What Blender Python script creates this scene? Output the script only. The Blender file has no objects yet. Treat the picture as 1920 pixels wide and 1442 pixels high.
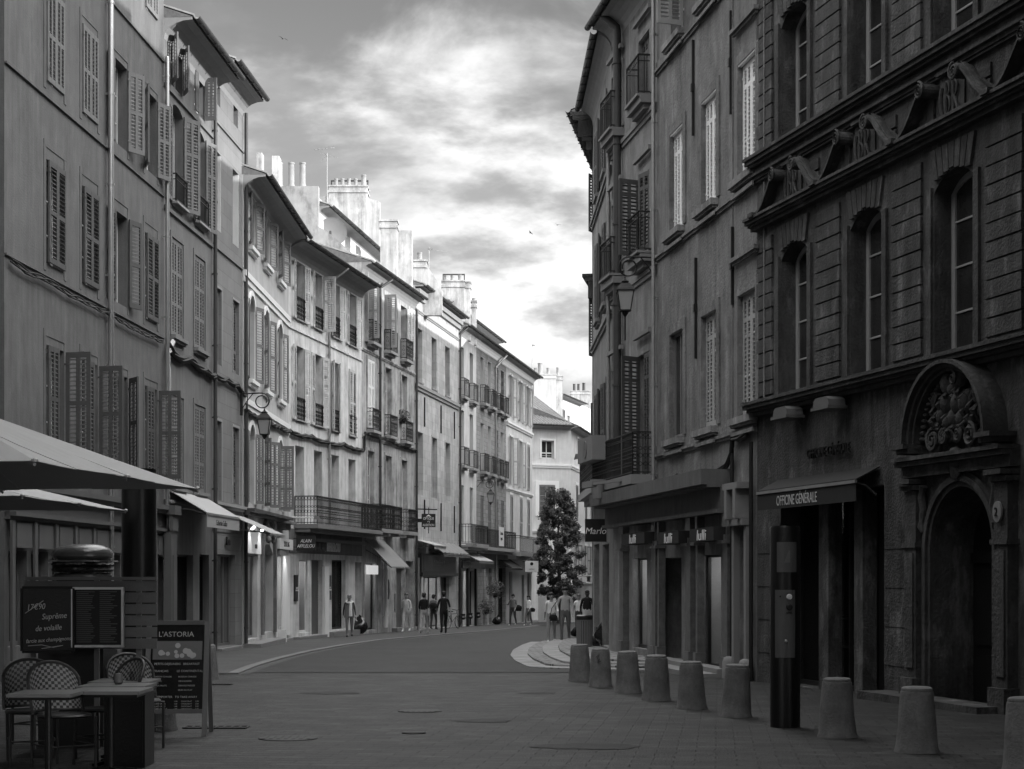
import bpy, math, random
from mathutils import Vector, Matrix
random.seed(7)
C = bpy.context.scene.collection
R = math.radians
PI = math.pi
F0, CX, HY, CZ = 3200.0, 960.0, 1085.0, 1.62     # focal length and horizon of the photograph, eye height

def gz(y):
    return -(0.0078*y+3e-5*y*y) if y > 0 else -0.0078*y*0.2

def ground_at(px, py):
    lo, hi = 3.0, 400.0
    for _ in range(60):
        m = (lo+hi)/2
        if HY+(CZ-gz(m))*F0/m > py: lo = m
        else: hi = m
    return ((px-CX)*lo/F0, lo, gz(lo))

# ---------------------------------------------------------------- materials
def nd(nt, t, **k):
    n = nt.nodes.new(t)
    for a, b in k.items(): setattr(n, a, b)
    return n

def mat(name, base, rough=0.85, var=0.25, scale=3.0, bump=0.15, streak=0.0, metal=0.0, brick=None, spec=0.3, fine=40.0, trans=0.0, stain=0.0, patch=0.0):
    m = bpy.data.materials.new(name); m.use_nodes = True
    nt = m.node_tree; b = nt.nodes['Principled BSDF']
    b.inputs['Roughness'].default_value = rough
    b.inputs['Metallic'].default_value = metal
    b.inputs['Specular IOR Level'].default_value = spec
    if trans: b.inputs['Transmission Weight'].default_value = trans
    tc = nd(nt, 'ShaderNodeTexCoord')
    L = nt.links.new
    n1 = nd(nt, 'ShaderNodeTexNoise'); n1.inputs['Scale'].default_value = scale; n1.inputs['Detail'].default_value = 6; n1.inputs['Roughness'].default_value = .62
    L(tc.outputs['Object'], n1.inputs['Vector'])
    n2 = nd(nt, 'ShaderNodeTexNoise'); n2.inputs['Scale'].default_value = fine; n2.inputs['Detail'].default_value = 3
    L(tc.outputs['Object'], n2.inputs['Vector'])
    def math_(op, a, c):
        q = nd(nt, 'ShaderNodeMath', operation=op)
        for i, v in enumerate((a, c)):
            if isinstance(v, (int, float)): q.inputs[i].default_value = v
            else: L(v, q.inputs[i])
        return q.outputs[0]
    v = math_('ADD', math_('MULTIPLY', math_('SUBTRACT', n1.outputs['Fac'], .5), 2.6*var), 1.0)
    v = math_('ADD', v, math_('MULTIPLY', math_('SUBTRACT', n2.outputs['Fac'], .5), .8*var))
    if streak:
        mp = nd(nt, 'ShaderNodeMapping'); mp.inputs['Scale'].default_value = (3.2, 3.2, .22)
        L(tc.outputs['Object'], mp.inputs['Vector'])
        n3 = nd(nt, 'ShaderNodeTexNoise'); n3.inputs['Scale'].default_value = 1.3; n3.inputs['Detail'].default_value = 7; n3.inputs['Roughness'].default_value = .7
        L(mp.outputs['Vector'], n3.inputs['Vector'])
        v = math_('ADD', v, math_('MULTIPLY', math_('SUBTRACT', n3.outputs['Fac'], .5), 3.0*streak))
    if stain:
        n4 = nd(nt, 'ShaderNodeTexNoise'); n4.inputs['Scale'].default_value = .75; n4.inputs['Detail'].default_value = 9; n4.inputs['Roughness'].default_value = .72
        mp4 = nd(nt, 'ShaderNodeMapping'); mp4.inputs['Scale'].default_value = (1.5, 1.5, .7); L(tc.outputs['Object'], mp4.inputs['Vector']); L(mp4.outputs[0], n4.inputs['Vector'])
        r = nd(nt, 'ShaderNodeMapRange'); r.inputs[1].default_value = .5; r.inputs[2].default_value = .66; r.inputs[3].default_value = 1; r.inputs[4].default_value = 1-stain
        L(n4.outputs['Fac'], r.inputs[0]); v = math_('MULTIPLY', v, r.outputs[0])
    if patch:
        mp5 = nd(nt, 'ShaderNodeMapping'); mp5.inputs['Scale'].default_value = (2.2, 2.2, .8); mp5.inputs['Location'].default_value = (5, 3, 1); L(tc.outputs['Object'], mp5.inputs['Vector'])
        n5 = nd(nt, 'ShaderNodeTexNoise'); n5.inputs['Scale'].default_value = 1.4; n5.inputs['Detail'].default_value = 8; n5.inputs['Roughness'].default_value = .65; L(mp5.outputs[0], n5.inputs['Vector'])
        r5 = nd(nt, 'ShaderNodeMapRange'); r5.inputs[1].default_value = .54; r5.inputs[2].default_value = .62; r5.inputs[3].default_value = 1; r5.inputs[4].default_value = 1+patch
        L(n5.outputs['Fac'], r5.inputs[0]); v = math_('MULTIPLY', v, r5.outputs[0])
    hgt = n2.outputs['Fac']
    if brick:
        bw, bh, mort, dark, plane, bvar = brick
        mp2 = nd(nt, 'ShaderNodeMapping')
        if plane == 'xz': mp2.inputs['Rotation'].default_value = (R(-90), 0, 0)
        else: mp2.inputs['Rotation'].default_value = (0, 0, plane)
        L(tc.outputs['Object'], mp2.inputs['Vector'])
        br = nd(nt, 'ShaderNodeTexBrick'); br.inputs['Scale'].default_value = 1
        br.inputs['Brick Width'].default_value = bw; br.inputs['Row Height'].default_value = bh
        br.inputs['Mortar Size'].default_value = mort; br.inputs['Mortar Smooth'].default_value = .4
        br.inputs['Color1'].default_value = (1-bvar,)*3+(1,); br.inputs['Color2'].default_value = (1+bvar*.6,)*3+(1,)
        br.inputs['Mortar'].default_value = (dark,)*3+(1,)
        nw = nd(nt, 'ShaderNodeTexNoise'); nw.inputs['Scale'].default_value = 2.2
        L(mp2.outputs['Vector'], nw.inputs['Vector'])
        mv = nd(nt, 'ShaderNodeVectorMath', operation='MULTIPLY_ADD')
        L(nw.outputs['Color'], mv.inputs[0]); mv.inputs[1].default_value = (.03,)*3; L(mp2.outputs['Vector'], mv.inputs[2])
        L(mv.outputs[0], br.inputs['Vector'])
        bwn = nd(nt, 'ShaderNodeRGBToBW'); L(br.outputs['Color'], bwn.inputs[0])
        v = math_('MULTIPLY', v, bwn.outputs[0])
        hgt = math_('ADD', math_('MULTIPLY', br.outputs['Fac'], -1.6), n2.outputs['Fac'])
    v = math_('MULTIPLY', math_('MAXIMUM', v, .12), base)
    cb = nd(nt, 'ShaderNodeCombineColor')
    for i in range(3): L(v, cb.inputs[i])
    L(cb.outputs[0], b.inputs['Base Color'])
    if bump:
        bp = nd(nt, 'ShaderNodeBump'); bp.inputs['Strength'].default_value = bump; bp.inputs['Distance'].default_value = .02
        L(hgt, bp.inputs['Height']); L(bp.outputs[0], b.inputs['Normal'])
    return m

def emis(name, s):
    m = bpy.data.materials.new(name); m.use_nodes = True
    b = m.node_tree.nodes['Principled BSDF']; b.inputs['Base Color'].default_value = (.6, .6, .6, 1)
    b.inputs['Emission Color'].default_value = (1, 1, 1, 1); b.inputs['Emission Strength'].default_value = s
    return m

def glassy(name, clear=.5, rough=.03):
    m = bpy.data.materials.new(name); m.use_nodes = True
    nt = m.node_tree; b = nt.nodes['Principled BSDF']
    b.inputs['Base Color'].default_value = (.012, .012, .012, 1); b.inputs['Roughness'].default_value = rough
    b.inputs['Specular IOR Level'].default_value = .6 if clear else .35
    if clear:
        t = nd(nt, 'ShaderNodeBsdfTransparent'); mx = nd(nt, 'ShaderNodeMixShader'); mx.inputs[0].default_value = clear
        nt.links.new(b.outputs[0], mx.inputs[1]); nt.links.new(t.outputs[0], mx.inputs[2])
        nt.links.new(mx.outputs[0], nt.nodes['Material Output'].inputs['Surface'])
    else:
        tc = nd(nt, 'ShaderNodeTexCoord'); n = nd(nt, 'ShaderNodeTexNoise'); n.inputs['Scale'].default_value = 1.7  # uneven pane tone, painted in for reflections and curtains
        nt.links.new(tc.outputs['Object'], n.inputs['Vector'])
        r = nd(nt, 'ShaderNodeMapRange'); r.inputs[3].default_value = .005; r.inputs[4].default_value = .05
        nt.links.new(n.outputs['Fac'], r.inputs[0])
        cb = nd(nt, 'ShaderNodeCombineColor')
        for i in range(3): nt.links.new(r.outputs[0], cb.inputs[i])
        nt.links.new(cb.outputs[0], b.inputs['Base Color'])
    return m

M = {}
def mk(k, *a, **kw): M[k] = mat(k, *a, **kw)
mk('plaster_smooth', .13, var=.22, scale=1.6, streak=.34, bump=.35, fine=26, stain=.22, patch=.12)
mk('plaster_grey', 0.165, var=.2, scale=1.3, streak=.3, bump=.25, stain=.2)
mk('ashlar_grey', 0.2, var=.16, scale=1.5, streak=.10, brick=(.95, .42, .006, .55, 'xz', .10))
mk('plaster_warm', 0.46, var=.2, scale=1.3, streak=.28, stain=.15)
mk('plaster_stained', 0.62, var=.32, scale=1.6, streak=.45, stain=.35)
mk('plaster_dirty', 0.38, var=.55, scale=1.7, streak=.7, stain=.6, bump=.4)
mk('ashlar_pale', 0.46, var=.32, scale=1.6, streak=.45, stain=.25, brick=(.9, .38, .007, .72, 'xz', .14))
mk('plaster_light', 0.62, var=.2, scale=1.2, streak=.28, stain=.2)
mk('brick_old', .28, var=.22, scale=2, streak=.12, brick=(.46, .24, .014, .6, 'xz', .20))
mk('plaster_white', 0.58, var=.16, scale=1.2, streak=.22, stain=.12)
mk('plaster_chimney', .50, var=.35, scale=1.6, streak=.55, stain=.55, bump=.5)
mk('chimney_grey', .36, var=.34, scale=1.7, streak=.20, stain=.55, bump=.3)
mk('plaster_rough', .16, var=.42, scale=2.2, streak=.45, bump=.9, fine=18, stain=.4, patch=.3)
mk('plaster_right', .20, var=.36, scale=1.8, streak=.5, bump=.7, fine=20, stain=.4, patch=.3)
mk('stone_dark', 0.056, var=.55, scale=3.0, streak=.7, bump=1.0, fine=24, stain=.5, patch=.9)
mk('shop_paint', .11, var=.25, scale=2, streak=.3, stain=.3)
mk('marble_dark', .10, var=.6, scale=6, streak=.3, rough=.4)
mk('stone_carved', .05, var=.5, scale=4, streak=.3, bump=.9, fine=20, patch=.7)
mk('frame_pale', .30, rough=.5, var=.15)
mk('stone_trim', .30, var=.15, scale=2)
mk('trim_white', 0.75, var=.08, scale=2, streak=.06)
mk('trim_grey', 0.2, var=.14, scale=2)
mk('shutter_grey', 0.17, rough=.6, var=.12, scale=3)
mk('shutter_dark', 0.085, rough=.6, var=.12, scale=3)
mk('shutter_pale', .32, rough=.6, var=.16, scale=3, streak=.1)
mk('shutter_worn', 0.5, rough=.7, var=.35, scale=5, streak=.25)
mk('shutter_white', 0.8, rough=.5, var=.08, scale=4)
mk('frame_white', .6, rough=.5, var=.08)
mk('frame_grey', .16, rough=.5, var=.1)
mk('frame_dark', 0.02, rough=.45, var=.15)
mk('iron', .012, rough=.5, var=.2, metal=0.0, spec=.4)
mk('gutter_dark', .05, rough=.5, var=.25, spec=.4)
mk('zinc_bright', .75, rough=.28, var=.12, metal=1.0, scale=4)
mk('zinc_dull', .35, rough=.5, var=.25, metal=.7)
mk('tile_roof', .16, var=.5, scale=6, bump=.4)
mk('soffit', .28, var=.15)
mk('clay_pot', .30, var=.3, scale=4)
mk('cable', .015, rough=.6, var=.3, bump=.2)
mk('cable_pale', .5, rough=.6, var=.1)
mk('canvas_pale', 0.38, var=.06, scale=2, bump=.05)
mk('canvas_grey', .20, var=.14, scale=2, bump=.08)
mk('canvas_dark', .02, var=.15, scale=2)
mk('paint_dark', .018, rough=.35, var=.2, spec=.5)
mk('paint_black', .006, rough=.3, var=.2, spec=.5)
mk('panel_wood', .10, rough=.6, var=.15, scale=2, streak=.05)
mk('planks', 0.14, rough=.7, var=.30, scale=2, streak=0, fine=60)
mk('metal_panel', 0.13, rough=.45, var=.1, metal=.3)
mk('white_text', .8, rough=.6, var=.02, bump=0)
mk('pale_text', .45, rough=.6, var=.02, bump=0)
mk('dark_text', .01, rough=.5, var=.02, bump=0)
mk('chalk', 0.7, rough=.9, var=.15, bump=0)
mk('concrete', .135, var=.4, scale=5, bump=.5, stain=.4, patch=.25)
mk('concrete_top', .24, var=.15, scale=5)
mk('sign_white', .7, var=.04)
mk('door_wood', .07, rough=.55, var=.25, scale=3, streak=.2)
mk('door_black', .010, rough=.4, var=.2)
mk('door_pale', .42, rough=.5, var=.06)
mk('slats', 0.13, rough=.5, var=.2)
mk('bun', .07, rough=.22, var=.35, scale=6, bump=.15, spec=.6)
mk('patty', .03, rough=.35, var=.5, scale=14, bump=.8, spec=.5)
mk('cheese', .16, rough=.25, var=.1, spec=.6)
mk('rattan_frame', .035, rough=.4, var=.2, spec=.5)
mk('rattan_white', .34, rough=.6, var=.1)
mk('table_top', 0.19, rough=.3, var=.15)
mk('leaf', 0.11, rough=.6, var=.5, scale=1.5, bump=0)
mk('bark', .08, var=.3, scale=6)
mk('bag_plastic', .012, rough=.18, var=.3, bump=.6, fine=9, spec=.6)
mk('grate', .02, rough=.6, var=.3)
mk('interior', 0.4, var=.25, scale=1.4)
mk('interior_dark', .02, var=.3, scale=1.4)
mk('asphalt', .022, rough=.7, var=.45, scale=.5, bump=.8, fine=70, stain=.25, patch=.35)
mk('kerb', 0.15, var=.14, scale=2, brick=(.9, 9, .02, .5, R(90), .08))
mk('sidewalk', 0.064, var=.2, scale=.9, bump=.2, brick=(.6, .4, .010, .62, 0.0, .10))
mk('pavers', .027, rough=.6, var=.85, scale=1.3, bump=1.0, spec=.25, brick=(.40, .23, .012, .32, 0.12, .45), stain=.5, patch=.6)
mk('island', 0.24, var=.3, scale=1.4, bump=.4, stain=.25, brick=(.6, .36, .03, .3, .25, .18))
mk('island_kerb', 0.28, var=.25, scale=1.6, stain=.2, brick=(.75, .62, .02, .45, .9, .10))
M['glass'] = glassy('glass', 0)
M['shop_glass'] = glassy('shop_glass', .62)
M['clear_glass'] = glassy('clear_glass', .85)
M['glass_curtain_reflect'] = mat('glass_curtain_reflect', .10, rough=.25, var=.8, scale=2.5, streak=.5, bump=0, spec=.4)  # curtains plus reflections, painted together into the mottled pane colour
M['lamp_glass'] = mat('lamp_glass', .35, rough=.2, var=.05, bump=0)
M['lit'] = emis('lit', .22)
M['lit_soft'] = emis('lit_soft', .05)
M['lit_point'] = emis('lit_point', 3.0)

# ---------------------------------------------------------------- mesh builder
class MB:
    def __init__(s): s.v = []; s.f = []; s.mi = []; s.cur = 0
    def face(s, pts):
        n = len(s.v); s.v += [tuple(p) for p in pts]; s.f.append(tuple(range(n, n+len(pts)))); s.mi.append(s.cur)
    def hexa(s, p):
        n = len(s.v); s.v += [tuple(q) for q in p]
        for q in ((0, 3, 2, 1), (4, 5, 6, 7), (0, 1, 5, 4), (1, 2, 6, 5), (2, 3, 7, 6), (3, 0, 4, 7)):
            s.f.append(tuple(n+i for i in q)); s.mi.append(s.cur)
        return s
    def box(s, x0, x1, y0, y1, z0, z1):
        if x0 > x1: x0, x1 = x1, x0
        if y0 > y1: y0, y1 = y1, y0
        if z0 > z1: z0, z1 = z1, z0
        return s.hexa([(x0, y0, z0), (x1, y0, z0), (x1, y1, z0), (x0, y1, z0), (x0, y0, z1), (x1, y0, z1), (x1, y1, z1), (x0, y1, z1)])
    def b(s, u0, u1, o0, o1, z0, z1):      # facade coordinates: o outwards
        return s.box(u0, u1, -o0, -o1, z0, z1)
    def bar(s, a, b, w, d=None):
        d = d or w; a = Vector(a); b = Vector(b); t = (b-a)
        if t.length < 1e-6: return s
        t.normalize(); up = Vector((0, 0, 1)) if abs(t.z) < .9 else Vector((0, 1, 0))
        x = t.cross(up).normalized()*w/2; y = x.cross(t).normalized()*d/2
        return s.hexa([a-x-y, a+x-y, a+x+y, a-x+y, b-x-y, b+x-y, b+x+y, b-x+y])
    def tube(s, pts, r, n=8, cap=True):
        pts = [Vector(p) for p in pts]; rs = r if isinstance(r, (list, tuple)) else [r]*len(pts)
        base = len(s.v); px = None
        for i, p in enumerate(pts):
            t = (pts[min(i+1, len(pts)-1)]-pts[max(i-1, 0)]).normalized()
            if px is None:
                up = Vector((0, 0, 1)) if abs(t.z) < .9 else Vector((0, 1, 0)); px = t.cross(up).normalized()
            px = (px-t*px.dot(t)).normalized(); py = t.cross(px)
            for k in range(n):
                a = 2*PI*k/n; s.v.append(tuple(p+(px*math.cos(a)+py*math.sin(a))*rs[i]))
        for i in range(len(pts)-1):
            for k in range(n):
                a = base+i*n+k; b_ = base+i*n+(k+1) % n
                s.f.append((a, b_, b_+n, a+n)); s.mi.append(s.cur)
        if cap:
            s.f.append(tuple(base+k for k in range(n-1, -1, -1))); s.mi.append(s.cur)
            s.f.append(tuple(base+(len(pts)-1)*n+k for k in range(n))); s.mi.append(s.cur)
        return s
    def lathe(s, prof, c=(0, 0, 0), n=24, sx=1, sy=1, axis='z'):
        base = len(s.v)
        for (r, z) in prof:
            for k in range(n):
                a = 2*PI*k/n; x, y = r*math.cos(a)*sx, r*math.sin(a)*sy
                s.v.append((c[0]+x, c[1]+y, c[2]+z) if axis == 'z' else (c[0]+x, c[1]+z, c[2]+y))
        for i in range(len(prof)-1):
            for k in range(n):
                a = base+i*n+k; b_ = base+i*n+(k+1) % n
                s.f.append((a, b_, b_+n, a+n)); s.mi.append(s.cur)
        s.f.append(tuple(base+k for k in range(n-1, -1, -1))); s.mi.append(s.cur)
        s.f.append(tuple(base+(len(prof)-1)*n+k for k in range(n))); s.mi.append(s.cur)
        return s
    def ball(s, c, rx, ry=None, rz=None, n=12):
        ry = ry or rx; rz = rz or rx
        prof = [(max(1e-3, math.sin(PI*i/n)), -math.cos(PI*i/n)) for i in range(n+1)]
        base = len(s.v); s.lathe(prof, (0, 0, 0), n+4)
        for i in range(base, len(s.v)):
            x, y, z = s.v[i]; s.v[i] = (c[0]+x*rx, c[1]+y*ry, c[2]+z*rz)
        return s
    def arch(s, cu, cz, r0, r1, o0, o1, a0=0, a1=180, n=20, sz=1.0):
        for i in range(n):
            A = R(a0+(a1-a0)*i/n); B = R(a0+(a1-a0)*(i+1)/n)
            p = lambda r, a, o: (cu+r*math.cos(a), -o, cz+r*math.sin(a)*sz)
            s.hexa([p(r0, A, o0), p(r1, A, o0), p(r1, B, o0), p(r0, B, o0), p(r0, A, o1), p(r1, A, o1), p(r1, B, o1), p(r0, B, o1)])
        return s
    def build(s, name, m, parent=None, smooth=False, loc=None, rot=None):
        me = bpy.data.meshes.new(name); me.from_pydata(s.v, [], s.f)
        for q in (m if isinstance(m, (list, tuple)) else [m]): me.materials.append(M[q] if isinstance(q, str) else q)
        if isinstance(m, (list, tuple)): me.polygons.foreach_set('material_index', s.mi)
        me.validate()
        import bmesh
        bm = bmesh.new(); bm.from_mesh(me); bmesh.ops.recalc_face_normals(bm, faces=bm.faces); bm.to_mesh(me); bm.free()
        if smooth:
            me.polygons.foreach_set('use_smooth', [True]*len(me.polygons))
            me.update(); 
            try: me.set_sharp_from_angle(angle=R(38))
            except Exception: pass
        me.update()
        return link(name, me, parent, loc, rot)

def link(name, me, parent=None, loc=None, rot=None):
    o = bpy.data.objects.new(name, me); C.objects.link(o)
    if parent: o.parent = parent
    if loc: o.location = loc
    if rot: o.rotation_euler = rot
    return o

def thing(name, label, cat, loc=(0, 0, 0), rz=0, group=None):
    o = bpy.data.objects.new(name, None); C.objects.link(o); o.empty_display_size = .3
    o.location = loc; o.rotation_euler = (0, 0, rz); o['label'] = label; o['category'] = cat
    if group: o['group'] = group
    return o
def tag(o, label, cat, group=None):
    o['label'] = label; o['category'] = cat
    if group: o['group'] = group
    return o
def struct(o): o['kind'] = 'structure'; return o

def copy_tree(o, parent=None):
    c = o.copy(); C.objects.link(c); c.parent = parent
    for ch in list(o.children): copy_tree(ch, c)
    return c

def text(s, size, m, name, parent, loc, rot=(R(90), 0, 0), ext=.004, align='CENTER', shear=0, sx=1.0, offset=0.0):
    cu = bpy.data.curves.new(name, 'FONT'); cu.body = s; cu.size = size; cu.extrude = ext; cu.align_x = align; cu.shear = shear; cu.offset = offset
    cu.resolution_u = 3
    t = bpy.data.objects.new('tmp', cu); C.objects.link(t)
    dg = bpy.context.evaluated_depsgraph_get()
    me = bpy.data.meshes.new_from_object(t.evaluated_get(dg)); bpy.data.objects.remove(t)
    me.materials.clear(); me.materials.append(M[m]); me.name = name
    for v in me.vertices: v.co.x *= sx
    return link(name, me, parent, loc, rot)

# ---------------------------------------------------------------- shutters
_leaf = {}
def leaf_mesh(w, h, cols, rails, kind, m):
    var_ = random.randrange(3)
    key = (round(w, 2), round(h, 2), cols, rails, kind, m, var_)
    if key in _leaf: return _leaf[key]
    w, h = key[0], key[1]
    b = MB(); t = .019; st = .085
    if kind == 'fold': st = .06
    xs = [0]+[w*i/cols for i in range(1, cols)]+[w]
    for i, x in enumerate(xs):
        hw = st if 0 < i < cols else st
        x0 = x if i == 0 else (x-hw if i == cols else x-hw/2)
        b.box(x0, x0+hw, -t, t, 0, h)
    zr = [0]+[h*q for q in rails]+[h]
    for i, z in enumerate(zr):
        rh = .11 if i in (0, len(zr)-1) else .09
        z0 = z if i == 0 else (z-rh if i == len(zr)-1 else z-rh/2)
        for c in range(cols):
            b.box(xs[c]+(st if c == 0 else st/2), xs[c+1]-(st if c == cols-1 else st/2), -t+.002, t-.002, z0, z0+rh)
    pitch = .082
    for c in range(cols):
        x0 = xs[c]+(st if c == 0 else st/2); x1 = xs[c+1]-(st if c == cols-1 else st/2)
        for i in range(len(zr)-1):
            za = zr[i]+(.11 if i == 0 else .045); zb = zr[i+1]-(.11 if i == len(zr)-2 else .045)
            n = max(1, int((zb-za)/pitch))
            for k in range(n):
                if m == 'shutter_worn' and random.random() < .06: continue
                z = za+(k+.5)*(zb-za)/n+random.uniform(-.002, .002); dz = .013; dy = .013; th = .008
                b.hexa([(x0, -dy, z-dz), (x1, -dy, z-dz), (x1, dy, z+dz), (x0, dy, z+dz), (x0, -dy, z-dz+th), (x1, -dy, z-dz+th), (x1, dy, z+dz+th), (x0, dy, z+dz+th)])
    # hinge straps
    for q in (.12, .88): b.box(-.03, .06, -t-.01, -t-.002, h*q, h*q+.035)
    o = b.build('shutter', m); me = o.data; bpy.data.objects.remove(o)
    _leaf[key] = me
    return me

# ---------------------------------------------------------------- facades
class Facade:
    def __init__(s, name, label, x0, Y0, x1, Y1, top, m, cat='building', group=None, P0=None, P1=None):
        s.A = Vector(P0) if P0 else Vector(((x0-CX)*Y0/F0, Y0)); s.B = Vector(P1) if P1 else Vector(((x1-CX)*Y1/F0, Y1))
        s.U = (s.B-s.A); s.L = s.U.length; s.U.normalize(); s.ang = math.atan2(s.U.y, s.U.x)
        s.N = Vector((s.U.y, -s.U.x))            # outwards
        s.zb = min(gz(s.A.y), gz(s.B.y)); s.root = thing(name, label, cat, (s.A.x, s.A.y, s.zb), s.ang, group)
        s.top = top-s.zb; s.m = m; s.holes = []; s.D = 7.0; s.extra = []
    def u(s, px, o=0.0):
        k = (px-CX)/F0; A = s.A+s.N*o
        return (k*A.y-A.x)/(s.U.x-k*s.U.y)
    def Y(s, px, o=0.0): return (s.A+s.N*o+s.U*s.u(px, o)).y
    def z(s, px, py, o=0.0): return CZ+(HY-py)*s.Y(px, o)/F0-s.zb
    def wz(s, z): return z-s.zb                 # world height to local
    def hole(s, u0, u1, z0, z1, arch=0.0, depth=.3):
        s.holes.append((u0, u1, z0, z1, arch, depth)); return (u0, u1, z0, z1)
    def wall(s, back=True):
        b = MB(); L, T = s.L, s.top
        us = sorted(set([0, L]+[round(min(max(h[i], 0), L), 4) for h in s.holes for i in (0, 1)]))
        zs = sorted(set([-.6, T]+[round(h[i], 4) for h in s.holes for i in (2, 3)]))
        nu = len(us)-1; nz = len(zs)-1
        def inside(uc, zc): return any(h[0] < uc < h[1] and h[2] < zc < h[3] for h in s.holes)
        for i in range(nu):
            j = 0
            while j < nz:
                if inside((us[i]+us[i+1])/2, (zs[j]+zs[j+1])/2): j += 1; continue
                k = j
                while k+1 < nz and not inside((us[i]+us[i+1])/2, (zs[k+1]+zs[k+2])/2): k += 1
                b.face([(us[i], 0, zs[j]), (us[i+1], 0, zs[j]), (us[i+1], 0, zs[k+1]), (us[i], 0, zs[k+1])]); j = k+1
        for (u0, u1, z0, z1, ar, d) in s.holes:
            zs_ = z1-ar
            b.face([(u0, 0, z0), (u0, d, z0), (u0, d, zs_), (u0, 0, zs_)]); b.face([(u1, 0, z0), (u1, d, z0), (u1, d, zs_), (u1, 0, zs_)])
            b.face([(u0, 0, z0), (u1, 0, z0), (u1, d, z0), (u0, d, z0)])
            if ar <= 0: b.face([(u0, 0, z1), (u1, 0, z1), (u1, d, z1), (u0, d, z1)])
            else:
                pts = s.archpts(u0, u1, z1, ar)
                for p, q in zip(pts[:-1], pts[1:]):
                    b.face([(p[0], 0, p[1]), (q[0], 0, q[1]), (q[0], 0, z1), (p[0], 0, z1)])
                    b.face([(p[0], 0, p[1]), (q[0], 0, q[1]), (q[0], d, q[1]), (p[0], d, p[1])])
        D = s.D; e = .004
        for uu in (e, L-e): b.face([(uu, 0, -.6), (uu, D, -.6), (uu, D, T), (uu, 0, T)])
        b.face([(0, D, -.6), (L, D, -.6), (L, D, T), (0, D, T)]); b.face([(0, 0, T), (L, 0, T), (L, D, T), (0, D, T)])
        # dark core behind the openings so that no light leaks through the house
        s.wall_ob = b.build('wall', s.m, s.root)
        return s.wall_ob
    def archpts(s, u0, u1, z1, ar, n=12):
        w = (u1-u0)/2; c = (u0+u1)/2; r = (w*w+ar*ar)/(2*ar); a = math.asin(min(1, w/r))
        if ar >= w*.999: a = PI/2; r = w
        return [(c+r*math.sin(-a+2*a*i/n), z1-r+r*math.cos(-a+2*a*i/n)) for i in range(n+1)]
    def jit(s, a): return a+random.uniform(-5, 5) if a > 20 else a
    def win(s, u0, u1, z0, z1, arch=0, depth=.3, fm='frame_white', gl='glass', sash=2, trans=3, L=None, Rr=None, sm='shutter_grey', cols=2, rails=(.5,), lw=None, sur=None, sill=None, fw=.06, transom=None, inner=False, so=.03, part='window', dep_sh=None, cas=None):
        s.hole(u0, u1, z0, z1, arch, depth)
        f = MB(); o0 = -depth+.01; o1 = o0+.05
        if arch > 0:
            pts = s.archpts(u0+.003, u1-.003, z1-.003, arch); c = (u0+u1)/2; cz = z1-arch
            for p, q in zip(pts[:-1], pts[1:]):
                k = 1-fw/((u1-u0)/2)
                pi_ = (c+(p[0]-c)*k, cz+(p[1]-cz)*max(.1, 1-fw/arch)); qi = (c+(q[0]-c)*k, cz+(q[1]-cz)*max(.1, 1-fw/arch))
                f.hexa([(p[0], -o0, p[1]), (q[0], -o0, q[1]), (qi[0], -o0, qi[1]), (pi_[0], -o0, pi_[1]), (p[0], -o1, p[1]), (q[0], -o1, q[1]), (qi[0], -o1, qi[1]), (pi_[0], -o1, pi_[1])])
            ztop = z1-arch
        else: ztop = z1; f.b(u0+fw, u1-fw, o0, o1, z1-fw, z1)
        f.b(u0, u0+fw, o0, o1, z0, ztop); f.b(u1-fw, u1, o0, o1, z0, ztop); f.b(u0+fw, u1-fw, o0, o1, z0, z0+fw*1.3)
        for i in range(1, sash):
            uc = u0+(u1-u0)*i/sash; f.b(uc-fw*.55, uc+fw*.55, o0+.002, o1+.006, z0+fw*1.3, (z1-fw) if arch == 0 else z1-.02)
        zt = (z1 if transom is None else transom)
        for i in range(1, trans):
            zc = z0+(zt-z0)*i/trans; f.b(u0+fw, u1-fw, o0+.004, o1-.008, zc-.014, zc+.014)
        if transom: f.b(u0+fw, u1-fw, o0, o1+.03, transom-.05, transom+.05)
        w = f.build(part, fm, s.root)
        if gl == 'glass' and fm != 'frame_pale' and random.random() < .4: gl = 'glass_curtain_reflect'
        g = MB(); oo = -(o0+.02)
        if arch > 0:
            pts = s.archpts(u0, u1, z1, arch); g.face([(u0, oo, z0), (u1, oo, z0)]+[(p[0], oo, p[1]) for p in reversed(pts)])
        else: g.face([(u0, oo, z0), (u1, oo, z0), (u1, oo, z1), (u0, oo, z1)])
        g.build('pane', gl, w)
        if cas:
            cb_ = MB(); uj = u1 if s.A.x < 0 or s.A.x+s.B.x < 0 else u0+.02; cb_.b(uj-.02, uj-.002, o1+.01, -.004, z0+.003, z1-arch-.003); cb_.build('casing', cas, w)
        ww = lw or (u1-u0)/2-.005
        zz = z0+.02; hh = (z1-arch*0.55-z0)-.04
        so_ = so if dep_sh is None else dep_sh
        for side, a in (('l', L), ('r', Rr)):
            if a is None: continue
            me = leaf_mesh(ww, hh, cols, rails, 'x', sm)
            if side == 'l': link('shutter', me, w, (u0+.005 if a < 90 else u0-.005, -so_, zz), (0, 0, -R(s.jit(a))))
            else: link('shutter', me, w, (u1-.005 if a < 90 else u1+.005, -so_, zz), (0, 0, PI+R(s.jit(a))))
        if sill:
            b = MB(); so2, sh, sw = sill[:3]
            b.b(u0-sw, u1+sw, 0.001, so2, z0-sh, z0-.002); b.b(u0-sw+.03, u1+sw-.03, 0.001, so2*.6, z0-sh*1.7, z0-sh-.001)
            b.build('sill', sill[3], w)
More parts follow.
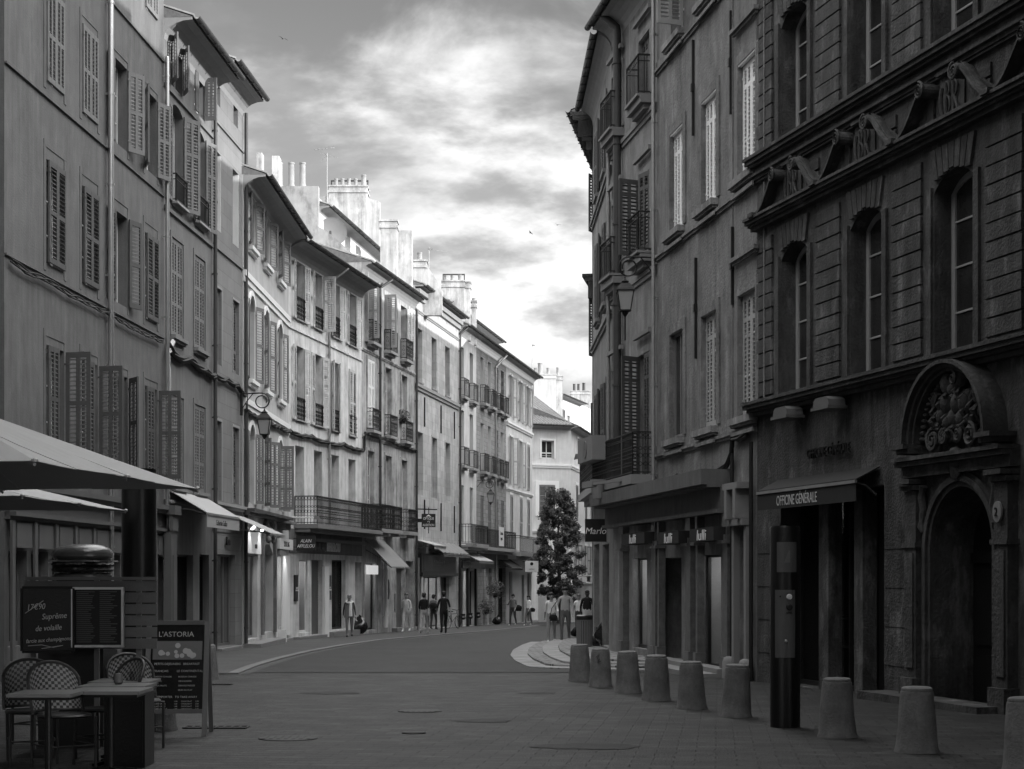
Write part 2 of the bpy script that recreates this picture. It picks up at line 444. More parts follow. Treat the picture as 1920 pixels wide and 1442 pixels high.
        if sur:
            sw, so2, smat = sur; b = MB()
            b.b(u0-sw, u0-.002, 0.001, so2, z0, z1-arch); b.b(u1+.002, u1+sw, 0.001, so2, z0, z1-arch)
            if arch > 0:
                p1 = s.archpts(u0, u1, z1, arch); c = (u0+u1)/2; wv = (u1-u0)/2; k = (wv+sw)/wv; ka = (arch+sw)/arch
                for p, q in zip(p1[:-1], p1[1:]):
                    P = (c+(p[0]-c)*k, z1-arch+(p[1]-z1+arch)*ka); Q = (c+(q[0]-c)*k, z1-arch+(q[1]-z1+arch)*ka)
                    b.hexa([(p[0], -.001, p[1]), (q[0], -.001, q[1]), (Q[0], -.001, Q[1]), (P[0], -.001, P[1]), (p[0], -so2, p[1]), (q[0], -so2, q[1]), (Q[0], -so2, Q[1]), (P[0], -so2, P[1])])
            else: b.b(u0-sw, u1+sw, 0.001, so2, z1+.001, z1+sw)
            b.build('surround', smat, w)
        return w
    def band(s, z0, z1, o, m, u0=None, u1=None, name='string_course', step=True):
        b = MB(); u0 = 0.006 if u0 is None else u0; u1 = s.L-.006 if u1 is None else u1
        if step: b.b(u0, u1, .001, o*.55, z0, (z0+z1)/2-.001); b.b(u0, u1, .001, o, (z0+z1)/2, z1)
        else: b.b(u0, u1, .001, o, z0, z1)
        return b.build(name, m, s.root)
    def roof(s, ze, over, u0=None, u1=None, m='tile_roof', pitch=.33, depth=4.5, soff=.55, gm='gutter_dark', sm='soffit', gutter=True, uo0=0.0, uo1=0.0, name='roof'):
        u0 = uo0 if u0 is None else u0; u1 = s.L+uo1 if u1 is None else u1
        b = MB(); n = max(2, int((u1-u0)/.24)); seg = 6
        y0 = -over-.03
        rows = [y0, y0+.5, depth]
        pts = []
        for i in range(n*seg+1):
            uu = u0+(u1-u0)*i/(n*seg); ph = (i % seg)/seg
            h = .075*abs(math.sin(PI*ph)) if True else 0
            pts.append((uu, h))
        for (a, ha), (c, hc) in zip(pts[:-1], pts[1:]):
            for r0, r1 in zip(rows[:-1], rows[1:]):
                b.face([(a, r0, ze+(r0-y0)*pitch+ha), (c, r0, ze+(r0-y0)*pitch+hc), (c, r1, ze+(r1-y0)*pitch+hc), (a, r1, ze+(r1-y0)*pitch+ha)])
            b.face([(a, y0, ze-.035), (c, y0, ze-.035), (c, y0, ze+hc), (a, y0, ze+ha)])
        zt = ze+(depth-y0)*pitch
        for uu in (u0, u1): b.face([(uu, y0, ze-.035), (uu, depth, ze-.035), (uu, depth, zt)])
        b.face([(u0, depth, ze-.035), (u1, depth, ze-.035), (u1, depth, zt), (u0, depth, zt)])
        r = b.build(name, m, s.root)
        e = MB(); n2 = 5; prof = [(.002, ze-soff)]+[(.002+(over-.002)*(1-math.cos(PI/2*i/n2)), ze-soff+(soff-.1)*math.sin(PI/2*i/n2)) for i in range(1, n2+1)]+[(over, ze-.04), (.002, ze-.04)]
        P = [[(uu, -o, z) for o, z in prof] for uu in (max(u0, .005), min(u1, s.L-.005) if uo1 == 0 else u1)]
        for i in range(len(prof)):
            j = (i+1) % len(prof); e.face([P[0][i], P[0][j], P[1][j], P[1][i]])
        e.face(P[0]); e.face(P[1]); e.build('eaves', sm, r)
        if gutter:
            g = MB(); gr = .085; k = 8
            for t in (0, -.012):
                for i in range(k):
                    a0 = PI+PI*i/k; a1 = PI+PI*(i+1)/k; cy = y0-gr; cz = ze-.02
                    f = lambda a, uu: (uu, cy+(gr+t)*math.cos(a), cz+(gr+t)*math.sin(a))
                    g.face([f(a0, u0), f(a1, u0), f(a1, u1), f(a0, u1)])
            for i in range(int((u1-u0)/.8)):
                uu = u0+.4+i*.8; g.arch(0, 0, 0, 0, 0, 0, n=0); g.box(uu, uu+.02, y0-2*gr-.004, y0, ze-.125, ze-.1)
            g.build('gutter', gm, r)
        return r
    def pipe(s, u, z0, z1, r=.055, o=.09, m='zinc_dull', foot=True, head=None):
        b = MB(); pts = [(u, -o, z0), (u, -o, z1)]
        if head:
            pts += [(u, -o, z1+.1), (u+head[0], -head[1], head[2])]
        b.tube(pts, r, 10)
        z = z0+.5
        while z < z1:
            b.tube([(u, -o, z), (u, -o, z+.05)], r*1.22, 10); b.box(u-.015, u+.015, -o, -.002, z, z+.04); z += 2.0
        return b.build('drainpipe', m, s.root, smooth=True)
    def balcony(s, u0, u1, z0, h=.95, o=.35, slab=.12, dens=.11, m='iron', sm='stone_trim', curl=True, under=True, name='balcony', bow=0.0):
        b = MB()
        b.b(u0-.05, u1+.05, .001, o+.05, z0-slab, z0-.003); b.b(u0, u1, .001, o*.7, z0-slab*1.8, z0-slab-.002)
        sl = b.build(name, sm, s.root)
        r = MB(); t = .026
        def line(a, c):
            a = Vector(a); c = Vector(c); n = max(1, int((c-a).length/dens))
            r.bar(a+Vector((0, 0, h)), c+Vector((0, 0, h)), .045, .03); r.bar(a+Vector((0, 0, h-.14)), c+Vector((0, 0, h-.14)), .02); r.bar(a+Vector((0, 0, .05)), c+Vector((0, 0, .05)), .025)
            for i in range(n+1):
                p = a+(c-a)*i/n; r.bar(p, p+Vector((0, 0, h)), t if i in (0, n) else .017)
                if curl and i < n:
                    q = a+(c-a)*(i+.5)/n; d = (c-a).normalized()
                    for zc, rr in ((h-.07, .045), (h*.45, .05), (h*.62, .04), (h*.25, .045)):
                        pts = [q+d*rr*math.cos(2*PI*k/8)+Vector((0, 0, zc+rr*math.sin(2*PI*k/8))) for k in range(9)]
                        for A_, B_ in zip(pts[:-1], pts[1:]): r.bar(A_, B_, .013)
        line((u0, -o, z0), (u1, -o, z0)); line((u0, -.02, z0), (u0, -o, z0)); line((u1, -.02, z0), (u1, -o, z0))
        r.build('railing', m, sl)
        return sl
    def chimney(s, u0, u1, o, d, z0, z1, pots=(), m='plaster_chimney', pot_h=.6, pr=.09, cap=True, pm='clay_pot', frame=False):
        b = MB(); b.b(u0, u1, o-d, o, z0, z1)
        if cap: b.b(u0-.05, u1+.05, o-d-.05, o+.05, z1+.001, z1+.09)
        c = b.build('chimney', m, s.root)
        zt = z1+(.09 if cap else 0)
        for i, q in enumerate(pots):
            hh = q[1] if isinstance(q, tuple) else pot_h; uu = q[0] if isinstance(q, tuple) else q
            p = MB(); cc = (u0+(u1-u0)*uu, -(o-d/2), zt); p.lathe([(pr*1.15, .0), (pr, .08), (pr*.9, hh-.05), (pr*1.05, hh-.04), (pr*1.05, hh), (pr*.8, hh)], cc, 12); p.build('chimney_pot', pm, c, smooth=True)
        if frame:
            f = MB(); f.b(u0, u1, o-d/2-.1, o-d/2-.16, zt+.35, zt+.42)
            for uu in (u0+.05, u1-.05): f.b(uu-.03, uu+.03, o-d/2-.1, o-d/2-.16, zt, zt+.35)
            f.build('pot_frame', 'gutter_dark', c)
        return c
    def opening(s, x0, x1, y0, y1, kind='shop', **k):      # ground floor opening given by pixels
        u0, u1 = s.u(x0), s.u(x1); xm = (x0+x1)/2; z1 = s.z(xm, y0); z0 = s.z(xm, y1)
        return s.open_u(u0, u1, z0, z1, kind, **k)
    def open_u(s, u0, u1, z0, z1, kind='shop', depth=.25, fm='frame_dark', inside=None, arch=0, dm='door_wood', n=1, back='interior', bd=1.6, lamp=0):
        s.hole(u0, u1, z0, z1, arch, depth)
        if kind == 'shop':
            f = MB(); o0 = -depth+.02; o1 = o0+.06; w = .05
            f.b(u0, u0+w, o0, o1, z0, z1); f.b(u1-w, u1, o0, o1, z0, z1); f.b(u0+w, u1-w, o0, o1, z1-w, z1); f.b(u0+w, u1-w, o0, o1, z0, z0+w*1.6)
            for i in range(1, n): uc = u0+(u1-u0)*i/n; f.b(uc-w/2, uc+w/2, o0, o1, z0+w*1.6, z1-w)
            fr = f.build('shop_window', fm, s.root)
            g = MB(); oo = -o0-.02; g.face([(u0, oo, z0), (u1, oo, z0), (u1, oo, z1), (u0, oo, z1)]); g.build('pane', 'shop_glass', fr)
            r = MB(); y1 = depth+bd; y0 = depth+.001
            r.face([(u0, y0, z0), (u1, y0, z0), (u1, y1, z0), (u0, y1, z0)]); r.face([(u0, y0, z1), (u1, y0, z1), (u1, y1, z1), (u0, y1, z1)])
            r.face([(u0, y1, z0), (u1, y1, z0), (u1, y1, z1), (u0, y1, z1)]); r.face([(u0, y0, z0), (u0, y1, z0), (u0, y1, z1), (u0, y0, z1)]); r.face([(u1, y0, z0), (u1, y1, z0), (u1, y1, z1), (u1, y0, z1)])
            r.build('display_recess', back, fr)
            if lamp:
                ld = bpy.data.lights.new('display_lamp', 'POINT'); ld.energy = lamp; ld.shadow_soft_size = .08; lo = bpy.data.objects.new('display_lamp', ld); C.objects.link(lo); lo.parent = fr; lo.location = ((u0+u1)/2, depth+bd*.4, z1-.25)
            if inside:
                q = MB(); rr = random.Random(int(u0*100)+int(s.A.y)); w_ = (u1-u0)
                for i in range(int(3+w_*3)):
                    a = u0+.08+rr.random()*(w_-.25); hh = .15+rr.random()*.5; zb = z0+.1+rr.choice((0, 0, .7, 1.2)); dd = depth+.3+rr.random()*.8
                    q.lathe([(.05, 0), (.08, hh*.3), (.06, hh*.7), (.03, hh)], (a, dd, zb), 8)
                for zz in (.65, 1.15): q.b(u0+.02, u1-.02, -depth-.5, -depth-.9, z0+zz, z0+zz+.03)
                q.build('display_goods', inside, fr)
            return fr
        f = MB(); o0 = -depth+.02; o1 = o0+.05
        if arch > 0:
            pts = s.archpts(u0, u1, z1, arch); oo = -o1+.03
            f.face([(u0, oo, z0), (u1, oo, z0)]+[(p[0], oo, p[1]) for p in reversed(pts)])
            zt = z1-arch
        else: f.b(u0, u1, o0, o0+.03, z0, z1); zt = z1
        w = .09
        nn = 2 if u1-u0 > 1.1 else 1
        for i in range(nn):
            a = u0+(u1-u0)*i/nn+.01; c = u0+(u1-u0)*(i+1)/nn-.01
            if kind == 'roller':
                z = z0
                while z < zt-.08: f.b(a, c, o0+.031, o0+.05, z, z+.075); z += .09
            else:
                f.b(a, a+w, o0+.031, o1+.02, z0, zt); f.b(c-w, c, o0+.031, o1+.02, z0, zt)
                for q in (0, .36, .68): f.b(a+w, c-w, o0+.031, o1+.02, z0+(zt-z0)*q, z0+(zt-z0)*q+.1)
                f.b(a+w, c-w, o0+.031, o1+.02, zt-.1, zt)
        d = f.build('door' if kind == 'door' else 'roller_shutter', dm, s.root)
        if kind == 'door':
            h = MB(); h.ball((u1-.06 if nn == 1 else (u0+u1)/2-.06, -(o1+.05), z0+1.05), .03, n=6); h.build('handle', 'zinc_dull', d)
        return d
    def awning(s, x0, x1, y0, drop, proj, m='canvas_grey', val=.22, vm=None, name='awning', rib=False):
        u0, u1 = s.u(x0), s.u(x1); z1 = s.z((x0+x1)/2, y0); z0 = z1-drop
        b = MB()
        t = .02; ns = 14 if rib else 1
        for i in range(ns):
            a = u0+(u1-u0)*i/ns; c = u0+(u1-u0)*(i+1)/ns; w = .05*(i % 2) if rib else 0; w2 = .05*((i+1) % 2) if rib else 0
            b.hexa([(a, -.02, z1-t+w), (c, -.02, z1-t+w2), (c, -proj, z0-t+w2), (a, -proj, z0-t+w), (a, -.02, z1+w), (c, -.02, z1+w2), (c, -proj, z0+w2), (a, -proj, z0+w)])
        aw = b.build(name, m, s.root)
        v = MB(); n = max(3, int((u1-u0)/.3))
        v.b(u0, u1, proj-.01, proj+.03, z0-.07, z0-.021)
        v.build('front_bar', 'zinc_dull', aw)
        if val:
            v = MB(); v.b(u0, u1, proj+.002, proj+.010, z0-.071-val, z0-.071)
            v.build('valance', vm or m, aw)
        for uu in (u0+.06, u1-.06): k = MB(); k.bar((uu, -.05, z1-.45), (uu, -proj*.55, (z0+z1)/2-.2), .03); k.bar((uu, -proj*.55, (z0+z1)/2-.2), (uu, -proj, z0-.05), .03); k.build('folding_arm', 'gutter_dark', aw)
        return aw, u0, u1, z0, z1
    def step(s, x0, x1, h, proj, m='stone_trim', name='step'):
        u0, u1 = s.u(x0), s.u(x1); g = gz(s.Y((x0+x1)/2))-s.zb
        b = MB(); b.b(u0, u1, .002, proj, g-.3, g+h); return b.build(name, m, s.root)
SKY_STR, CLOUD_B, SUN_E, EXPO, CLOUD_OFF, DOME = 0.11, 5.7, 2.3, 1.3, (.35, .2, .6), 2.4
# ================================================================ LEFT SIDE OF THE STREET
def YL1(x): return 31.4*1142/(1150.0-x)
def grp(Fc, pxs, wid, z0, z1, per=None, **k):
    out = []
    for i, px in enumerate(pxs):
        kk = dict(k)
        if per and per[i] is not None: kk.update(per[i])
        uc = Fc.u(px); w = kk.pop('w', wid)
        if kk.pop('skip', False): out.append(None); continue
        a, c = kk.pop('zz', (z0, z1))
        out.append(Fc.win(uc-w/2, uc+w/2, Fc.wz(a), Fc.wz(c), **kk))
    return out
C0 = dict(L=0, Rr=0)
# --- the long smooth plaster house
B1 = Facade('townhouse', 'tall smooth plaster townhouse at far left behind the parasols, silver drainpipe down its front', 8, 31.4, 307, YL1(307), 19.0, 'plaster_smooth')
bx = [103, 168, 226, 283]
grp(B1, bx, 1.06, 11.45, 13.35, [C0, C0, dict(L=176, Rr=152), dict(L=160, Rr=155)], depth=.28, sm='shutter_grey', sash=2, so=.02, cols=2)
grp(B1, bx, 1.06, 7.86, 9.92, [C0, C0, dict(L=176, Rr=164), C0], depth=.28, sm='shutter_dark', so=.05, cols=1)
grp(B1, bx, 1.10, 4.05, 6.25, [dict(L=4, Rr=86), dict(L=6, Rr=82), dict(L=2, Rr=40), dict(L=3, Rr=84)], depth=.28, sm='shutter_dark', so=.05, cols=2, rails=(.52,))
grp(B1, bx[:4], 1.06, 15.3, 17.2, [C0, None, None, C0], depth=.28, sm='shutter_grey')
for z in (14.5, 11.15, 7.62): B1.band(B1.wz(z-.035), B1.wz(z), .045, 'plaster_smooth', step=False)
# sill brackets and surrounds as slightly proud plaster bands
b = MB()
for px in bx:
    uc = B1.u(px)
    for (za, zc) in ((11.3, 13.5), (7.7, 10.15), (3.9, 6.42)):
        for sgn in (-1, 1): b.b(uc+sgn*.62-.07, uc+sgn*.62+.07, .001, .012, B1.wz(za), B1.wz(zc))
        b.b(uc-.69, uc+.69, .001, .013, B1.wz(zc), B1.wz(zc+.13))
b.build('window_margins', 'plaster_smooth', B1.root)
B1.pipe(B1.u(198), B1.wz(-.2), B1.wz(18.8), r=.065, o=.12, m='zinc_bright')
B1.pipe(B1.u(305), B1.wz(-.4), B1.wz(14.6), r=.05, o=.12, m='zinc_bright')
# shop joinery at street level
b = MB(); zt = B1.wz(3.35)
u0, u1 = 0.02, B1.L-.03
b.b(u0, u1, .002, .10, B1.wz(2.72), B1.wz(3.3)); b.b(u0, u1, .002, .22, B1.wz(2.78), B1.wz(2.86)); b.b(u0, u1, .002, .30, B1.wz(3.3), B1.wz(3.42)); b.b(u0, u1, .002, .24, B1.wz(3.22), B1.wz(3.299))
n = 9
for i in range(n):
    a = u0+(u1-u0)*i/n; b.b(a, a+.16, .101, .15, B1.wz(.1), B1.wz(2.7)); b.b(a+.3, a+(u1-u0)/n-.12, .101, .13, B1.wz(2.2), B1.wz(2.66))
b.build('shop_joinery', 'panel_wood', B1.root)
for i in range(n):
    a = u0+(u1-u0)*i/n+.18; c = u0+(u1-u0)*(i+1)/n-.04
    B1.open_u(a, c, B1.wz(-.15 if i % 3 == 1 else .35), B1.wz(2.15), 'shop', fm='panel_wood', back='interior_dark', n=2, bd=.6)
b = MB(); b.b(B1.L-.55, B1.L-.02, .16, .34, B1.wz(-.4), B1.wz(2.75)); b.b(B1.L-.6, B1.L+.02, .16, .44, B1.wz(3.2), B1.wz(3.42)); b.b(B1.L-.55, B1.L-.04, .3, .38, B1.wz(2.8), B1.wz(3.19)); b.b(B1.L-.45, B1.L-.12, .34, .37, B1.wz(.3), B1.wz(2.2))
b.build('shop_pilaster', 'panel_wood', B1.root)
B1.wall(); B1.roof(B1.wz(18.9), .8)

# --- house towards the camera, mostly outside the picture
P1 = B1.A.copy(); P0 = P1-Vector((.059, 1)).normalized()*27
B0 = Facade('townhouse', 'plain grey townhouse at the very left edge of the photo', 0, 0, 0, 0, 17.5, 'plaster_smooth', P0=P0-B1.N*.12, P1=P1-B1.N*.12)
for k in range(7):
    uc = 2.2+k*3.7
    for za, zc in ((4.0, 6.2), (7.8, 9.9), (11.4, 13.3)): B0.win(uc-.5, uc+.5, B0.wz(za), B0.wz(zc), L=0, Rr=0, sm='shutter_grey') if k < 6 else None
    if k < 6: B0.open_u(uc-1.0, uc+1.0, B0.wz(.05), B0.wz(2.5), 'shop', back='interior_dark', bd=.6)
B0.wall(); B0.roof(B0.wz(17.4), .7)

# --- second house: two bays, overhanging eaves
B2 = Facade('townhouse', 'narrow two-bay townhouse under deep tiled eaves, right of the silver drainpipe', 307, YL1(307), 398, YL1(398), 15.9, 'plaster_grey')
b2 = [332, 374]
grp(B2, b2, 1.12, 14.15, 15.35, [dict(L=150, Rr=30), dict(L=0, Rr=84, lw=.33)], sm='shutter_grey', depth=.25, cols=2, rails=())
grp(B2, b2, 1.2, 11.15, 13.75, [dict(L=172, Rr=150), dict(L=160, Rr=168)], arch=.16, sm='shutter_grey', depth=.28, cols=2, rails=(.62,))
grp(B2, b2, 1.15, 7.8, 10.3, [C0, C0], sm='shutter_grey', depth=.1, so=-.02, cols=2, rails=(.33, .66), sur=(.14, .03, 'plaster_grey'), sill=(.14, .09, .1, 'trim_grey'))
grp(B2, b2, 1.15, 3.95, 6.3, [C0, C0], sm='shutter_grey', depth=.1, so=-.02, cols=2, rails=(.33, .66), sur=(.14, .03, 'plaster_grey'), sill=(.14, .09, .1, 'trim_grey'))
for px in b2: B2.balcony(B2.u(px)-.55, B2.u(px)+.55, B2.wz(11.2), h=.7, o=.12, slab=.06, curl=False, name='window_guard')
for z in (14.0, 10.95): B2.band(B2.wz(z-.1), B2.wz(z), .06, 'plaster_grey', step=False)
B2.pipe(B2.L-.05, B2.wz(-.4), B2.wz(15.1), r=.055, o=.1, m='gutter_dark')
B2.opening(322, 362, 1040, 1200, 'shop', fm='frame_dark', back='interior_dark', inside='trim_grey', bd=1.0)
B2.opening(374, 392, 1040, 1213, 'shop', fm='frame_dark', back='interior_dark')
aw, u0, u1, z0, z1 = B2.awning(318, 384, 926, .55, .95, m='canvas_pale', val=.30)
B2.band(B2.wz(3.45), B2.wz(3.6), .12, 'trim_grey')
text('Catherine Gallian', .21, 'dark_text', 'lettering', aw, (u0+1.6, -.962, z0-.30), ext=.002, shear=.2, sx=.85)
B2.wall(); B2.roof(B2.wz(15.65), .72, uo1=0.1)

# --- third: ashlar pattern, narrow slit windows
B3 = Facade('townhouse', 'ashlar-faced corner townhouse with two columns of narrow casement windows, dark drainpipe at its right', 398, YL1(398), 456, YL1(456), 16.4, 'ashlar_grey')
b3 = [408.5, 442]
kw = dict(depth=.32, fm='frame_white', sash=2, fw=.05)
grp(B3, b3, .72, 15.05, 15.85, [dict(w=.6), dict(w=.6)], depth=.3)
grp(B3, b3, .80, 11.5, 13.7, [dict(cas='trim_white'), dict(cas='trim_white')], depth=.35)
grp(B3, b3, .85, 7.7, 9.85, [dict(L=0, Rr=0, sm='shutter_grey', so=-.1)]*2, sur=(.06, .02, 'stone_trim'), depth=.3, cols=1, rails=(.3,))
grp(B3, b3, .85, 3.85, 6.1, [dict(L=0, Rr=0, sm='shutter_grey', so=-.1)]*2, sur=(.07, .02, 'stone_trim'), depth=.3, cols=1, rails=(.3,))
for z in (14.55, 11.0): B3.band(B3.wz(z-.07), B3.wz(z), .05, 'ashlar_grey', step=False)
B3.band(B3.wz(3.62), B3.wz(3.78), .16, 'stone_trim'); B3.band(B3.wz(2.95), B3.wz(3.6), .02, 'plaster_grey', step=False, name='fascia')
B3.pipe(B3.L-.04, B3.wz(-.4), B3.wz(15.7), r=.055, o=.1, m='gutter_dark')
B3.opening(405, 441, 1040, 1212, 'shop', fm='frame_grey', back='interior', inside='trim_grey', n=3)
text('lion', .34, 'dark_text', 'lettering', B3.root, (B3.u(424), -.06, B3.z(424, 1022)), sx=.9, ext=.02, offset=.006)
aw, u0, u1, z0, z1 = B3.awning(428, 456, 966, .55, 1.25, m='canvas_pale', val=0)
B3.step(400, 441, .10, .25, 'trim_grey')
B3.wall(); B3.roof(B3.wz(16.15), .62)

# --- fourth: decorated windows with arched heads
def Y4(x): return 51.46*544/(1000.0-x)
B4 = Facade('townhouse', 'townhouse with white arched window surrounds and a broad white string course, behind the left lantern', 456, Y4(456), 541, Y4(541), 14.1, 'plaster_warm')
b4 = [471.5, 499, 524.5]
s4 = (.15, .05, 'trim_white')
grp(B4, b4, 1.08, 11.85, 13.45, [dict(L=165, Rr=160), dict(L=160, Rr=158), dict(L=158, Rr=162)], sm='shutter_grey', sur=s4, sill=(.16, .12, .14, 'trim_white'), rails=(.5,), cols=1)
grp(B4, b4, 1.08, 7.75, 10.4, [dict(L=176, Rr=165), dict(L=158, Rr=160), dict(L=168, Rr=165)], arch=.42, sm='shutter_grey', sur=s4, sill=(.16, .12, .14, 'trim_white'), rails=(.5,), cols=1)
grp(B4, b4, 1.08, 3.95, 6.4, [dict(L=172, Rr=160), dict(L=150, Rr=150), dict(L=96, Rr=165)], arch=.42, sm='shutter_grey', sur=s4, rails=(.33, .66), cols=2)
B4.band(B4.wz(10.6), B4.wz(10.95), .09, 'trim_white'); B4.band(B4.wz(6.75), B4.wz(7.1), .09, 'trim_white')
B4.band(B4.wz(3.55), B4.wz(3.75), .35, 'gutter_dark', u1=B4.L-1.2, name='canopy_ledge')
b = MB(); uc = B4.u(524.5); b.b(uc-.75, uc+.75, .002, .5, B4.wz(3.5), B4.wz(3.58)); b.b(uc-.6, uc+.6, .002, .3, B4.wz(3.3), B4.wz(3.499)); b.build('stone_canopy', 'trim_grey', B4.root)
B4.opening(459, 483, 1041, 1198, 'shop', fm='frame_grey', back='interior', n=2, lamp=4)
b = MB(); u0, u1 = B4.u(458), B4.u(484); za, zc = B4.z(471, 1038), B4.z(471, 996); b.b(u0, u1, .03, .10, za, zc); fb = b.build('fascia_sign', 'sign_white', B4.root)
text('nous', .30, 'dark_text', 'lettering', fb, ((u0+u1)/2+.3, -.102, za+.16), sx=.8)
# spot lamps that light the fascia under the awning
for uu in (u0+.35, u1-.4):
    p = MB(); p.tube([(uu, -.16, zc+.02), (uu, -.26, zc+.12)], .04, 8); sp = p.build('spot_lamp', 'lit_point', fb)
    ld = bpy.data.lights.new('shop_spot', 'SPOT'); ld.energy = 14; ld.spot_size = R(70); ld.spot_blend = .6; ld.shadow_soft_size = .04
    lo = bpy.data.objects.new('spot_beam', ld); C.objects.link(lo); lo.parent = fb; lo.location = (uu, -.42, zc+.25); lo.rotation_euler = (R(18), 0, 0)
B4.opening(491, 512, 1020, 1186, 'door', arch=.35, dm='door_wood', depth=.35)
b = MB(); ua, uc_ = B4.u(491), B4.u(512); uc = (ua+uc_)/2; za = B4.z(501, 1040)
b.arch(uc, za, (uc_-ua)/2+.03, (uc_-ua)/2+.26, .001, .1, 0, 180, 14, .9)
for k in range(7): b.ball((uc+math.sin((k-3)*.42)*.55, -.12, za+.35+math.cos((k-3)*.42)*.42), .11, .09, .12, 8)
for sg in (-1, 1):
    b.b(uc+sg*((uc_-ua)/2+.14)-.11, uc+sg*((uc_-ua)/2+.14)+.11, .001, .1, B4.z(501, 1188), za)
b.build('door_surround', 'plaster_rough', B4.root)
# lit white shop entrance
b = MB(); u0, u1 = B4.u(515.5), B4.L-.05; z0, z1 = B4.z(530, 1192), B4.z(530, 1044)
B4.open_u(u0+.1, u0+1.45, z0, z1, 'shop', fm='frame_white', back='interior', n=2, bd=.8, lamp=14)
b.b(u0+1.5, u1, .002, .07, z0, z1+.05); b.b(u0-.1, u0+.09, .002, .07, z0, z1+.05); b.build('entrance_pier', 'trim_white', B4.root)
b = MB(); b.b(u0-.05, u1, .09, .17, z1+.25, z1+.62); sg = b.build('shop_sign', 'sign_white', B4.root)
text('SCHOOL RAG', .27, 'dark_text', 'lettering', sg, ((u0+u1)/2, -.172, z1+.34), sx=.78)
b = MB(); b.b(u0+.1, u0+1.4, .04, .16, z1+.03, z1+.21); b.build('transom_box', 'trim_grey', B4.root)
ld = bpy.data.lights.new('shop_spot', 'SPOT'); ld.energy = 18; ld.spot_size = R(75); ld.spot_blend = .7; ld.shadow_soft_size = .05
lo = bpy.data.objects.new('spot_beam', ld); C.objects.link(lo); lo.parent = sg; lo.location = (u0+1.8, -.5, z1+.35); lo.rotation_euler = (R(20), 0, 0)
B4.step(455, 505, .16, .55, 'trim_grey'); B4.step(505, 541, .08, .18, 'trim_grey')
B4.wall(); B4.roof(B4.wz(13.85), .68)
B4.chimney(B4.u(508)+.3, B4.L-.1, -1.6, .3, B4.wz(13.8), B4.wz(14.4), cap=False, m='chimney_grey')

# --- fifth: four bays of worn shutters and the long balcony
def Y5(x): return Y4(541)*1009/(1550.0-x)
B5 = Facade('townhouse', 'four-bay stained plaster townhouse with worn pale louvred shutters above the long iron balcony', 541, Y5(541), 678, Y5(678), 13.9, 'plaster_stained')
b5 = [562, 596.5, 628.5, 660]
grp(B5, b5, 1.0, 11.0, 13.15, [dict(L=172, Rr=172), dict(L=172, Rr=95), dict(L=165, Rr=170), dict(L=172, Rr=160)], sm='shutter_worn', rails=(.55,), cols=1, depth=.3, fm='frame_grey')
grp(B5, b5, 1.0, 7.35, 10.08, [dict(L=172, Rr=172), dict(L=172, Rr=172), dict(L=150, Rr=20), dict(L=0, Rr=0)], sm='shutter_worn', rails=(.5,), cols=1, depth=.3, fm='frame_grey')
grp(B5, b5, 1.05, 3.62, 6.45, [dict(), dict(), dict(), dict()], depth=.42, fm='frame_grey', sash=2, trans=4)
for px in b5[:4]:
    for z in (11.05, 7.4): B5.balcony(B5.u(px)-.48, B5.u(px)+.48, B5.wz(z), h=.8, o=.04, slab=.05, dens=.16, name='window_guard')
B5.band(B5.wz(10.6), B5.wz(10.68), .05, 'plaster_stained', step=False)
B5.balcony(B5.u(552), B5.L-.03, B5.wz(3.6), h=1.0, o=.85, slab=.16, dens=.11, sm='trim_grey', name='long_balcony')
B5.pipe(B5.u(613), B5.wz(3.7), B5.wz(12.9), r=.05, o=.1, m='zinc_dull', head=(.4, .75, B5.wz(13.6)))
B5.opening(561, 582, 1050, 1186, 'shop', fm='frame_white', back='interior', inside='trim_grey', lamp=9)
B5.opening(584, 605, 1050, 1190, 'roller', dm='slats')
B5.opening(622, 648, 1050, 1180, 'shop', fm='frame_dark', back='interior_dark', inside='trim_grey')
B5.opening(666, 680, 1054, 1185, 'door', dm='door_pale', depth=.5)
b = MB(); u0, u1 = B5.u(604), B5.u(612); b.b(u0, u1, .002, .12, B5.z(608, 1195), B5.z(608, 1062)); b.build('white_post', 'trim_white', B5.root)
b = MB(); b.b(.02, B5.L-.02, .002, .03, B5.wz(2.55), B5.wz(3.42)); b.build('fascia', 'plaster_grey', B5.root)
b = MB(); b.b(B5.u(568), B5.L-.05, .04, .2, B5.wz(3.0), B5.wz(3.12)); b.build('fascia_lamp', 'trim_grey', B5.root)
text('ALAIN', .50, 'frame_grey', 'lettering', B5.root, (B5.u(597), -.11, B5.wz(2.66)), sx=.8, ext=.06)
text('AFFLELOU', .50, 'white_text', 'lettering', B5.root, (B5.u(618), -.14, B5.wz(2.66)), sx=.85, ext=.02)
B5.step(548, 600, .12, .3, 'trim_grey'); B5.step(612, 662, .22, .3, 'trim_grey')
for x in (553, 616):
    b = MB(); uu = B5.u(x); b.b(uu-.16, uu+.16, .004, .07, B5.wz(-.1+.9), B5.wz(1.75)); q = b.build('wall_plaque', 'paint_dark', B5.root)
    text('ALAIN\nAFFLELOU', .085, 'white_text', 'lettering', q, (uu, -.073, B5.wz(1.25)), sx=.7)
B5.wall(); B5.roof(B5.wz(13.75), .62, uo1=.2)
# party wall with three tall pipes, sloping down towards the street
b = MB(); u0, u1 = -.25, .15
prof = [(1.0, 12.6), (1.0, 14.2), (2.4, 15.3), (2.4, 17.0), (7.0, 17.0), (7.0, 12.6)]
P = [[(uu, q[0], B5.wz(q[1])) for q in prof] for uu in (u0, u1)]
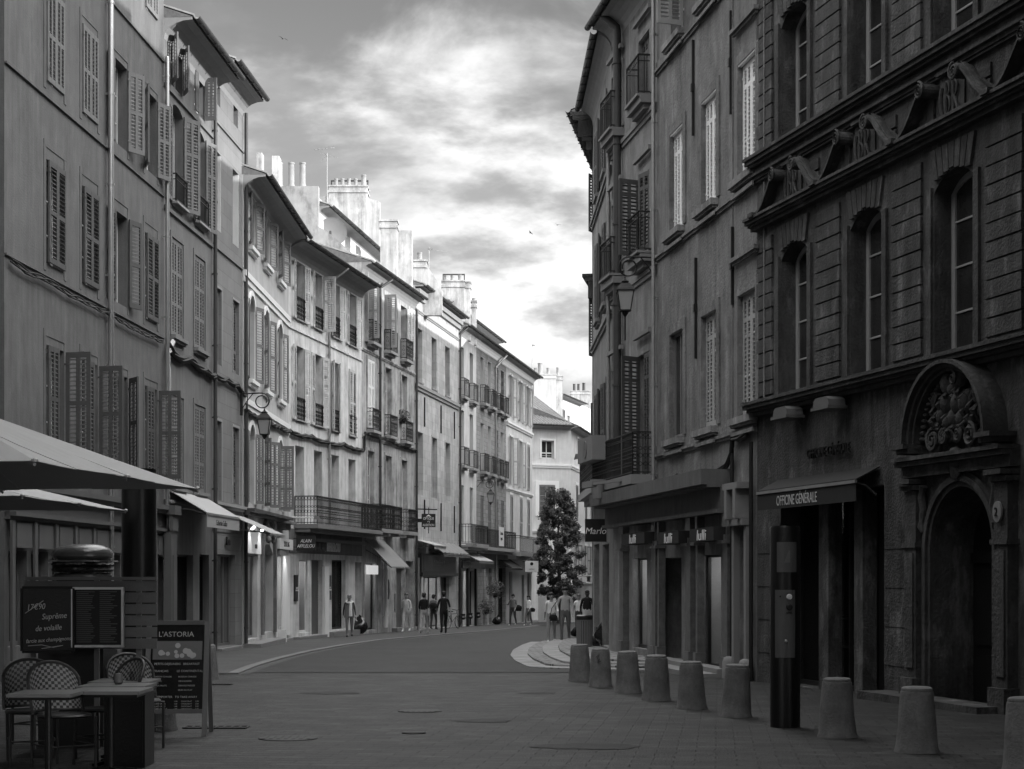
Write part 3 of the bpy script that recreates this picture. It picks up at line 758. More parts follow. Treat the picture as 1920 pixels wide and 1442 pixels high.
# chimney walls are placed from their outline in the picture: x range, top row, distance
def px_chim(Fc, x0, x1, ytop, Y, zbase, depth=.7, pots=(), m='plaster_chimney', slope=None, ptm='clay_pot', pr=.1, frame=False, cap=True):
    X0, X1 = (x0-CX)*Y/F0, (x1-CX)*Y/F0; zt = CZ+(HY-ytop)*Y/F0
    inv = Matrix.Rotation(-Fc.ang, 3, 'Z')
    def loc(X, Yw, z): v = inv @ (Vector((X, Yw, z))-Vector((Fc.A.x, Fc.A.y, Fc.zb))); return tuple(v)
    b = MB()
    def bx_(a, c, y0, y1, z0, z1): b.hexa([loc(a, y0, z0), loc(c, y0, z0), loc(c, y1, z0), loc(a, y1, z0), loc(a, y0, z1), loc(c, y0, z1), loc(c, y1, z1), loc(a, y1, z1)])
    bx_(X0, X1, Y, Y+depth, zbase, zt)
    if cap: bx_(X0-.05, X1+.05, Y-.05, Y+depth+.05, zt-.3, zt-.18); bx_(X0-.05, X1+.05, Y-.05, Y+depth+.05, zt+.001, zt+.08)
    if slope:
        xs, ye, ys = slope   # a sloping shoulder: to pixel xs, from row ye down to row ys
        Xs = (xs-CX)*Y/F0; za = CZ+(HY-ye)*Y/F0; zb = CZ+(HY-ys)*Y/F0
        n = 8
        for i in range(n):
            a = X1+(Xs-X1)*i/n; c = X1+(Xs-X1)*(i+1)/n
            fa = za+(zb-za)*((i/n)**1.25); fc = za+(zb-za)*(((i+1)/n)**1.25)
            b.hexa([loc(a, Y+.01, zbase), loc(c, Y+.01, zbase), loc(c, Y+.4, zbase), loc(a, Y+.4, zbase), loc(a, Y+.01, fa), loc(c, Y+.01, fc), loc(c, Y+.4, fc), loc(a, Y+.4, fa)])
    c = b.build('chimney', m, Fc.root)
    zt2 = zt+(.08 if cap else 0)
    for (px, ytp, *rr) in pots:
        hh = CZ+(HY-ytp)*Y/F0-zt2; rad = (rr[0] if rr else pr); X = (px-CX)*Y/F0; p = MB()
        p.lathe([(rad*1.2, -.02), (rad*1.2, .06), (rad, .12), (rad*.95, hh-.08), (rad*1.08, hh-.06), (rad*1.08, hh), (rad*.8, hh)], loc(X, Y+depth/2, zt2), 14)
        p.build('chimney_pot', rr[1] if len(rr) > 1 else ptm, c, smooth=True)
    if frame:
        f = MB(); z = zt2+.42; A = loc(X0, Y+depth*.75, z); B = loc(X1, Y+depth*.75, z); f.bar(A, B, .07)
        for X in (X0+.03, (X0+X1)/2, X1-.03): f.bar(loc(X, Y+depth*.75, zt2), loc(X, Y+depth*.75, z), .05)
        f.build('pot_frame', 'gutter_dark', c)
    return c
px_chim(B5, 503, 597, 349, 71.0, 11.5, .4, [(523, 303, .13), (545, 303, .13), (566, 303, .13)], 'chimney_grey', slope=(690, 425, 508), pr=.13, cap=False)
px_chim(B4, 481, 491, 286, 60.0, 12.5, .5, [], 'plaster_chimney', cap=False)
px_chim(B4, 510, 523, 292, 60.4, 13.0, .6, [], 'plaster_chimney', cap=False)
px_chim(B4, 493, 503, 345, 59.8, 13.0, .4, [(498, 338, .1)], 'chimney_grey')
# --- set-back attic storey behind the fifth house
A5 = Facade('attic_house', 'set-back attic storey with satellite dish under dark eaves, behind the worn-shutter house', 598, 73.0, 712, 85.0, 17.9, 'plaster_light')
for px, w in ((611, .5), (655, .8), (676, .8)):
    uc = A5.u(px); A5.win(uc-w/2, uc+w/2, A5.wz(14.9), A5.wz(16.7), sm='shutter_worn', L=None if px < 620 else 160, Rr=None if px < 620 else 150, cols=1, fm='frame_grey')
A5.wall(); A5.roof(A5.wz(17.6), .45, soff=.3)
d = MB(); uc = A5.u(621); d.lathe([(.02, 0), (.3, .03), (.5, .10), (.62, .20), (.63, .2), (.5, .12), (.3, .05), (.02, .02)], (0, 0, 0), 24)
ds = thing('satellite_dish', 'pale round satellite dish on the set-back attic wall between the chimneys', 'satellite dish', (0, 0, 0))
do = d.build('dish', 'trim_grey', ds, smooth=True, rot=(R(80), 0, R(20)))
a = MB(); a.bar((0, -.05, 0), (0, -.55, -.1), .03); a.tube([(0, -.55, -.16), (0, -.55, -.02)], .05, 8); a.bar((0, .1, 0), (0, .35, -.3), .05); a.build('feed_arm', 'gutter_dark', ds)
ds.location = ((622-CX)*74.0/F0, 74.0, CZ+(HY-437)*74.0/F0)
px_chim(A5, 617, 688, 350, 87.0, 13.0, 1.2, [(628, 330), (640, 330), (652, 330), (665, 330), (680, 323, .13)], 'plaster_chimney', slope=(712, 372, 378), pr=.1, frame=True)
px_chim(A5, 600, 614, 368, 86.0, 13.0, .5, [], 'chimney_grey', cap=False)
def antenna(label, px, ytop, ybot, Y, kind):
    t = thing('tv_antenna', label, 'antenna', ((px-CX)*Y/F0, Y, CZ+(HY-ybot)*Y/F0)); h = (ybot-ytop)*Y/F0
    b = MB(); b.tube([(0, 0, -1.2), (0, 0, h)], .032, 8); b.build('mast', 'zinc_dull', t)
    b = MB(); zz = h-.1
    if kind == 0:
        b.bar((-.7, 0, zz+.25), (.35, .3, zz+.45), .02)
        for i in range(6): q = -.6+i*.18; b.bar((q, -.15, zz+.27+i*.035), (q, .2, zz+.27+i*.035), .012)
        b.bar((-.3, 0, zz-.3), (0, 0, zz), .02); b.bar((.5, .1, zz-.1), (-.35, 0, zz+.1), .02)
    else:
        b.bar((-.05, 0, zz), (.9, .2, zz-.12), .02); b.bar((0, 0, zz), (.2, 0, zz), .09)
    b.build('aerial', 'zinc_dull', t)
antenna('thin television aerial on a tall mast beside the five-pot chimney', 613, 287, 372, 86, 0)

# --- sixth: dirty render, small iron balconies
def Y6(x): return Y5(678)*862/(1540.0-x)
B6 = Facade('townhouse', 'three-bay townhouse with dirty streaked render and little iron balconies at every window', 678, Y6(678), 778, Y6(778), 14.95, 'plaster_dirty')
b6 = [694.5, 727, 757]
grp(B6, b6, 1.05, 11.65, 14.0, [dict(L=100, Rr=None, sm='shutter_pale'), dict(L=98, sm='shutter_pale'), dict(L=None, Rr=150, sm='shutter_worn')], depth=.3, fm='frame_grey', cols=2)
grp(B6, b6, 1.05, 7.95, 10.85, [dict(L=0, Rr=0, sm='shutter_white', rails=(.3, .6)), None, None], depth=.22, fm='frame_white', fw=.09, sash=2, transom=None, sur=(.12, .04, 'plaster_dirty'))
grp(B6, b6, 1.05, 3.95, 7.0, None, depth=.22, fm='frame_white', fw=.11, sash=2, sur=(.12, .04, 'plaster_dirty'))
for z in (11.55, 7.85):
    for px in b6: B6.balcony(B6.u(px)-.62, B6.u(px)+.62, B6.wz(z), h=.9, o=.28, slab=.12, dens=.13)
B6.balcony(.02, B6.u(705), B6.wz(3.7), h=1.0, o=.8, slab=.16, dens=.12, name='long_balcony')
for px in b6[1:]: B6.balcony(B6.u(px)-.75, B6.u(px)+.75, B6.wz(3.75), h=1.0, o=.45, slab=.16, dens=.12)
for z in (11.2, 7.6): B6.band(B6.wz(z-.12), B6.wz(z), .07, 'plaster_dirty')
B6.pipe(B6.u(709), B6.wz(3.9), B6.wz(14.0), r=.055, o=.1, m='gutter_dark', head=(.5, .5, B6.wz(14.5)))
B6.pipe(B6.L-.06, B6.wz(-.6), B6.wz(14.2), r=.06, o=.1, m='gutter_dark')
B6.pipe(B6.u(718.5), B6.wz(-.5), B6.wz(2.4), r=.08, o=.12, m='trim_white')
B6.opening(684, 705, 1056, 1181, 'shop', fm='frame_dark', back='interior', inside='trim_grey', lamp=12)
b = MB(); b.b(B6.u(685), B6.u(704), .03, .12, B6.z(694, 1077), B6.z(694, 1060)); b.build('lit_panel', 'lit', B6.root)
B6.opening(743, 759, 1062, 1178, 'roller', dm='slats')
B6.opening(761, 775, 1052, 1178, 'door', dm='door_black', depth=.5)
aw = B6.awning(683, 719, 1012, 1.15, 1.15, m='canvas_grey', val=0)
b = MB(); uu = B6.u(726); b.lathe([(.02, -.01), (.2, 0), (.2, .05), (.02, .06)], (0, 0, 0), 18); q = b.build('wall_plaque', 'paint_dark', B6.root, loc=(uu, -.02, B6.wz(1.15)), rot=(R(90), 0, 0)); q.scale = (1, 2.2, 1)
b = MB(); b.b(B6.u(739), B6.u(742), .01, .05, B6.wz(.2), B6.wz(.95)); b.build('menu_box', 'trim_grey', B6.root)
B6.step(735, 758, .2, .25, 'trim_grey')
B6.wall(); B6.roof(B6.wz(14.75), .42, uo1=.15)
px_chim(B6, 713, 744, 415, 77.0, 14.2, .8, [], 'plaster_chimney')
px_chim(B6, 746, 772, 432, 79.0, 14.2, .9, [], 'plaster_chimney', cap=False)
px_chim(B6, 774, 800, 490, 81.5, 14.2, .8, [(786, 471, .12)], 'plaster_chimney', slope=(829, 500, 545))
b = MB()
# --- seventh: pale ashlar, three plain bays
def Y7(x): return Y6(778)*722/(1500.0-x)
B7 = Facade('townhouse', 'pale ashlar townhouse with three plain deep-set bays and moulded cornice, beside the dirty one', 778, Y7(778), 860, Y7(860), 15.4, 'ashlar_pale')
b7 = [787, 814, 839]
grp(B7, b7, 1.15, 10.95, 13.45, None, depth=.5, fm='frame_grey', sill=(.08, .08, .05, 'stone_trim'))
grp(B7, b7, 1.15, 5.6, 8.55, None, depth=.5, fm='frame_grey', sur=(.1, .03, 'ashlar_pale'))
B7.band(B7.wz(10.5), B7.wz(10.8), .12, 'stone_trim'); B7.band(B7.wz(14.15), B7.wz(14.3), .08, 'stone_trim'); B7.band(B7.wz(14.75), B7.wz(15.2), .25, 'stone_trim')
for px in (795, 826, 851):
    for z in (8.9,): B7.extra
    b = MB(); b.b(B7.u(px)-.04, B7.u(px)+.04, .005, .06, B7.wz(8.9), B7.wz(10.3)); b.build('wall_tie', 'iron', B7.root)
    b = MB(); b.b(B7.u(px)-.04, B7.u(px)+.04, .005, .06, B7.wz(4.0), B7.wz(5.4)); b.build('wall_tie', 'iron', B7.root)
B7.pipe(B7.L-.06, B7.wz(-.9), B7.wz(14.4), r=.06, o=.1, m='gutter_dark', head=(.5, .5, B7.wz(15.0)))
B7.opening(785, 794, 1082, 1176, 'shop', fm='frame_dark', back='interior', lamp=14)
B7.opening(796, 825, 1082, 1176, 'shop', fm='frame_dark', back='interior', inside='trim_white', lamp=26, n=2)
B7.opening(827, 842, 1082, 1176, 'shop', fm='frame_dark', back='interior')
b = MB(); b.b(B7.u(782), B7.u(848), .02, .22, B7.z(815, 1081), B7.z(815, 1040)); b.b(B7.u(781), B7.u(849), .02, .3, B7.z(815, 1080), B7.z(815, 1074)); fs = b.build('fascia', 'paint_dark', B7.root)
b = MB(); b.b(B7.u(786), B7.u(843), .225, .235, B7.z(815, 1071), B7.z(815, 1043)); b.build('fascia_panel', 'frame_grey', fs)
text('M  Bistrot Romain  M', .42, 'pale_text', 'lettering', fs, (B7.u(815), -.24, B7.z(815, 1061)), sx=.7)
B7.awning(779, 802, 1013, .25, .9, m='canvas_pale', val=.12)
B7.awning(803, 855, 1018, .55, .75, m='canvas_grey', val=.1, rib=True, name='fringed_awning')
b = MB(); b.tube([(B7.u(781), -.1, B7.wz(-.9)), (B7.u(781), -.1, B7.wz(2.6))], .06, 8); b.build('downpipe', 'zinc_dull', B7.root)
B7.wall(); B7.roof(B7.wz(15.4), .4, soff=.1)
px_chim(B7, 829, 871, 528, 92.0, 14.5, .9, [(836, 514), (848, 514), (862, 513)], 'plaster_chimney', pr=.11, frame=True)
px_chim(B7, 871.3, 882, 530, 92.3, 14.5, .7, [], 'plaster_chimney')
px_chim(B7, 884, 893, 566, 94.0, 14.5, .6, [(889, 558, .12)], 'plaster_chimney')
antenna('thin dark stove pipe rising behind the pale ashlar house roof', 804, 463, 530, 84, 1)
A7 = Facade('attic_house', 'upper set-back roof storey with a black eaves line above the far left houses', 826, 92.0, 930, 108, 16.6, 'plaster_light')
A7.wall(); A7.roof(A7.wz(16.6), .5, soff=.25)

def Y8(x): return Y7(860)*670/(1530.0-x)
B8 = Facade('townhouse', 'slim light plaster townhouse, two bays with window balconies, next to the pale ashlar house', 860, Y8(860), 893, Y8(893), 15.1, 'plaster_light')
b8 = [866.5, 884]
grp(B8, b8, 1.0, 11.35, 13.95, [dict(cas='frame_white')]*2, depth=.3, fm='frame_grey')
grp(B8, b8, 1.0, 7.7, 10.6, [dict(cas='frame_white')]*2, depth=.3, fm='frame_grey')
grp(B8, b8, 1.0, 3.6, 6.6, [dict(L=0, Rr=0, sm='door_pale')]*2, depth=.3, fm='frame_white', so=-.1, cols=1)
for z in (11.3, 7.65):
    for px in b8: B8.balcony(B8.u(px)-.6, B8.u(px)+.6, B8.wz(z), h=.95, o=.25, slab=.14, dens=.14, curl=False)
B8.balcony(.03, B8.L-.2, B8.wz(3.5), h=1.0, o=.7, slab=.2, dens=.14, curl=False)
B8.opening(862, 873, 1070, 1174, 'shop', fm='paint_dark', back='interior', lamp=16); B8.opening(877, 889, 1070, 1173, 'shop', fm='paint_dark', back='interior')
b = MB(); b.b(.02, B8.L-.02, .02, .2, B8.z(876, 1066), B8.z(876, 1052))
for x in (861, 875, 890): b.b(B8.u(x)-.15, B8.u(x)+.15, .02, .14, B8.z(876, 1175), B8.z(876, 1066)); b.lathe([(.1, 0), (.16, .1), (.1, .2), (.14, .3)], (B8.u(x), -.2, B8.z(876, 1160)), 10)
fs = b.build('shop_joinery', 'paint_dark', B8.root); text('FOURNIL', .34, 'pale_text', 'lettering', fs, (B8.u(873), -.205, B8.z(876, 1064)), sx=.8)
B8.awning(864, 892, 1036, .45, 1.0, m='canvas_pale', val=.08)
B8.wall(); B8.roof(B8.wz(15.05), .5)

B9 = Facade('townhouse', 'old exposed-brick townhouse with four narrow bays and a lantern on its corner', 893, Y8(893), 949, Y8(949), 15.1, 'brick_old')
b9 = [904, 918, 931.5, 942]
grp(B9, b9, .95, 11.6, 14.1, [dict(cas='frame_white'), dict(cas='frame_white'), None, None], depth=.3, fm='frame_white')
grp(B9, b9, .95, 7.75, 10.4, [dict(cas='frame_white')]*2+[None, dict(cas='frame_white')], depth=.3, fm='frame_white')
grp(B9, b9, .95, 3.55, 6.3, [dict(L=0, Rr=0, sm='shutter_grey', cols=2)]*4, depth=.2, so=-.05)
for z in (11.5, 7.65):
    for px in b9: B9.balcony(B9.u(px)-.58, B9.u(px)+.58, B9.wz(z), h=1.0, o=.3, slab=.15, dens=.14, curl=False)
B9.balcony(.1, B9.L-.1, B9.wz(3.4), h=1.0, o=.6, slab=.2, dens=.15, curl=False, name='long_balcony')
B9.pipe(B9.u(927), B9.wz(-.9), B9.wz(13.9), r=.06, o=.1, m='zinc_dull', head=(1.6, .45, B9.wz(14.9)))
b = MB(); u0 = B9.u(915); b.b(u0, u0+1.5, .64, .66, B9.wz(3.5), B9.wz(4.6)); q = b.build('balcony_banner', 'sign_white', B9.root)
text('Location\nappart.', .3, 'dark_text', 'lettering', q, (u0+.75, -.665, B9.wz(4.15)), sx=.8)
B9.opening(904, 910, 1066, 1172, 'shop', fm='frame_white', back='interior', lamp=10); B9.opening(914, 922, 1066, 1171, 'door', dm='door_pale'); B9.opening(934, 947, 1064, 1170, 'shop', fm='paint_dark', back='interior_dark')
b = MB(); b.b(.05, B9.L-.05, .01, .12, B9.wz(2.75), B9.wz(3.1)); b.build('fascia', 'plaster_grey', B9.root)
B9.awning(934, 956, 1048, .5, .8, m='canvas_dark', val=.1)
B9.wall(); B9.roof(B9.wz(15.05), .5)

B10 = Facade('townhouse', 'light house with tall closed louvred shutters at the far left end, beside the street tree', 949, Y8(949), 998, Y8(998), 15.1, 'plaster_white')
b10 = [958, 976, 990]
grp(B10, b10, 1.1, 11.6, 14.15, [dict(L=165, Rr=165)]*3, sm='shutter_pale', cols=1, rails=(.5,), sur=(.13, .04, 'trim_white'), fm='frame_white')
grp(B10, b10, 1.1, 7.4, 10.4, [dict(L=165, Rr=150), dict(L=165, Rr=165), dict(L=0, Rr=0)], sm='shutter_pale', cols=1, rails=(.5,), sur=(.13, .04, 'trim_white'), fm='frame_white')
grp(B10, b10, 1.1, 4.3, 6.8, [dict(L=0, Rr=0)]*3, sm='shutter_pale', cols=1, rails=(.35,), sur=(.13, .04, 'trim_white'))
B10.band(B10.wz(11.0), B10.wz(11.25), .12, 'trim_white'); B10.band(B10.wz(7.0), B10.wz(7.2), .1, 'trim_white')
B10.balcony(.3, B10.L+.25, B10.wz(3.25), h=1.0, o=.8, slab=.25, dens=.2, curl=False, m='iron', name='corner_balcony')
B10.opening(955, 961, 1072, 1169, 'door', dm='door_wood'); B10.opening(978, 983, 1078, 1167, 'shop', fm='frame_dark', back='interior'); B10.opening(989, 996, 1075, 1166, 'shop', fm='frame_dark', back='interior')
B10.awning(984, 997, 1045, .3, .8, m='sign_white', val=0)
B10.wall(); B10.roof(B10.wz(15.05), .5, uo1=.4)

# --- house across the end of the street, and what rises behind it
E1 = Facade('townhouse', 'pale rounded-corner house closing the street, behind the tree', 985, 124.5, 1070, 126, 13.1, 'plaster_white')
E1.win(E1.u(1027)-.5, E1.u(1027)+.5, E1.wz(10.45), E1.wz(11.75), sur=(.14, .05, 'trim_white'), trans=2, transom=E1.wz(10.85))
E1.win(E1.u(1025.5)-.65, E1.u(1025.5)+.65, E1.wz(6.2), E1.wz(8.5), L=0, Rr=0, sm='shutter_grey', cols=1, rails=(.48,), sur=(.3, .06, 'trim_white'))
E1.win(E1.u(1052)-.6, E1.u(1052)+.6, E1.wz(2.2), E1.wz(4.3), sur=(.2, .05, 'trim_white'))
E1.band(E1.wz(9.75), E1.wz(10.05), .12, 'trim_white'); E1.band(E1.wz(4.95), E1.wz(5.2), .15, 'trim_white')
E1.wall(); E1.roof(E1.wz(12.9), .45, pitch=.42, depth=6, soff=.35)
E2 = Facade('townhouse', 'pale side wing with three close tall windows beyond the rounded corner at the street end', 1070, 126, 1118, 141, 13.1, 'plaster_white')
for px in (1084, 1091.5, 1099): E2.win(E2.u(px)-.7, E2.u(px)+.7, E2.wz(10.7), E2.wz(12.3), sur=(.12, .05, 'trim_white'))
for px in (1081, 1098, 1108):
    E2.win(E2.u(px)-.7, E2.u(px)+.7, E2.wz(6.2), E2.wz(8.7), L=0, Rr=0, sm='shutter_grey', cols=1, rails=(.5,), sur=(.2, .05, 'trim_white'))
    E2.win(E2.u(px)-.7, E2.u(px)+.7, E2.wz(1.9), E2.wz(4.2), L=165, Rr=165, sm='shutter_grey', cols=1, sur=(.2, .05, 'trim_white'))
E2.band(E2.wz(9.75), E2.wz(10.05), .12, 'trim_white'); E2.band(E2.wz(4.95), E2.wz(5.2), .3, 'trim_white'); E2.band(E2.wz(1.15), E2.wz(1.35), .5, 'trim_white')
E2.opening(1085, 1110, 1080, 1150, 'shop', fm='frame_dark', back='interior_dark', inside='trim_grey')
E2.wall(); E2.roof(E2.wz(12.9), .5, pitch=.42, depth=6, soff=.35)
E3 = Facade('townhouse', 'tall chimney-topped gable wall rising behind the tiled roof at the street end', 985, 140, 1042, 142, 18.3, 'plaster_white')
for k in range(3): E3.band(0, E3.top-.4, .12, 'plaster_white', u0=E3.u(1006+k*14), u1=E3.u(1006+k*14)+.35, step=False, name='flue')
E3.wall()
px_chim(E3, 1001, 1043, 703, 139.7, 12, .8, [(1004, 689, .12), (1013, 680, .2), (1028, 689, .14)], 'plaster_white', pr=.15)
px_chim(E3, 1042.5, 1055, 706, 143, 12, .8, [(1046, 688, .12)], 'plaster_chimney', pr=.15)
antenna('tall thin mast with a small arm above the roofs at the end of the street', 998, 645, 700, 135, 1)
E4 = Facade('townhouse', 'small upper house with a tiled roof and one shuttered window among the far rooftops', 1041, 150, 1108, 163, 17.8, 'plaster_white')
E4.win(E4.u(1055)-.7, E4.u(1055)+.7, E4.wz(14.2), E4.wz(16.8), L=0, Rr=0, sm='shutter_grey', cols=1)
E4.win(E4.u(1066)-.5, E4.u(1066)+.5, E4.wz(14.2), E4.wz(16.4))
E4.wall(); E4.roof(E4.wz(17.9), .6, u1=E4.u(1088), soff=.3, pitch=.2)
E5 = Facade('townhouse', 'brightest sunlit white block with three flue pipes, furthest among the rooftops', 1050, 175, 1125, 176, 19.8, 'plaster_chimney')
E5.wall()
px_chim(E5, 1070, 1106, 734, 174.6, 15, 1.0, [(1077, 719, .13, 'gutter_dark'), (1085, 719, .13, 'gutter_dark'), (1095, 717, .16, 'gutter_dark')], 'plaster_chimney')
# ================================================================ RIGHT SIDE OF THE STREET
def YS(x): return 31.4*1300/(x-120.0)
G1 = Vector(((1420-CX)*31.4/F0, 31.4)); G2 = G1+Vector((.2625, -1))*25
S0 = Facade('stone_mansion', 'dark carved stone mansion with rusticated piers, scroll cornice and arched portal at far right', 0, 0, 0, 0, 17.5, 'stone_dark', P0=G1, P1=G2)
W = S0.wz
wc = [S0.u(1490), S0.u(1628), S0.u(1789)]
sp = (wc[2]-wc[0])/2
wc = [wc[0]+sp*i for i in range(8)]
for i, uc in enumerate(wc):
    if uc+.6 > S0.L: break
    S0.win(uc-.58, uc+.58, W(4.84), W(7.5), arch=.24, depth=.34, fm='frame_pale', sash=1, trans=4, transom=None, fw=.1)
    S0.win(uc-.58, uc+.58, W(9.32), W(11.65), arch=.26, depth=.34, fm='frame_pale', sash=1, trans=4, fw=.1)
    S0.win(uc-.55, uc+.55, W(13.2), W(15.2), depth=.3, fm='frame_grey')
# rusticated blocks on the piers
edges = [0.06]+[x for uc in wc if uc+.9 < S0.L for x in (uc-.90, uc+.90)]
edges = edges+[S0.L-.1]
for k in range(0, len(edges)-1, 2):
    a, c = edges[k], edges[k+1]
    if c-a < .15 or a > S0.L-1: continue
    for (za, zb_) in ((4.95, 8.0), (9.4, 13.0)):
        b = MB(); z = za; h = .262
        while z+h < zb_:
            j = .0
            b.b(a+.01, c-.01, .001, .045+random.uniform(-.006, .006), W(z), W(z+h-.028)); z += h
        b.build('rusticated_pier', 'stone_dark', S0.root)
for uc in wc[:6]:      # long keyed lintels over the arches
    for z0, z1, ar in ((4.84, 7.5, .24), (9.32, 11.65, .26)):
        b = MB()
        for k in range(-3, 4):
            a = k*.15; b.hexa([(uc+a-.066, -.002, W(z1)+.02-abs(k)*.03), (uc+a+.066, -.002, W(z1)+.02-abs(k)*.03), (uc+a*1.25+.08, -.002, W(z1)+.38), (uc+a*1.25-.08, -.002, W(z1)+.38),
                               (uc+a-.066, -.05, W(z1)+.02-abs(k)*.03), (uc+a+.066, -.05, W(z1)+.02-abs(k)*.03), (uc+a*1.25+.08, -.05, W(z1)+.38), (uc+a*1.25-.08, -.05, W(z1)+.38)])
        b.b(uc-.74, uc-.60, .001, .05, W(z0), W(z1)-.15); b.b(uc+.60, uc+.74, .001, .05, W(z0), W(z1)-.15)
        b.build('window_surround', 'stone_dark', S0.root)
def mould(z1, prof, u0, u1, name='cornice', m='stone_carved'):
    b = MB(); z = z1
    for h, o in prof: b.b(u0, u1, .001, o, W(z-h+.004), W(z)); z -= h
    return b.build(name, m, S0.root)
mould(9.30, [(.06, .30), (.07, .26), (.05, .20), (.10, .12), (.05, .16), (.06, .10), (.04, .07)], .0, S0.L)
mould(8.19, [(.05, .30), (.06, .26), (.04, .20), (.06, .14)], .0, S0.L)
mould(4.83, [(.06, .34), (.07, .30), (.05, .22), (.07, .14)], .0, S0.L)
pc = [(wc[i]+wc[i+1])/2 for i in range(len(wc)-1)]
pcs = [wc[0]-sp/2+.15]+pc
for k, uc in enumerate(pcs[:7]):      # swan-neck scroll bands that meet over every pier
    b = MB()
    b.b(uc-.10, uc+.10, .02, .34, W(8.16), W(8.235))
    for sg in (-1, 1):
        if k == 0 and sg < 0: continue
        pts = []
        for i in range(13):
            t = i/12; x = sg*(.02+.86*t); z = 8.20+.60*(t*t*(3-2*t))*(.35+.65*t)
            pts.append((uc+x, .30-.02*t, z))
        wd = .22; b.hexa([(uc, -.02, W(8.2)), (uc+sg*.86, -.02, W(8.2)), (uc+sg*.86, -.05, W(8.2)), (uc, -.05, W(8.2)), (uc, -.02, W(8.21)), (uc+sg*.86, -.02, W(8.78)), (uc+sg*.86, -.05, W(8.78)), (uc, -.05, W(8.21))])
        for p, q in zip(pts[:-1], pts[1:]):
            for dd, tt in ((0, .05), (.08, .075), (.16, .05)):
                o0 = .02+dd+.0; o1 = o0+.075
                b.hexa([(p[0], -o0, W(p[2])), (q[0], -o0, W(q[2])), (q[0], -o1, W(q[2])), (p[0], -o1, W(p[2])), (p[0], -o0, W(p[2]+tt)), (q[0], -o0, W(q[2]+tt)), (q[0], -o1, W(q[2]+tt)), (p[0], -o1, W(p[2]+tt))])
        e = pts[-1]; cx_, cz_ = e[0], W(e[2]-.07)
        sp_ = []
        for i in range(40):
            a = i/39*4.6*PI; r = .125*(1-i/44); sp_.append((cx_+sg*r*math.sin(a), -.30, cz_+r*math.cos(a)))
        b.tube(sp_, [.022*(1-i/60) for i in range(40)], 5)
        b.lathe([(.10, 0), (.10, .27)], (cx_, -.28, cz_), 14, axis='y')
    b.build('scroll', 'stone_carved', S0.root)
for k, uc in enumerate(wc[:6]):      # ciphers and crests over the windows
    b = MB(); z0 = W(8.27)
    b.b(uc-.32, uc+.32, .001, .12, W(8.88), W(8.94))
    def curl(cx_, cz_, r, a0, a1, t=.022, o=.06): b.tube([(cx_+r*math.cos(R(a0+(a1-a0)*i/10)), -o, cz_+r*1.3*math.sin(R(a0+(a1-a0)*i/10))) for i in range(11)], t, 6)
    curl(uc-.12, z0+.38, .09, -90, 90); curl(uc-.12, z0+.16, .11, -90, 90); b.tube([(uc-.12, -.06, z0+.02), (uc-.12, -.06, z0+.5)], .024, 6)
    curl(uc+.10, z0+.36, .09, -90, 90); b.tube([(uc+.10, -.07, z0+.02), (uc+.10, -.07, z0+.48)], .024, 6); b.tube([(uc+.12, -.07, z0+.24), (uc+.24, -.07, z0+.02)], .024, 6)
    curl(uc, z0+.25, .30, 150, 330, .03, .05)
    b.b(uc-.34, uc+.34, .001, .03, W(8.24), W(8.879)); b.build('cipher_relief', 'stone_carved', S0.root)
    for q in range(3): b = MB(); b.b(uc-1.05+q*.13, uc-.95+q*.13, .001, .05, W(8.45)-q*.04, W(8.8)); b.build('triglyph', 'stone_carved', S0.root)
    for q in range(2): b = MB(); b.b(uc+.62, uc+1.05, .001, .04, W(8.32+q*.22), W(8.50+q*.22)); b.build('frieze_block', 'stone_carved', S0.root)
# shop front of the mansion
u0, u1 = S0.u(1464), S0.u(1658)
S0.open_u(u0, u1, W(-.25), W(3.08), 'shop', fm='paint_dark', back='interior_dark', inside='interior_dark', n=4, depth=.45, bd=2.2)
for x0, x1 in ((1530, 1548), (1596, 1612)):
    b = MB(); b.b(S0.u(x0), S0.u(x1), -.3, -.05, W(-.45), W(3.07)); b.build('shop_post', 'stone_dark', S0.root)
b = MB(); b.b(S0.u(1613), u1-.05, -.36, -.32, W(-.3), W(3.0)); b.build('door', 'door_black', S0.root)
aw, a0, a1, z0, z1 = S0.awning(1462, 1652, 887, .2, .42, m='canvas_dark', val=.28, name='awning')
text('OFFICINE GÉNÉRALE', .245, 'pale_text', 'lettering', aw, ((a0+a1)/2-.28, -.435, z0-.30), ext=.002, sx=.72)
text('OFFICINE GÉNÉRALE', .24, 'dark_text', 'lettering', S0.root, (S0.u(1560), -.07, W(3.66)), ext=.015, sx=.74)
for x in (1500, 1578):
    uu = S0.u(x); b = MB(); prof = [(-.30, 0), (-.28, .10), (-.20, .15), (.20, .15), (.28, .10), (.30, 0)]
    for (p, q) in zip(prof[:-1], prof[1:]): b.hexa([(uu+.1+p[0], -.12, W(4.42)), (uu+.1+q[0], -.12, W(4.42)), (uu+.1+q[0], -.42, W(4.42)), (uu+.1+p[0], -.42, W(4.42)), (uu+.1+p[0], -.12, W(4.42+p[1])+.002), (uu+.1+q[0], -.12, W(4.42+q[1])+.002), (uu+.1+q[0], -.42, W(4.42+q[1])+.002), (uu+.1+p[0], -.42, W(4.42+p[1])+.002)])
    b.b(uu-.23, uu+.43, .10, .45, W(4.37), W(4.419)); b.b(uu+.05, uu+.15, .0, .12, W(4.40), W(4.5)); b.build('floodlight', 'metal_panel', S0.root)
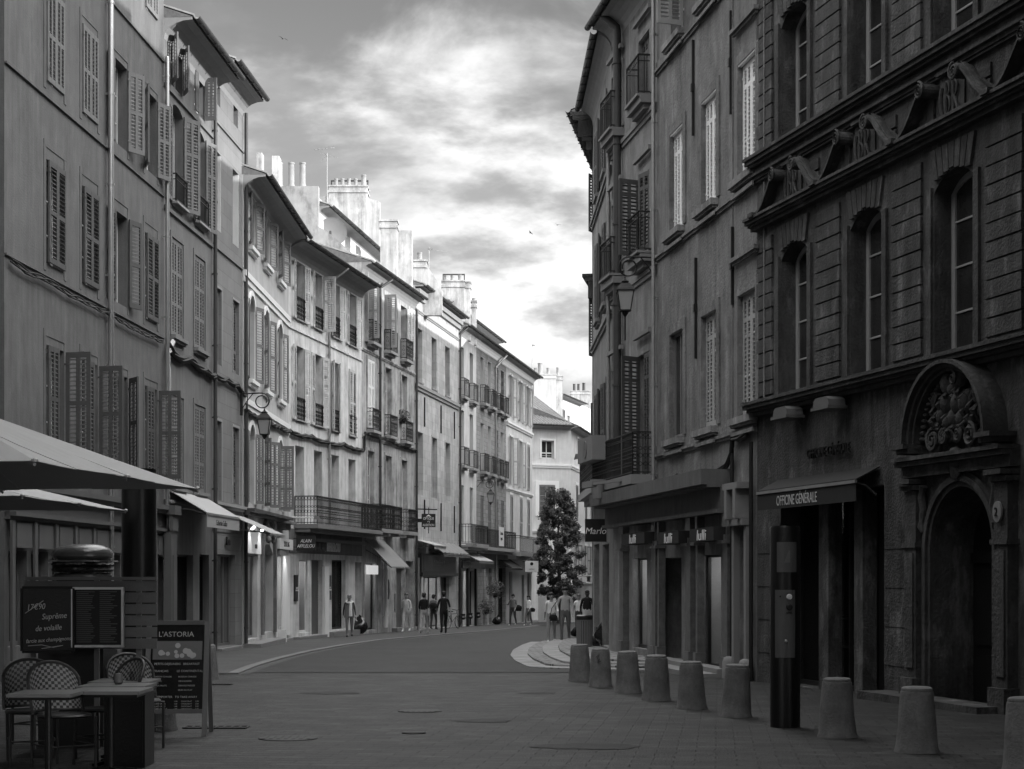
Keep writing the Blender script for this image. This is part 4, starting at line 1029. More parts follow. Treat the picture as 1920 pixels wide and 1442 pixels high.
# portal
pu = S0.u(1806); zs = W(2.06); r0 = .87
S0.hole(pu-r0, pu+r0, W(-.4), W(2.06)+r0, r0, .75)
b = MB(); b.b(pu-r0, pu+r0, -.72, -.66, W(-.45), W(2.95))
for sg in (-1, 1):
    a, c = (pu+sg*.02, pu+sg*r0); a, c = min(a, c), max(a, c)
    for (q0, q1) in ((-.2, .5), (.65, 1.75)): b.b(a+.12, c-.12, -.66, -.62, W(q0), W(q1))
    b.b(a+.02, c-.02, -.66, -.60, W(1.85), W(2.0))
dr = b.build('door', 'door_black', S0.root)
h = MB(); h.arch(pu-.12, W(.8), .04, .06, -.59, -.57, 0, 360, 12); h.build('handle', 'zinc_dull', dr)
b = MB()
for ra, rb, oo in ((r0+.002, r0+.07, .05), (r0+.07, r0+.16, .10), (r0+.16, r0+.21, .06)):
    b.arch(pu, zs, ra, rb, .001, oo, 0, 180, 28)
    for sg in (-1, 1): b.b(pu+sg*ra, pu+sg*rb, .001, oo, W(-.5), zs)
for sg in (-1, 1):
    c = pu+sg*1.27; b.b(c-.17, c+.17, .001, .16, W(-.5), W(2.92)); b.b(c-.21, c+.21, .001, .24, W(-.5), W(.15)); b.b(c-.12, c+.12, .161, .19, W(.3), W(2.0))
    for q, oo in ((2.93, .22), (3.02, .30), (2.08, .20)): b.b(c-.22, c+.22, .001, oo, W(q), W(q+.07))
for q, oo, hh in ((3.12, .16, .16), (3.28, .28, .07), (3.355, .34, .06)): b.b(pu-1.55, pu+1.5, .001, oo, W(q), W(q+hh)-.003)
b.build('portal_frame', 'stone_carved', S0.root)
b = MB(); zc = W(3.60)
for ra, rb, oo in ((1.02, 1.07, .24), (1.07, 1.13, .30), (1.13, 1.19, .38)): b.arch(pu, zc, ra, rb, .001, oo, 0, 180, 32, .94)
for sg in (-1, 1): b.b(pu+sg*1.0, pu+sg*1.42, .001, .42, zc-.07, zc-.002); b.b(pu+sg*1.0, pu+sg*1.36, .001, .34, zc-.14, zc-.071)
b.build('arched_pediment', 'stone_carved', S0.root)
b = MB()
for i in range(31):
    a = R(4+172*i/30); b.ball((pu+.97*math.cos(a), -.10, zc+.91*math.sin(a)), .042, .07, .042, 6)
b.arch(pu, zc, .95, .99, .001, .06, 0, 180, 24, .94)
b.build('carved_border', 'stone_carved', S0.root, smooth=True)
for sg in (-1, 1):
    b = MB(); b.tube([(pu+sg*(1.0+.03*math.sin(i*1.3)), -.10, W(2.30)+.085*i) for i in range(9)], [.03+.035*abs(math.sin(i*1.4)) for i in range(9)], 7); b.build('garland', 'stone_carved', S0.root, smooth=True)
rr = random.Random(5); b = MB()      # carved trophy under the pediment
for (x, z, rx_, rz_) in ((-.20, .80, .12, .17), (.12, .84, .14, .15), (-.02, .70, .08, .10), (-.22, .52, .09, .16), (.08, .50, .10, .18), (.28, .48, .08, .15), (-.34, .34, .06, .12), (.0, .30, .09, .14), (.22, .26, .08, .13), (-.16, .24, .07, .10), (0, -.26, .13, .15)):
    b.ball((pu+x, -.12, zc+z), rx_, .12, rz_, 10)
b.tube([(pu+.14+.09*(1-i/22)*math.sin(i/20*3.4*PI), -.25, zc+.84+.10*(1-i/22)*math.cos(i/20*3.4*PI)) for i in range(21)], .022, 5)
for i in range(40):      # folds of drapery and foliage
    x = -.62+1.24*i/39; q = rr.uniform(.12, .75)*(1-abs(x)*.7); b.tube([(pu+x, -.1, zc+q+.12), (pu+x+rr.uniform(-.06, .06), -.21, zc+q), (pu+x*1.05+rr.uniform(-.05, .05), -.12, zc+q-.16)], [.018, .034, .013], 5)
for i in range(60):
    a = rr.random()*PI; q = rr.random()*.85; b.ball((pu+math.cos(a)*q, -.09, zc+math.sin(a)*q*.95), rr.uniform(.03, .08), .07, rr.uniform(.04, .10), 6)
for sg, cx_, cz_, r in ((-1, -.52, .02, .17), (1, .52, .02, .17), (-1, -.2, .05, .11), (1, .2, .05, .11)):
    b.tube([(pu+cx_+sg*r*(1-i/34)*math.sin(i/30*4*PI), -.2, zc+cz_+r*(1-i/34)*math.cos(i/30*4*PI)) for i in range(31)], .03, 5)
for sg in (-1, 1): b.tube([(pu+sg*(.5+.12*math.sin(i*.9)), -.12, zc+.7-.12*i) for i in range(9)], [.05+.03*math.sin(i*2) for i in range(9)], 6)
for i in range(9): a = R(200+i*17.5); b.bar((pu, -.2, zc-.32), (pu+.2*math.cos(a), -.12, zc-.32+.24*math.sin(a)), .05)
b.build('carving', 'stone_carved', S0.root, smooth=True)
q = MB(); q.lathe([(.01, 0), (.11, 0), (.11, .03), (.01, .04)], (0, 0, 0), 20); pl = q.build('number_plate', 'trim_grey', S0.root, loc=(pu+1.27, -.19, W(2.52)), rot=(R(90), 0, 0)); pl.scale = (1, 1.3, 1)
text('2', .17, 'dark_text', 'lettering', S0.root, (pu+1.27, -.235, W(2.46)))
b = MB(); b.b(S0.u(1668), S0.u(1900), .002, .55, W(-.55), W(-.10)); b.build('doorstep', 'stone_dark', S0.root)
for a, c in ((0.05, u0-.02), (u1+.02, S0.u(1697))):
    b = MB()
    for zz in (.55, 1.15, 1.75, 2.35): b.b(a, c, .001, .012, W(zz-.27), W(zz+.27))
    b.build('ashlar_blocks', 'stone_dark', S0.root)
for k in (4, 5, 6):
    if wc[k]+1 < S0.L: S0.open_u(wc[k]-.9, wc[k]+.9, W(-.1), W(3.0), 'shop', back='interior_dark', bd=1.0)
S0.wall(); S0.roof(W(17.4), .7)

# --- rough plaster house with white louvres
def Y1R(x): return 31.4*970/(x-450.0)
T1 = Facade('townhouse', 'rough plaster townhouse with three tall white louvred windows, left of the carved stone mansion', 1232, Y1R(1232), 1419.6, Y1R(1419.6), 17.2, 'plaster_rough')
W1 = T1.wz
t1 = [1270, 1331, 1402]
kw = dict(depth=.14, cols=2, rails=(.80,), sur=(.20, .035, 'plaster_rough'), so=-.09)
def lamb(Fc, us, z0, z1, m):
    for uc in us:
        b = MB(); b.b(uc-.56, uc+.56, -.10, -.06, z0, z1); b.b(uc-.56, uc+.56, -.06, .02, z0-.05, z0-.002)
        for k in range(9): b.arch(uc-.48+k*.12, (z0+z1)/2, .03, .045, -.06, -.045, 0, 360, 8)
        b.b(uc-.56, uc+.56, -.06, -.02, z1-.05, z1)
        b.build('lambrequin', m, Fc.root)
grp(T1, t1, 1.12, 9.22, 11.78, [dict(L=0, Rr=0, sm='shutter_white', zz=(9.22, 11.40))]*3, **kw)
lamb(T1, [T1.u(x) for x in t1], W1(11.42), W1(11.8), 'shutter_white')
grp(T1, t1, 1.12, 4.70, 7.45, [dict(zz=(4.70, 7.0), fm='frame_grey', sash=2, trans=1), dict(L=0, Rr=0, sm='shutter_pale', zz=(4.70, 7.0)), dict(L=0, Rr=0, sm='shutter_pale', zz=(4.70, 7.0))], **kw)
lamb(T1, [T1.u(x) for x in t1], W1(7.04), W1(7.42), 'shutter_pale')
grp(T1, t1, 1.15, 13.45, 15.6, [dict(Rr=100, lw=.6, sm='shutter_pale'), dict(L=0, Rr=0, sm='shutter_pale'), dict(L=0, Rr=0, sm='shutter_pale')], depth=.3, cols=2, rails=(.8,))
for zc_ in (9.18, 13.4, 4.66):
    T1.band(W1(zc_-.34), W1(zc_-.22), .09, 'plaster_rough')
    T1.band(W1(zc_-.20), W1(zc_-.02), .03, 'plaster_rough', step=False)
    for x in t1: b = MB(); uc = T1.u(x); b.b(uc-.72, uc+.72, .031, .19, W1(zc_-.13), W1(zc_)); b.b(uc-.68, uc+.68, .031, .14, W1(zc_-.18), W1(zc_-.131)); b.b(uc-.7, uc+.7, .092, .13, W1(zc_-.33), W1(zc_-.26)); b.build('sill', 'plaster_right', T1.root)
for i, x in enumerate(t1):       # shallow pilaster strips and hood moulds
    uc = T1.u(x); b = MB()
    for za, zc_ in ((4.72, 8.82), (9.2, 13.05), (13.45, 16.9)): b.b(uc+1.02, uc+1.06, .001, .02, W1(za), W1(zc_)); b.b(uc-.98, uc-.94, .001, .02, W1(za), W1(zc_))
    for zt in (7.46, 11.84): b.b(uc-.80, uc+.80, .036, .13, W1(zt+.2), W1(zt+.28)); b.b(uc-.76, uc+.76, .036, .08, W1(zt+.2-.05), W1(zt+.2)-.001)
b.build('hood_mould', 'plaster_rough', T1.root)
for x, za, zc_ in ((1302, 10.9, 12.9), (1373, 10.6, 12.6), (1307, 6.2, 8.3), (1376, 6.9, 8.4), (1318, 13.5, 14.6)):
    b = MB(); uu = T1.u(x); b.b(uu-.025, uu+.025, .005, .06, W1(za), W1(zc_)); b.b(uu-.045, uu+.045, .005, .08, W1((za+zc_)/2-.08), W1((za+zc_)/2+.08)); b.build('wall_tie', 'iron', T1.root)
T1.pipe(.05, W1(-.5), W1(15.5), r=.045, o=.1, m='zinc_dull')
b = MB()     # old bracketed niche and pair of cable ducts at the corner
for x in (1380, 1416): b.tube([(T1.u(x), -.08, W1(-.4)), (T1.u(x), -.08, W1(3.2)), (T1.u(x), -.08, W1(4.15))], .04, 8)
b.build('cable_duct', 'cable', T1.root)
b = MB(); ua, uc_ = T1.u(1383), T1.u(1410)
b.b(ua, ua+.14, .001, .12, W1(-.5), W1(2.62)); b.b(uc_-.14, uc_, .001, .12, W1(-.5), W1(2.62)); b.b(ua-.02, uc_+.02, .001, .2, W1(2.62), W1(2.74))
b.b(ua+.1, ua+.26, .001, .30, W1(2.75), W1(3.3)); b.b(uc_-.26, uc_-.1, .001, .30, W1(2.75), W1(3.3)); b.b(ua-.02, uc_+.02, .001, .3, W1(3.3), W1(3.42)); b.build('door_surround', 'trim_grey', T1.root)
T1.open_u(ua+.16, uc_-.16, W1(-.35), W1(2.6), 'door', dm='door_wood', depth=.4)
b = MB(); u_ = (ua+uc_)/2+.1; b.b(u_-.2, u_+.2, -.30, -.25, W1(.95), W1(1.7)); ic = b.build('intercom', 'paint_dark', T1.root)
b = MB(); b.b(u_-.13, u_+.13, -.249, -.24, W1(1.15), W1(1.62)); b.build('faceplate', 'metal_panel', ic)
for x in (1380, 1411): b = MB(); uu = T1.u(x); b.lathe([(.14, 0), (.13, .35), (.10, .42), (.05, .45)], (uu, -.14, W1(-.32)), 12); b.build('kerb_stone', 'trim_grey', T1.root, smooth=True)

# --- plaster house with iron balconies at the far side
def Y2R(x): return Y1R(x)
T2 = Facade('townhouse', 'townhouse of two narrow bays with iron window guards and a thick dark drainpipe between', 1147, Y2R(1147), 1232, Y2R(1232), 16.2, 'plaster_right')
W2 = T2.wz; t2 = [1159, 1211]
kw = dict(depth=.2, cols=2, rails=(.8,), sur=(.16, .05, 'plaster_right'))
grp(T2, t2, 1.1, 12.85, 14.35, [dict(L=0, Rr=0, sm='shutter_dark', so=-.08)]*2, **kw)
grp(T2, t2, 1.1, 9.25, 11.1, [dict(L=0, Rr=0, sm='shutter_dark', so=-.08), dict(L=75, Rr=15, sm='shutter_dark')], **kw)
grp(T2, t2, 1.1, 4.05, 6.9, [dict(L=0, Rr=0, sm='shutter_dark', so=-.08), dict(L=60, Rr=0, sm='shutter_dark')], **kw)
for zz in (14.38, 11.13, 6.93): lamb(T2, [T2.u(x) for x in t2], W2(zz), W2(zz+.32), 'trim_grey')
for x in t2:
    uc = T2.u(x)
    for zt in (14.75, 11.5, 7.3): b = MB(); b.b(uc-.8, uc+.8, .052, .14, W2(zt), W2(zt+.1)); b.build('hood_mould', 'trim_grey', T2.root)
    for zt in (12.6, 8.95): b = MB(); b.b(uc-.7, uc+.7, .001, .3, W2(zt), W2(zt+.16)); b.b(uc-.6, uc+.6, .001, .2, W2(zt-.12), W2(zt)-.001); b.build('bracket_sill', 'trim_grey', T2.root)
for x in t2:
    for z in (12.82, 9.2): T2.balcony(T2.u(x)-.6, T2.u(x)+.6, W2(z), h=.9, o=.32, slab=.06, dens=.12, curl=False, sm='trim_grey', name='window_guard')
T2.balcony(T2.u(1147)+.05, T2.u(1226), W2(4.02), h=.97, o=.5, slab=.22, dens=.1, sm='trim_grey', name='long_balcony')
for z in (12.3, 8.6, 3.75): T2.band(W2(z), W2(z+.2), .08, 'trim_grey')
T2.pipe(T2.u(1168), W2(3.9), W2(15.2), r=.10, o=.15, m='gutter_dark', head=(-.3, .45, W2(15.7)))
T2.pipe(.04, W2(3.9), W2(13.0), r=.05, o=.1, m='zinc_dull')
b = MB(); b.b(T2.u(1145), T2.u(1174), .52, .86, W2(4.55), W2(5.15)); ac = b.build('air_conditioner', 'trim_grey', T2.root)
b = MB(); uu = T2.u(1160); b.arch(uu, W2(4.85), .02, .22, .861, .875, 0, 360, 20); b.build('fan_grille', 'metal_panel', ac)
b = MB(); b.lathe([(.13, 0), (.18, .42), (.2, .42), (.2, .46), (.1, .46)], (T2.u(1172), -.68, W2(3.6)), 14); b.build('planter', 'trim_grey', T2.root, smooth=True)
b = MB(); b.bar((T2.u(1226), -.1, W2(3.98)), (T2.u(1190), -1.0, W2(3.9)), .07); b.bar((T2.u(1190), -1.0, W2(3.9)), (T2.u(1183), -1.15, W2(3.88)), .15); b.build('projecting_spot', 'trim_grey', T2.root)

# shared shop front running across both houses
def shopfront(Fc, Wf, u0, u1, posts, caps=True):
    b = MB()
    for h, o, z in ((.30, .62, 3.74), (.05, .5, 3.44), (.42, .22, 3.39), (.08, .30, 2.97)): b.b(u0, u1, .002, o, Wf(z-h+.004), Wf(z))
    c = b.build('shop_cornice', 'shop_paint', Fc.root)
    for (a, w) in posts:
        p = MB(); p.b(a-w/2, a+w/2, .001, .20, Wf(-.6), Wf(.10)); p.b(a-w/2+.03, a+w/2-.03, .001, .15, Wf(.101), Wf(2.3)); p.b(a-w/2-.04, a+w/2+.04, .001, .25, Wf(2.3), Wf(2.36)); p.b(a-w/2-.02, a+w/2+.02, .001, .21, Wf(2.361), Wf(2.47)); p.b(a-w/2+.02, a+w/2-.02, .001, .16, Wf(2.471), Wf(2.98))
        p.build('pilaster', 'marble_dark', Fc.root)
shopfront(T1, W1, .0, T1.u(1372), [(T1.u(1290, .15), .42), (T1.u(1300, .15)+.25, .2), (T1.u(1359, .15), .40), (T1.u(1234, .15), .2)])
shopfront(T2, W2, T2.u(1150), T2.L, [(T2.u(1165, .15), .42), (T2.u(1225, .15), .42)])
def lulli(Fc, Wf, x0, x1, zz):
    u0, u1 = Fc.u(x0, .4), Fc.u(x1, .4); b = MB(); b.b(u0, u1, .02, .40, Wf(zz), Wf(zz+.26)); s_ = b.build('sign_box', 'canvas_dark', Fc.root)
    text('lulli', .30, 'white_text', 'lettering', s_, ((u0+u1)/2, -.405, Wf(zz)+.02), sx=1.7, shear=.1)
T2.opening(1186, 1213, 1046, 1216, 'shop', fm='paint_dark', back='interior', inside='trim_white', bd=1.2, lamp=7)
T1.opening(1236, 1278, 1046, 1242, 'door', dm='door_black', depth=.6)
T1.opening(1312, 1352, 1040, 1254, 'shop', fm='paint_dark', back='interior', inside='trim_grey', bd=1.4, lamp=7)
lulli(T2, W2, 1165, 1208, 2.42); lulli(T1, W1, 1234, 1272, 2.36); lulli(T1, W1, 1293, 1338, 2.36)
def ghl(Fc, x): return gz(Fc.Y(x))-Fc.zb
b = MB(); g = ghl(T1, 1320); b.b(T1.u(1236), T1.u(1376), .34, .75, g-.3, g+.10); b.b(T1.u(1236), T1.u(1376), .001, .339, g-.3, g+.19); b.build('shop_step', 'trim_grey', T1.root)
b = MB(); g = ghl(T2, 1190); b.b(T2.u(1150), T2.L-.005, .34, .6, g-.3, g+.14); b.build('shop_step', 'trim_grey', T2.root)
T1.wall(); T1.roof(W1(17.1), .7); T2.wall(); T2.roof(W2(15.75), .50, uo0=-.1)

def Y3R(x): return Y2R(1147)*247/(x-900.0)
T3 = Facade('townhouse', 'very foreshortened townhouse right where the street bends away, above the small black hanging sign', 1112, Y3R(1112), 1147, Y3R(1147), 15.9, 'plaster_right')
W3 = T3.wz; t3 = [1124, 1138]
for (a, c) in ((12.4, 14.4), (8.9, 11.2), (4.3, 6.9)): grp(T3, t3, .95, a, c, [dict(L=172, Rr=172, sm='shutter_dark')]*2, depth=.25, cols=2, sill=(.16, .1, .1, 'trim_grey'))
for z in (12.0, 8.3, 3.9): T3.band(W3(z), W3(z+.22), .10, 'trim_grey')
T3.balcony(.2, T3.L-.1, W3(4.1), h=1.0, o=.4, slab=.2, dens=.12)
T3.opening(1114, 1124, 1020, 1208, 'shop', fm='frame_white', back='interior', n=2); T3.opening(1130, 1142, 1020, 1212, 'shop', fm='paint_dark', back='interior_dark')
T3.wall(); T3.roof(W3(15.65), .35)
N0 = Vector((2.40, 51.1)); d4 = Vector((.153, 1)).normalized()
T4 = Facade('stone_mansion', 'corner mansion with a heavy projecting eaves box seen edge-on against the sky', 0, 0, 0, 0, 15.4, 'plaster_right', P0=N0+d4*36, P1=N0)
W4 = T4.wz
for k in range(9):
    uc = T4.L-2-k*3.9
    for a, c in ((12.2, 14.0), (8.4, 10.8), (4.4, 7.0)): T4.win(uc-.55, uc+.55, W4(a), W4(c), L=165, Rr=165, sm='shutter_dark', cols=2)
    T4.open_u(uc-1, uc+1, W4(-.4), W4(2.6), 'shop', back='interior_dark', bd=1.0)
b = MB()
for h, o, z in ((.14, .66, 15.62), (.12, .58, 15.47), (.5, .42, 15.34), (.12, .3, 14.83), (.25, .18, 14.7)): b.b(-.05, T4.L+.08, .002, o, W4(z-h+.003), W4(z))
for k in range(40): b.b(T4.L-.2-k*.9, T4.L-.35-k*.9, .42, .57, W4(15.05), W4(15.34))
for h, o, z in ((.10, .30, 10.75), (.12, .22, 10.64), (.5, .12, 10.51)): b.b(-.05, T4.L+.05, .002, o, W4(z-h+.003), W4(z))
b.build('cornice', 'stone_carved', T4.root)
b = MB()
for q in ((5.3, .32), (5.0, .25), (4.75, .18), (4.5, .12)): b.b(T4.L-.5, T4.L+.03, .002, q[1], W4(q[0]-.3), W4(q[0])-.005)
b.build('corner_bracket', 'stone_carved', T4.root)
T4.wall(); T4.roof(W4(15.7), .62, soff=.12)
T5 = Facade('townhouse', 'plain townhouse hidden round the bend on the right side of the street', 0, 0, 0, 0, 16.5, 'plaster_right', P0=N0+d4*100, P1=N0+d4*36.05)
for k in range(6):
    uc = T5.L-2-k*3.9
    for a, c in ((12.2, 14.0), (8.4, 10.8), (4.4, 7.0)): T5.win(uc-.55, uc+.55, T5.wz(a), T5.wz(c), L=165, Rr=165, sm='shutter_dark', cols=2)
T5.wall(); T5.roof(T5.wz(16.4), .6)
# unseen house added behind the photographer to shade the near foreground
Q0 = Vector((-16, -22)); Q1 = Vector((18, -22))
T6 = Facade('townhouse', 'unseen townhouse added behind the photographer to shade the foreground', 0, 0, 0, 0, 16.5, 'plaster_grey', P0=Q1, P1=Q0)
for k in range(8):
    uc = 3+k*4
    for a, c in ((12.0, 14.0), (8.0, 10.4), (4.0, 6.6)): T6.win(uc-.6, uc+.6, T6.wz(a), T6.wz(c), L=165, Rr=165, sm='shutter_dark')
T6.wall(); T6.roof(T6.wz(16.4), .6)
# ================================================================ GROUND
def sheet(name, ys, xl, xr, m, dz, nx=2, skirt=0.0):
    b = MB(); rows = []
    for y in ys:
        a, c = xl(y), xr(y); rows.append([(a+(c-a)*i/nx, y, gz(y)+dz) for i in range(nx+1)])
    for r0, r1 in zip(rows[:-1], rows[1:]):
        for i in range(nx): b.face([r0[i], r0[i+1], r1[i+1], r1[i]])
    if skirt:
        for r0, r1 in zip(rows[:-1], rows[1:]):
            for i in (0, nx): p, q = r0[i], r1[i]; b.face([p, q, (q[0], q[1], q[2]-skirt), (p[0], p[1], p[2]-skirt)])
        for r in (rows[0], rows[-1]):
            for i in range(nx): p, q = r[i], r[i+1]; b.face([p, q, (q[0], q[1], q[2]-skirt), (p[0], p[1], p[2]-skirt)])
    return struct(b.build(name, m))
def fr(a, c, st):
    o = []; y = a
    while y < c-1e-6: o.append(y); y += st
    return o+[c]
def interp(tab):
    def f(y):
        if y <= tab[0][0]: return tab[0][1]
        for (a, va), (c, vc) in zip(tab[:-1], tab[1:]):
            if y <= c: return va+(vc-va)*(y-a)/(c-a)
        return tab[-1][1]
    return f
def curve_px(pts):
    t = sorted([(g[1], g[0]) for g in (ground_at(*p) for p in pts)]); return interp(t)
b = MB()
ys = [-400, -60]+fr(-30, 200, 2)+[400, 3000]
sheet('ground', ys, lambda y: -600, lambda y: 600, 'sidewalk', -.012, 4)
sheet('street_paving', fr(-30, 36, 2), lambda y: -12, lambda y: 13, 'pavers', 0.0, 2)
yb = ground_at(700, 1262)[1]
kl = curve_px([(425, 1269), (470, 1251), (520, 1236), (580, 1222), (640, 1211), (710, 1201), (800, 1193), (900, 1185), (985, 1177), (1020, 1171)])
al = curve_px([(462, 1266), (510, 1248), (560, 1232), (620, 1219), (700, 1204), (800, 1195), (900, 1187), (985, 1179), (1020, 1173)])
ye = ground_at(1020, 1173)[1]
ir = curve_px([(1012, 1258), (985, 1250), (965, 1240), (957, 1230), (962, 1220), (980, 1210), (1008, 1201), (1045, 1194), (1075, 1188)])
sheet('asphalt_road', [yb]+fr(yb+.5, ye, 1), al, lambda y: al(y)+14 if y > 60 else 6.5, 'asphalt', .010, 2)
sheet('asphalt_road', fr(ye, 135, 3), lambda y: al(ye)+(y-ye)*.12, lambda y: al(ye)+14, 'asphalt', .010, 2)
sheet('gutter_strip', [yb-.6]+fr(yb, ye, 1), lambda y: kl(y)+.12, lambda y: max(al(y), kl(y)+.2), 'sidewalk', .006, 1)
sheet('kerb', [yb-.6]+fr(yb, ye, 1), lambda y: kl(y)-.10, lambda y: kl(y)+.12, 'kerb', .035, 1, skirt=.1)
sheet('sidewalk', fr(yb-.6, 125, 2), lambda y: -14, lambda y: kl(y)-.10 if y < ye else al(ye)+(y-ye)*.12, 'sidewalk', .020, 2)
# light stone island on the right, rising in three shallow steps
yi0 = ground_at(1012, 1258)[1]; yi1 = 58
def off(d):
    def f(y):
        yy = min(max(y, yi0+.1), yi1); base = ir(yy)+d
        return base+max(0, (yi0+1.2+d*1.0-y))*1.6 if y < yi0+1.2+d else base
    return f
for k, (d, m_, dz) in enumerate(((0, 'island_kerb', .03), (.45, 'island', .075), (.85, 'island_kerb', .12), (1.3, 'island', .165))):
    sheet('island_paving', fr(yi0+d*1.3, yi1-d*.5, .5), off(d), lambda y: 6.5, m_, dz, 2, skirt=.15)
# ================================================================ SMALL STREET THINGS
def at(px, py): return ground_at(px, py)
def bollard(px, py, label, tilt=0):
    X, Y, Z = at(px, py)
    t = thing('bollard', label, 'bollard', (X, Y, Z), 0, 'stone bollards along the pavement edge')
    o_ = link('post', BOL.data, t, None, (random.uniform(-.02, .02), random.uniform(-.02, .02), random.random()*6)); o_.scale = (random.uniform(.97, 1.03),)*2+(random.uniform(.98, 1.03),); return t
b = MB(); b.lathe([(.225, -.05), (.222, .01), (.208, .05), (.190, .25), (.178, .42), (.165, .60), (.160, .622), (.145, .632), (.155, .634), (.150, .655), (.13, .668), (.03, .675)], (0, 0, 0), 32)
for i, (x, y, z) in enumerate(b.v):
    a_ = math.atan2(y, x); k_ = 1+.012*math.sin(3*a_+z*7)+.008*math.sin(7*a_-z*19)+random.uniform(-.005, .005); b.v[i] = (x*k_, y*k_, z)
BOL = b.build('post', 'concrete', None, smooth=True)
labs = ['stone bollard furthest along the row, just before the slatted litter bin', 'second bollard from the far end, with a scratch of graffiti near its top', 'third bollard from the far end of the right-hand row',
 'bollard in front of the shop display window left of the dark shop doorway', 'bollard standing before the dark shop doorway', 'bollard left of the tall black terminal, in front of the bracketed side door',
 'bollard just right of the tall black access terminal', 'bollard in front of the arched portal, second from the right edge', 'nearest bollard, cut by the right edge of the photo']
graf = []
for (x, y), lb in zip([(1088, 1277), (1126, 1288), (1178, 1299), (1231, 1313), (1297, 1329), (1380, 1344), (1570, 1382), (1719, 1410), (1924, 1446)], labs): graf.append(bollard(x, y, lb))
b = MB(); b.tube([(-.09, -.158, .52), (-.03, -.176, .57), (-.07, -.172, .49), (-.02, -.180, .50), (-.06, -.176, .43), (.0, -.184, .46)], .006, 5); b.build('graffiti', 'dark_text', graf[1])
bollard(390, 1274, 'lone bollard on the left pavement behind the menu A-board'); bollard(299, 1369, 'bollard half hidden by the legs of the menu A-board')
bpy.data.objects.remove(BOL)

# access terminal
X, Y, Z = at(1472, 1363); t = thing('access_terminal', 'tall black cylindrical access terminal with two metal panels between the bollards', 'terminal', (X, Y, Z))
b = MB(); b.lathe([(.182, -.05), (.182, 2.40), (.17, 2.43), (.02, 2.43)], (0, 0, 0), 40); b.build('column', 'paint_black', t, smooth=True)
def cpanel(x0, x1, z0, z1, name, m, par, r=.188):
    b = MB(); n = 8; 
    a0, a1 = math.asin(x0/.2), math.asin(x1/.2)
    for i in range(n):
        A = a0+(a1-a0)*i/n; B = a0+(a1-a0)*(i+1)/n
        p = lambda a, rr, z: (rr*math.sin(a), -rr*math.cos(a), z)
        b.hexa([p(A, .178, z0), p(B, .178, z0), p(B, r, z0), p(A, r, z0), p(A, .178, z1), p(B, .178, z1), p(B, r, z1), p(A, r, z1)])
    return b.build(name, m, par)
sc = Y/F0
zz = lambda py: (1363-py)*sc
cpanel(-.13, .12, zz(1073), zz(1017), 'sign_panel', 'metal_panel', t); q = cpanel(-.15, .10, zz(1232), zz(1106), 'control_panel', 'metal_panel', t)
b = MB(); b.hexa([(-.04, -.196, zz(1055)), (.03, -.196, zz(1055)), (.03, -.19, zz(1055)), (-.04, -.19, zz(1055)), (.015, -.196, zz(1033)), (.03, -.196, zz(1033)), (.03, -.19, zz(1033)), (.015, -.19, zz(1033))]); b.build('arrow_mark', 'frame_grey', t)
for (x, y, r, m_) in ((.02, 1119, .035, 'sign_white'), (.02, 1138, .038, 'frame_dark'), (-.09, 1118, .012, 'frame_dark'), (-.02, 1201, .018, 'zinc_bright')):
    b = MB(); b.lathe([(r, 0), (r, .02), (r*.7, .028)], (0, 0, 0), 16); b.build('button', m_, q, loc=(x, -.185, zz(y)), rot=(R(90), 0, 0))
text('APPEL', .03, 'dark_text', 'lettering', q, (.02, -.192, zz(1150)))

# slatted litter bin, rubbish bags
X, Y, Z = at(1096, 1224); Y = 47.5; X = (1096-CX)*Y/F0; Z = gz(Y)+.1
t = thing('litter_bin', 'dark slatted street litter bin beside the walking couple', 'litter bin', (X, Y, Z))
b = MB()
for i in range(20):
    a = 2*PI*i/20; b.bar((.2*math.cos(a), .2*math.sin(a), .08), (.21*math.cos(a), .21*math.sin(a), .82), .045, .02)
b.build('slats', 'frame_grey', t)
b = MB(); b.lathe([(.19, .05), (.19, .8)], (0, 0, 0), 20); b.lathe([(.23, .82), (.24, .84), (.24, .92), (.20, .95), (.12, .95)], (0, 0, 0), 24); b.lathe([(.06, -.1), (.06, .08)], (0, 0, 0), 10); b.build('body', 'paint_dark', t, smooth=True)
def bag(px, py, s, label, dy=0):
    X, Y, Z = at(px, py); t = MB(); rr = random.Random(px)
    t.ball((0, 0, s*.42), s*.5, s*.45, s*.45, 14)
    ph = [rr.random()*6 for _ in range(6)]
    for i, v in enumerate(t.v):
        x, y, z = v; a = math.atan2(y, x); k = 1+.12*math.sin(3*a+ph[0]+z*9)+.08*math.sin(7*a+ph[1]-z*15); zz_ = max(z*(1+.15*math.sin(2*a+ph[2])), -.0)
        t.v[i] = (x*k, y*k, zz_)
    t.tube([(0, 0, s*.8), (.03, 0, s*.95), (.08, .02, s*1.05)], [.05, .03, .07], 6)
    o = t.build('rubbish_bag', 'bag_plastic', None, smooth=True, loc=(X, Y+dy, Z+.05)); tag(o, label, 'rubbish bag', 'rubbish bags'); return o
bag(1150, 1224, .95, 'big black rubbish bag slumped against the shop pilaster behind the bollards'); bag(1126, 1222, .55, 'small black rubbish bag next to the litter bin')
bag(672, 1191, .72, 'dark rubbish bag on the left pavement beside the woman with the scarf'); bag(932, 1173, .5, 'small dark bag left beside a shop door far down the left pavement')
bag(1080, 1196, .4, 'small heap of dark litter near the couple on the light paving')
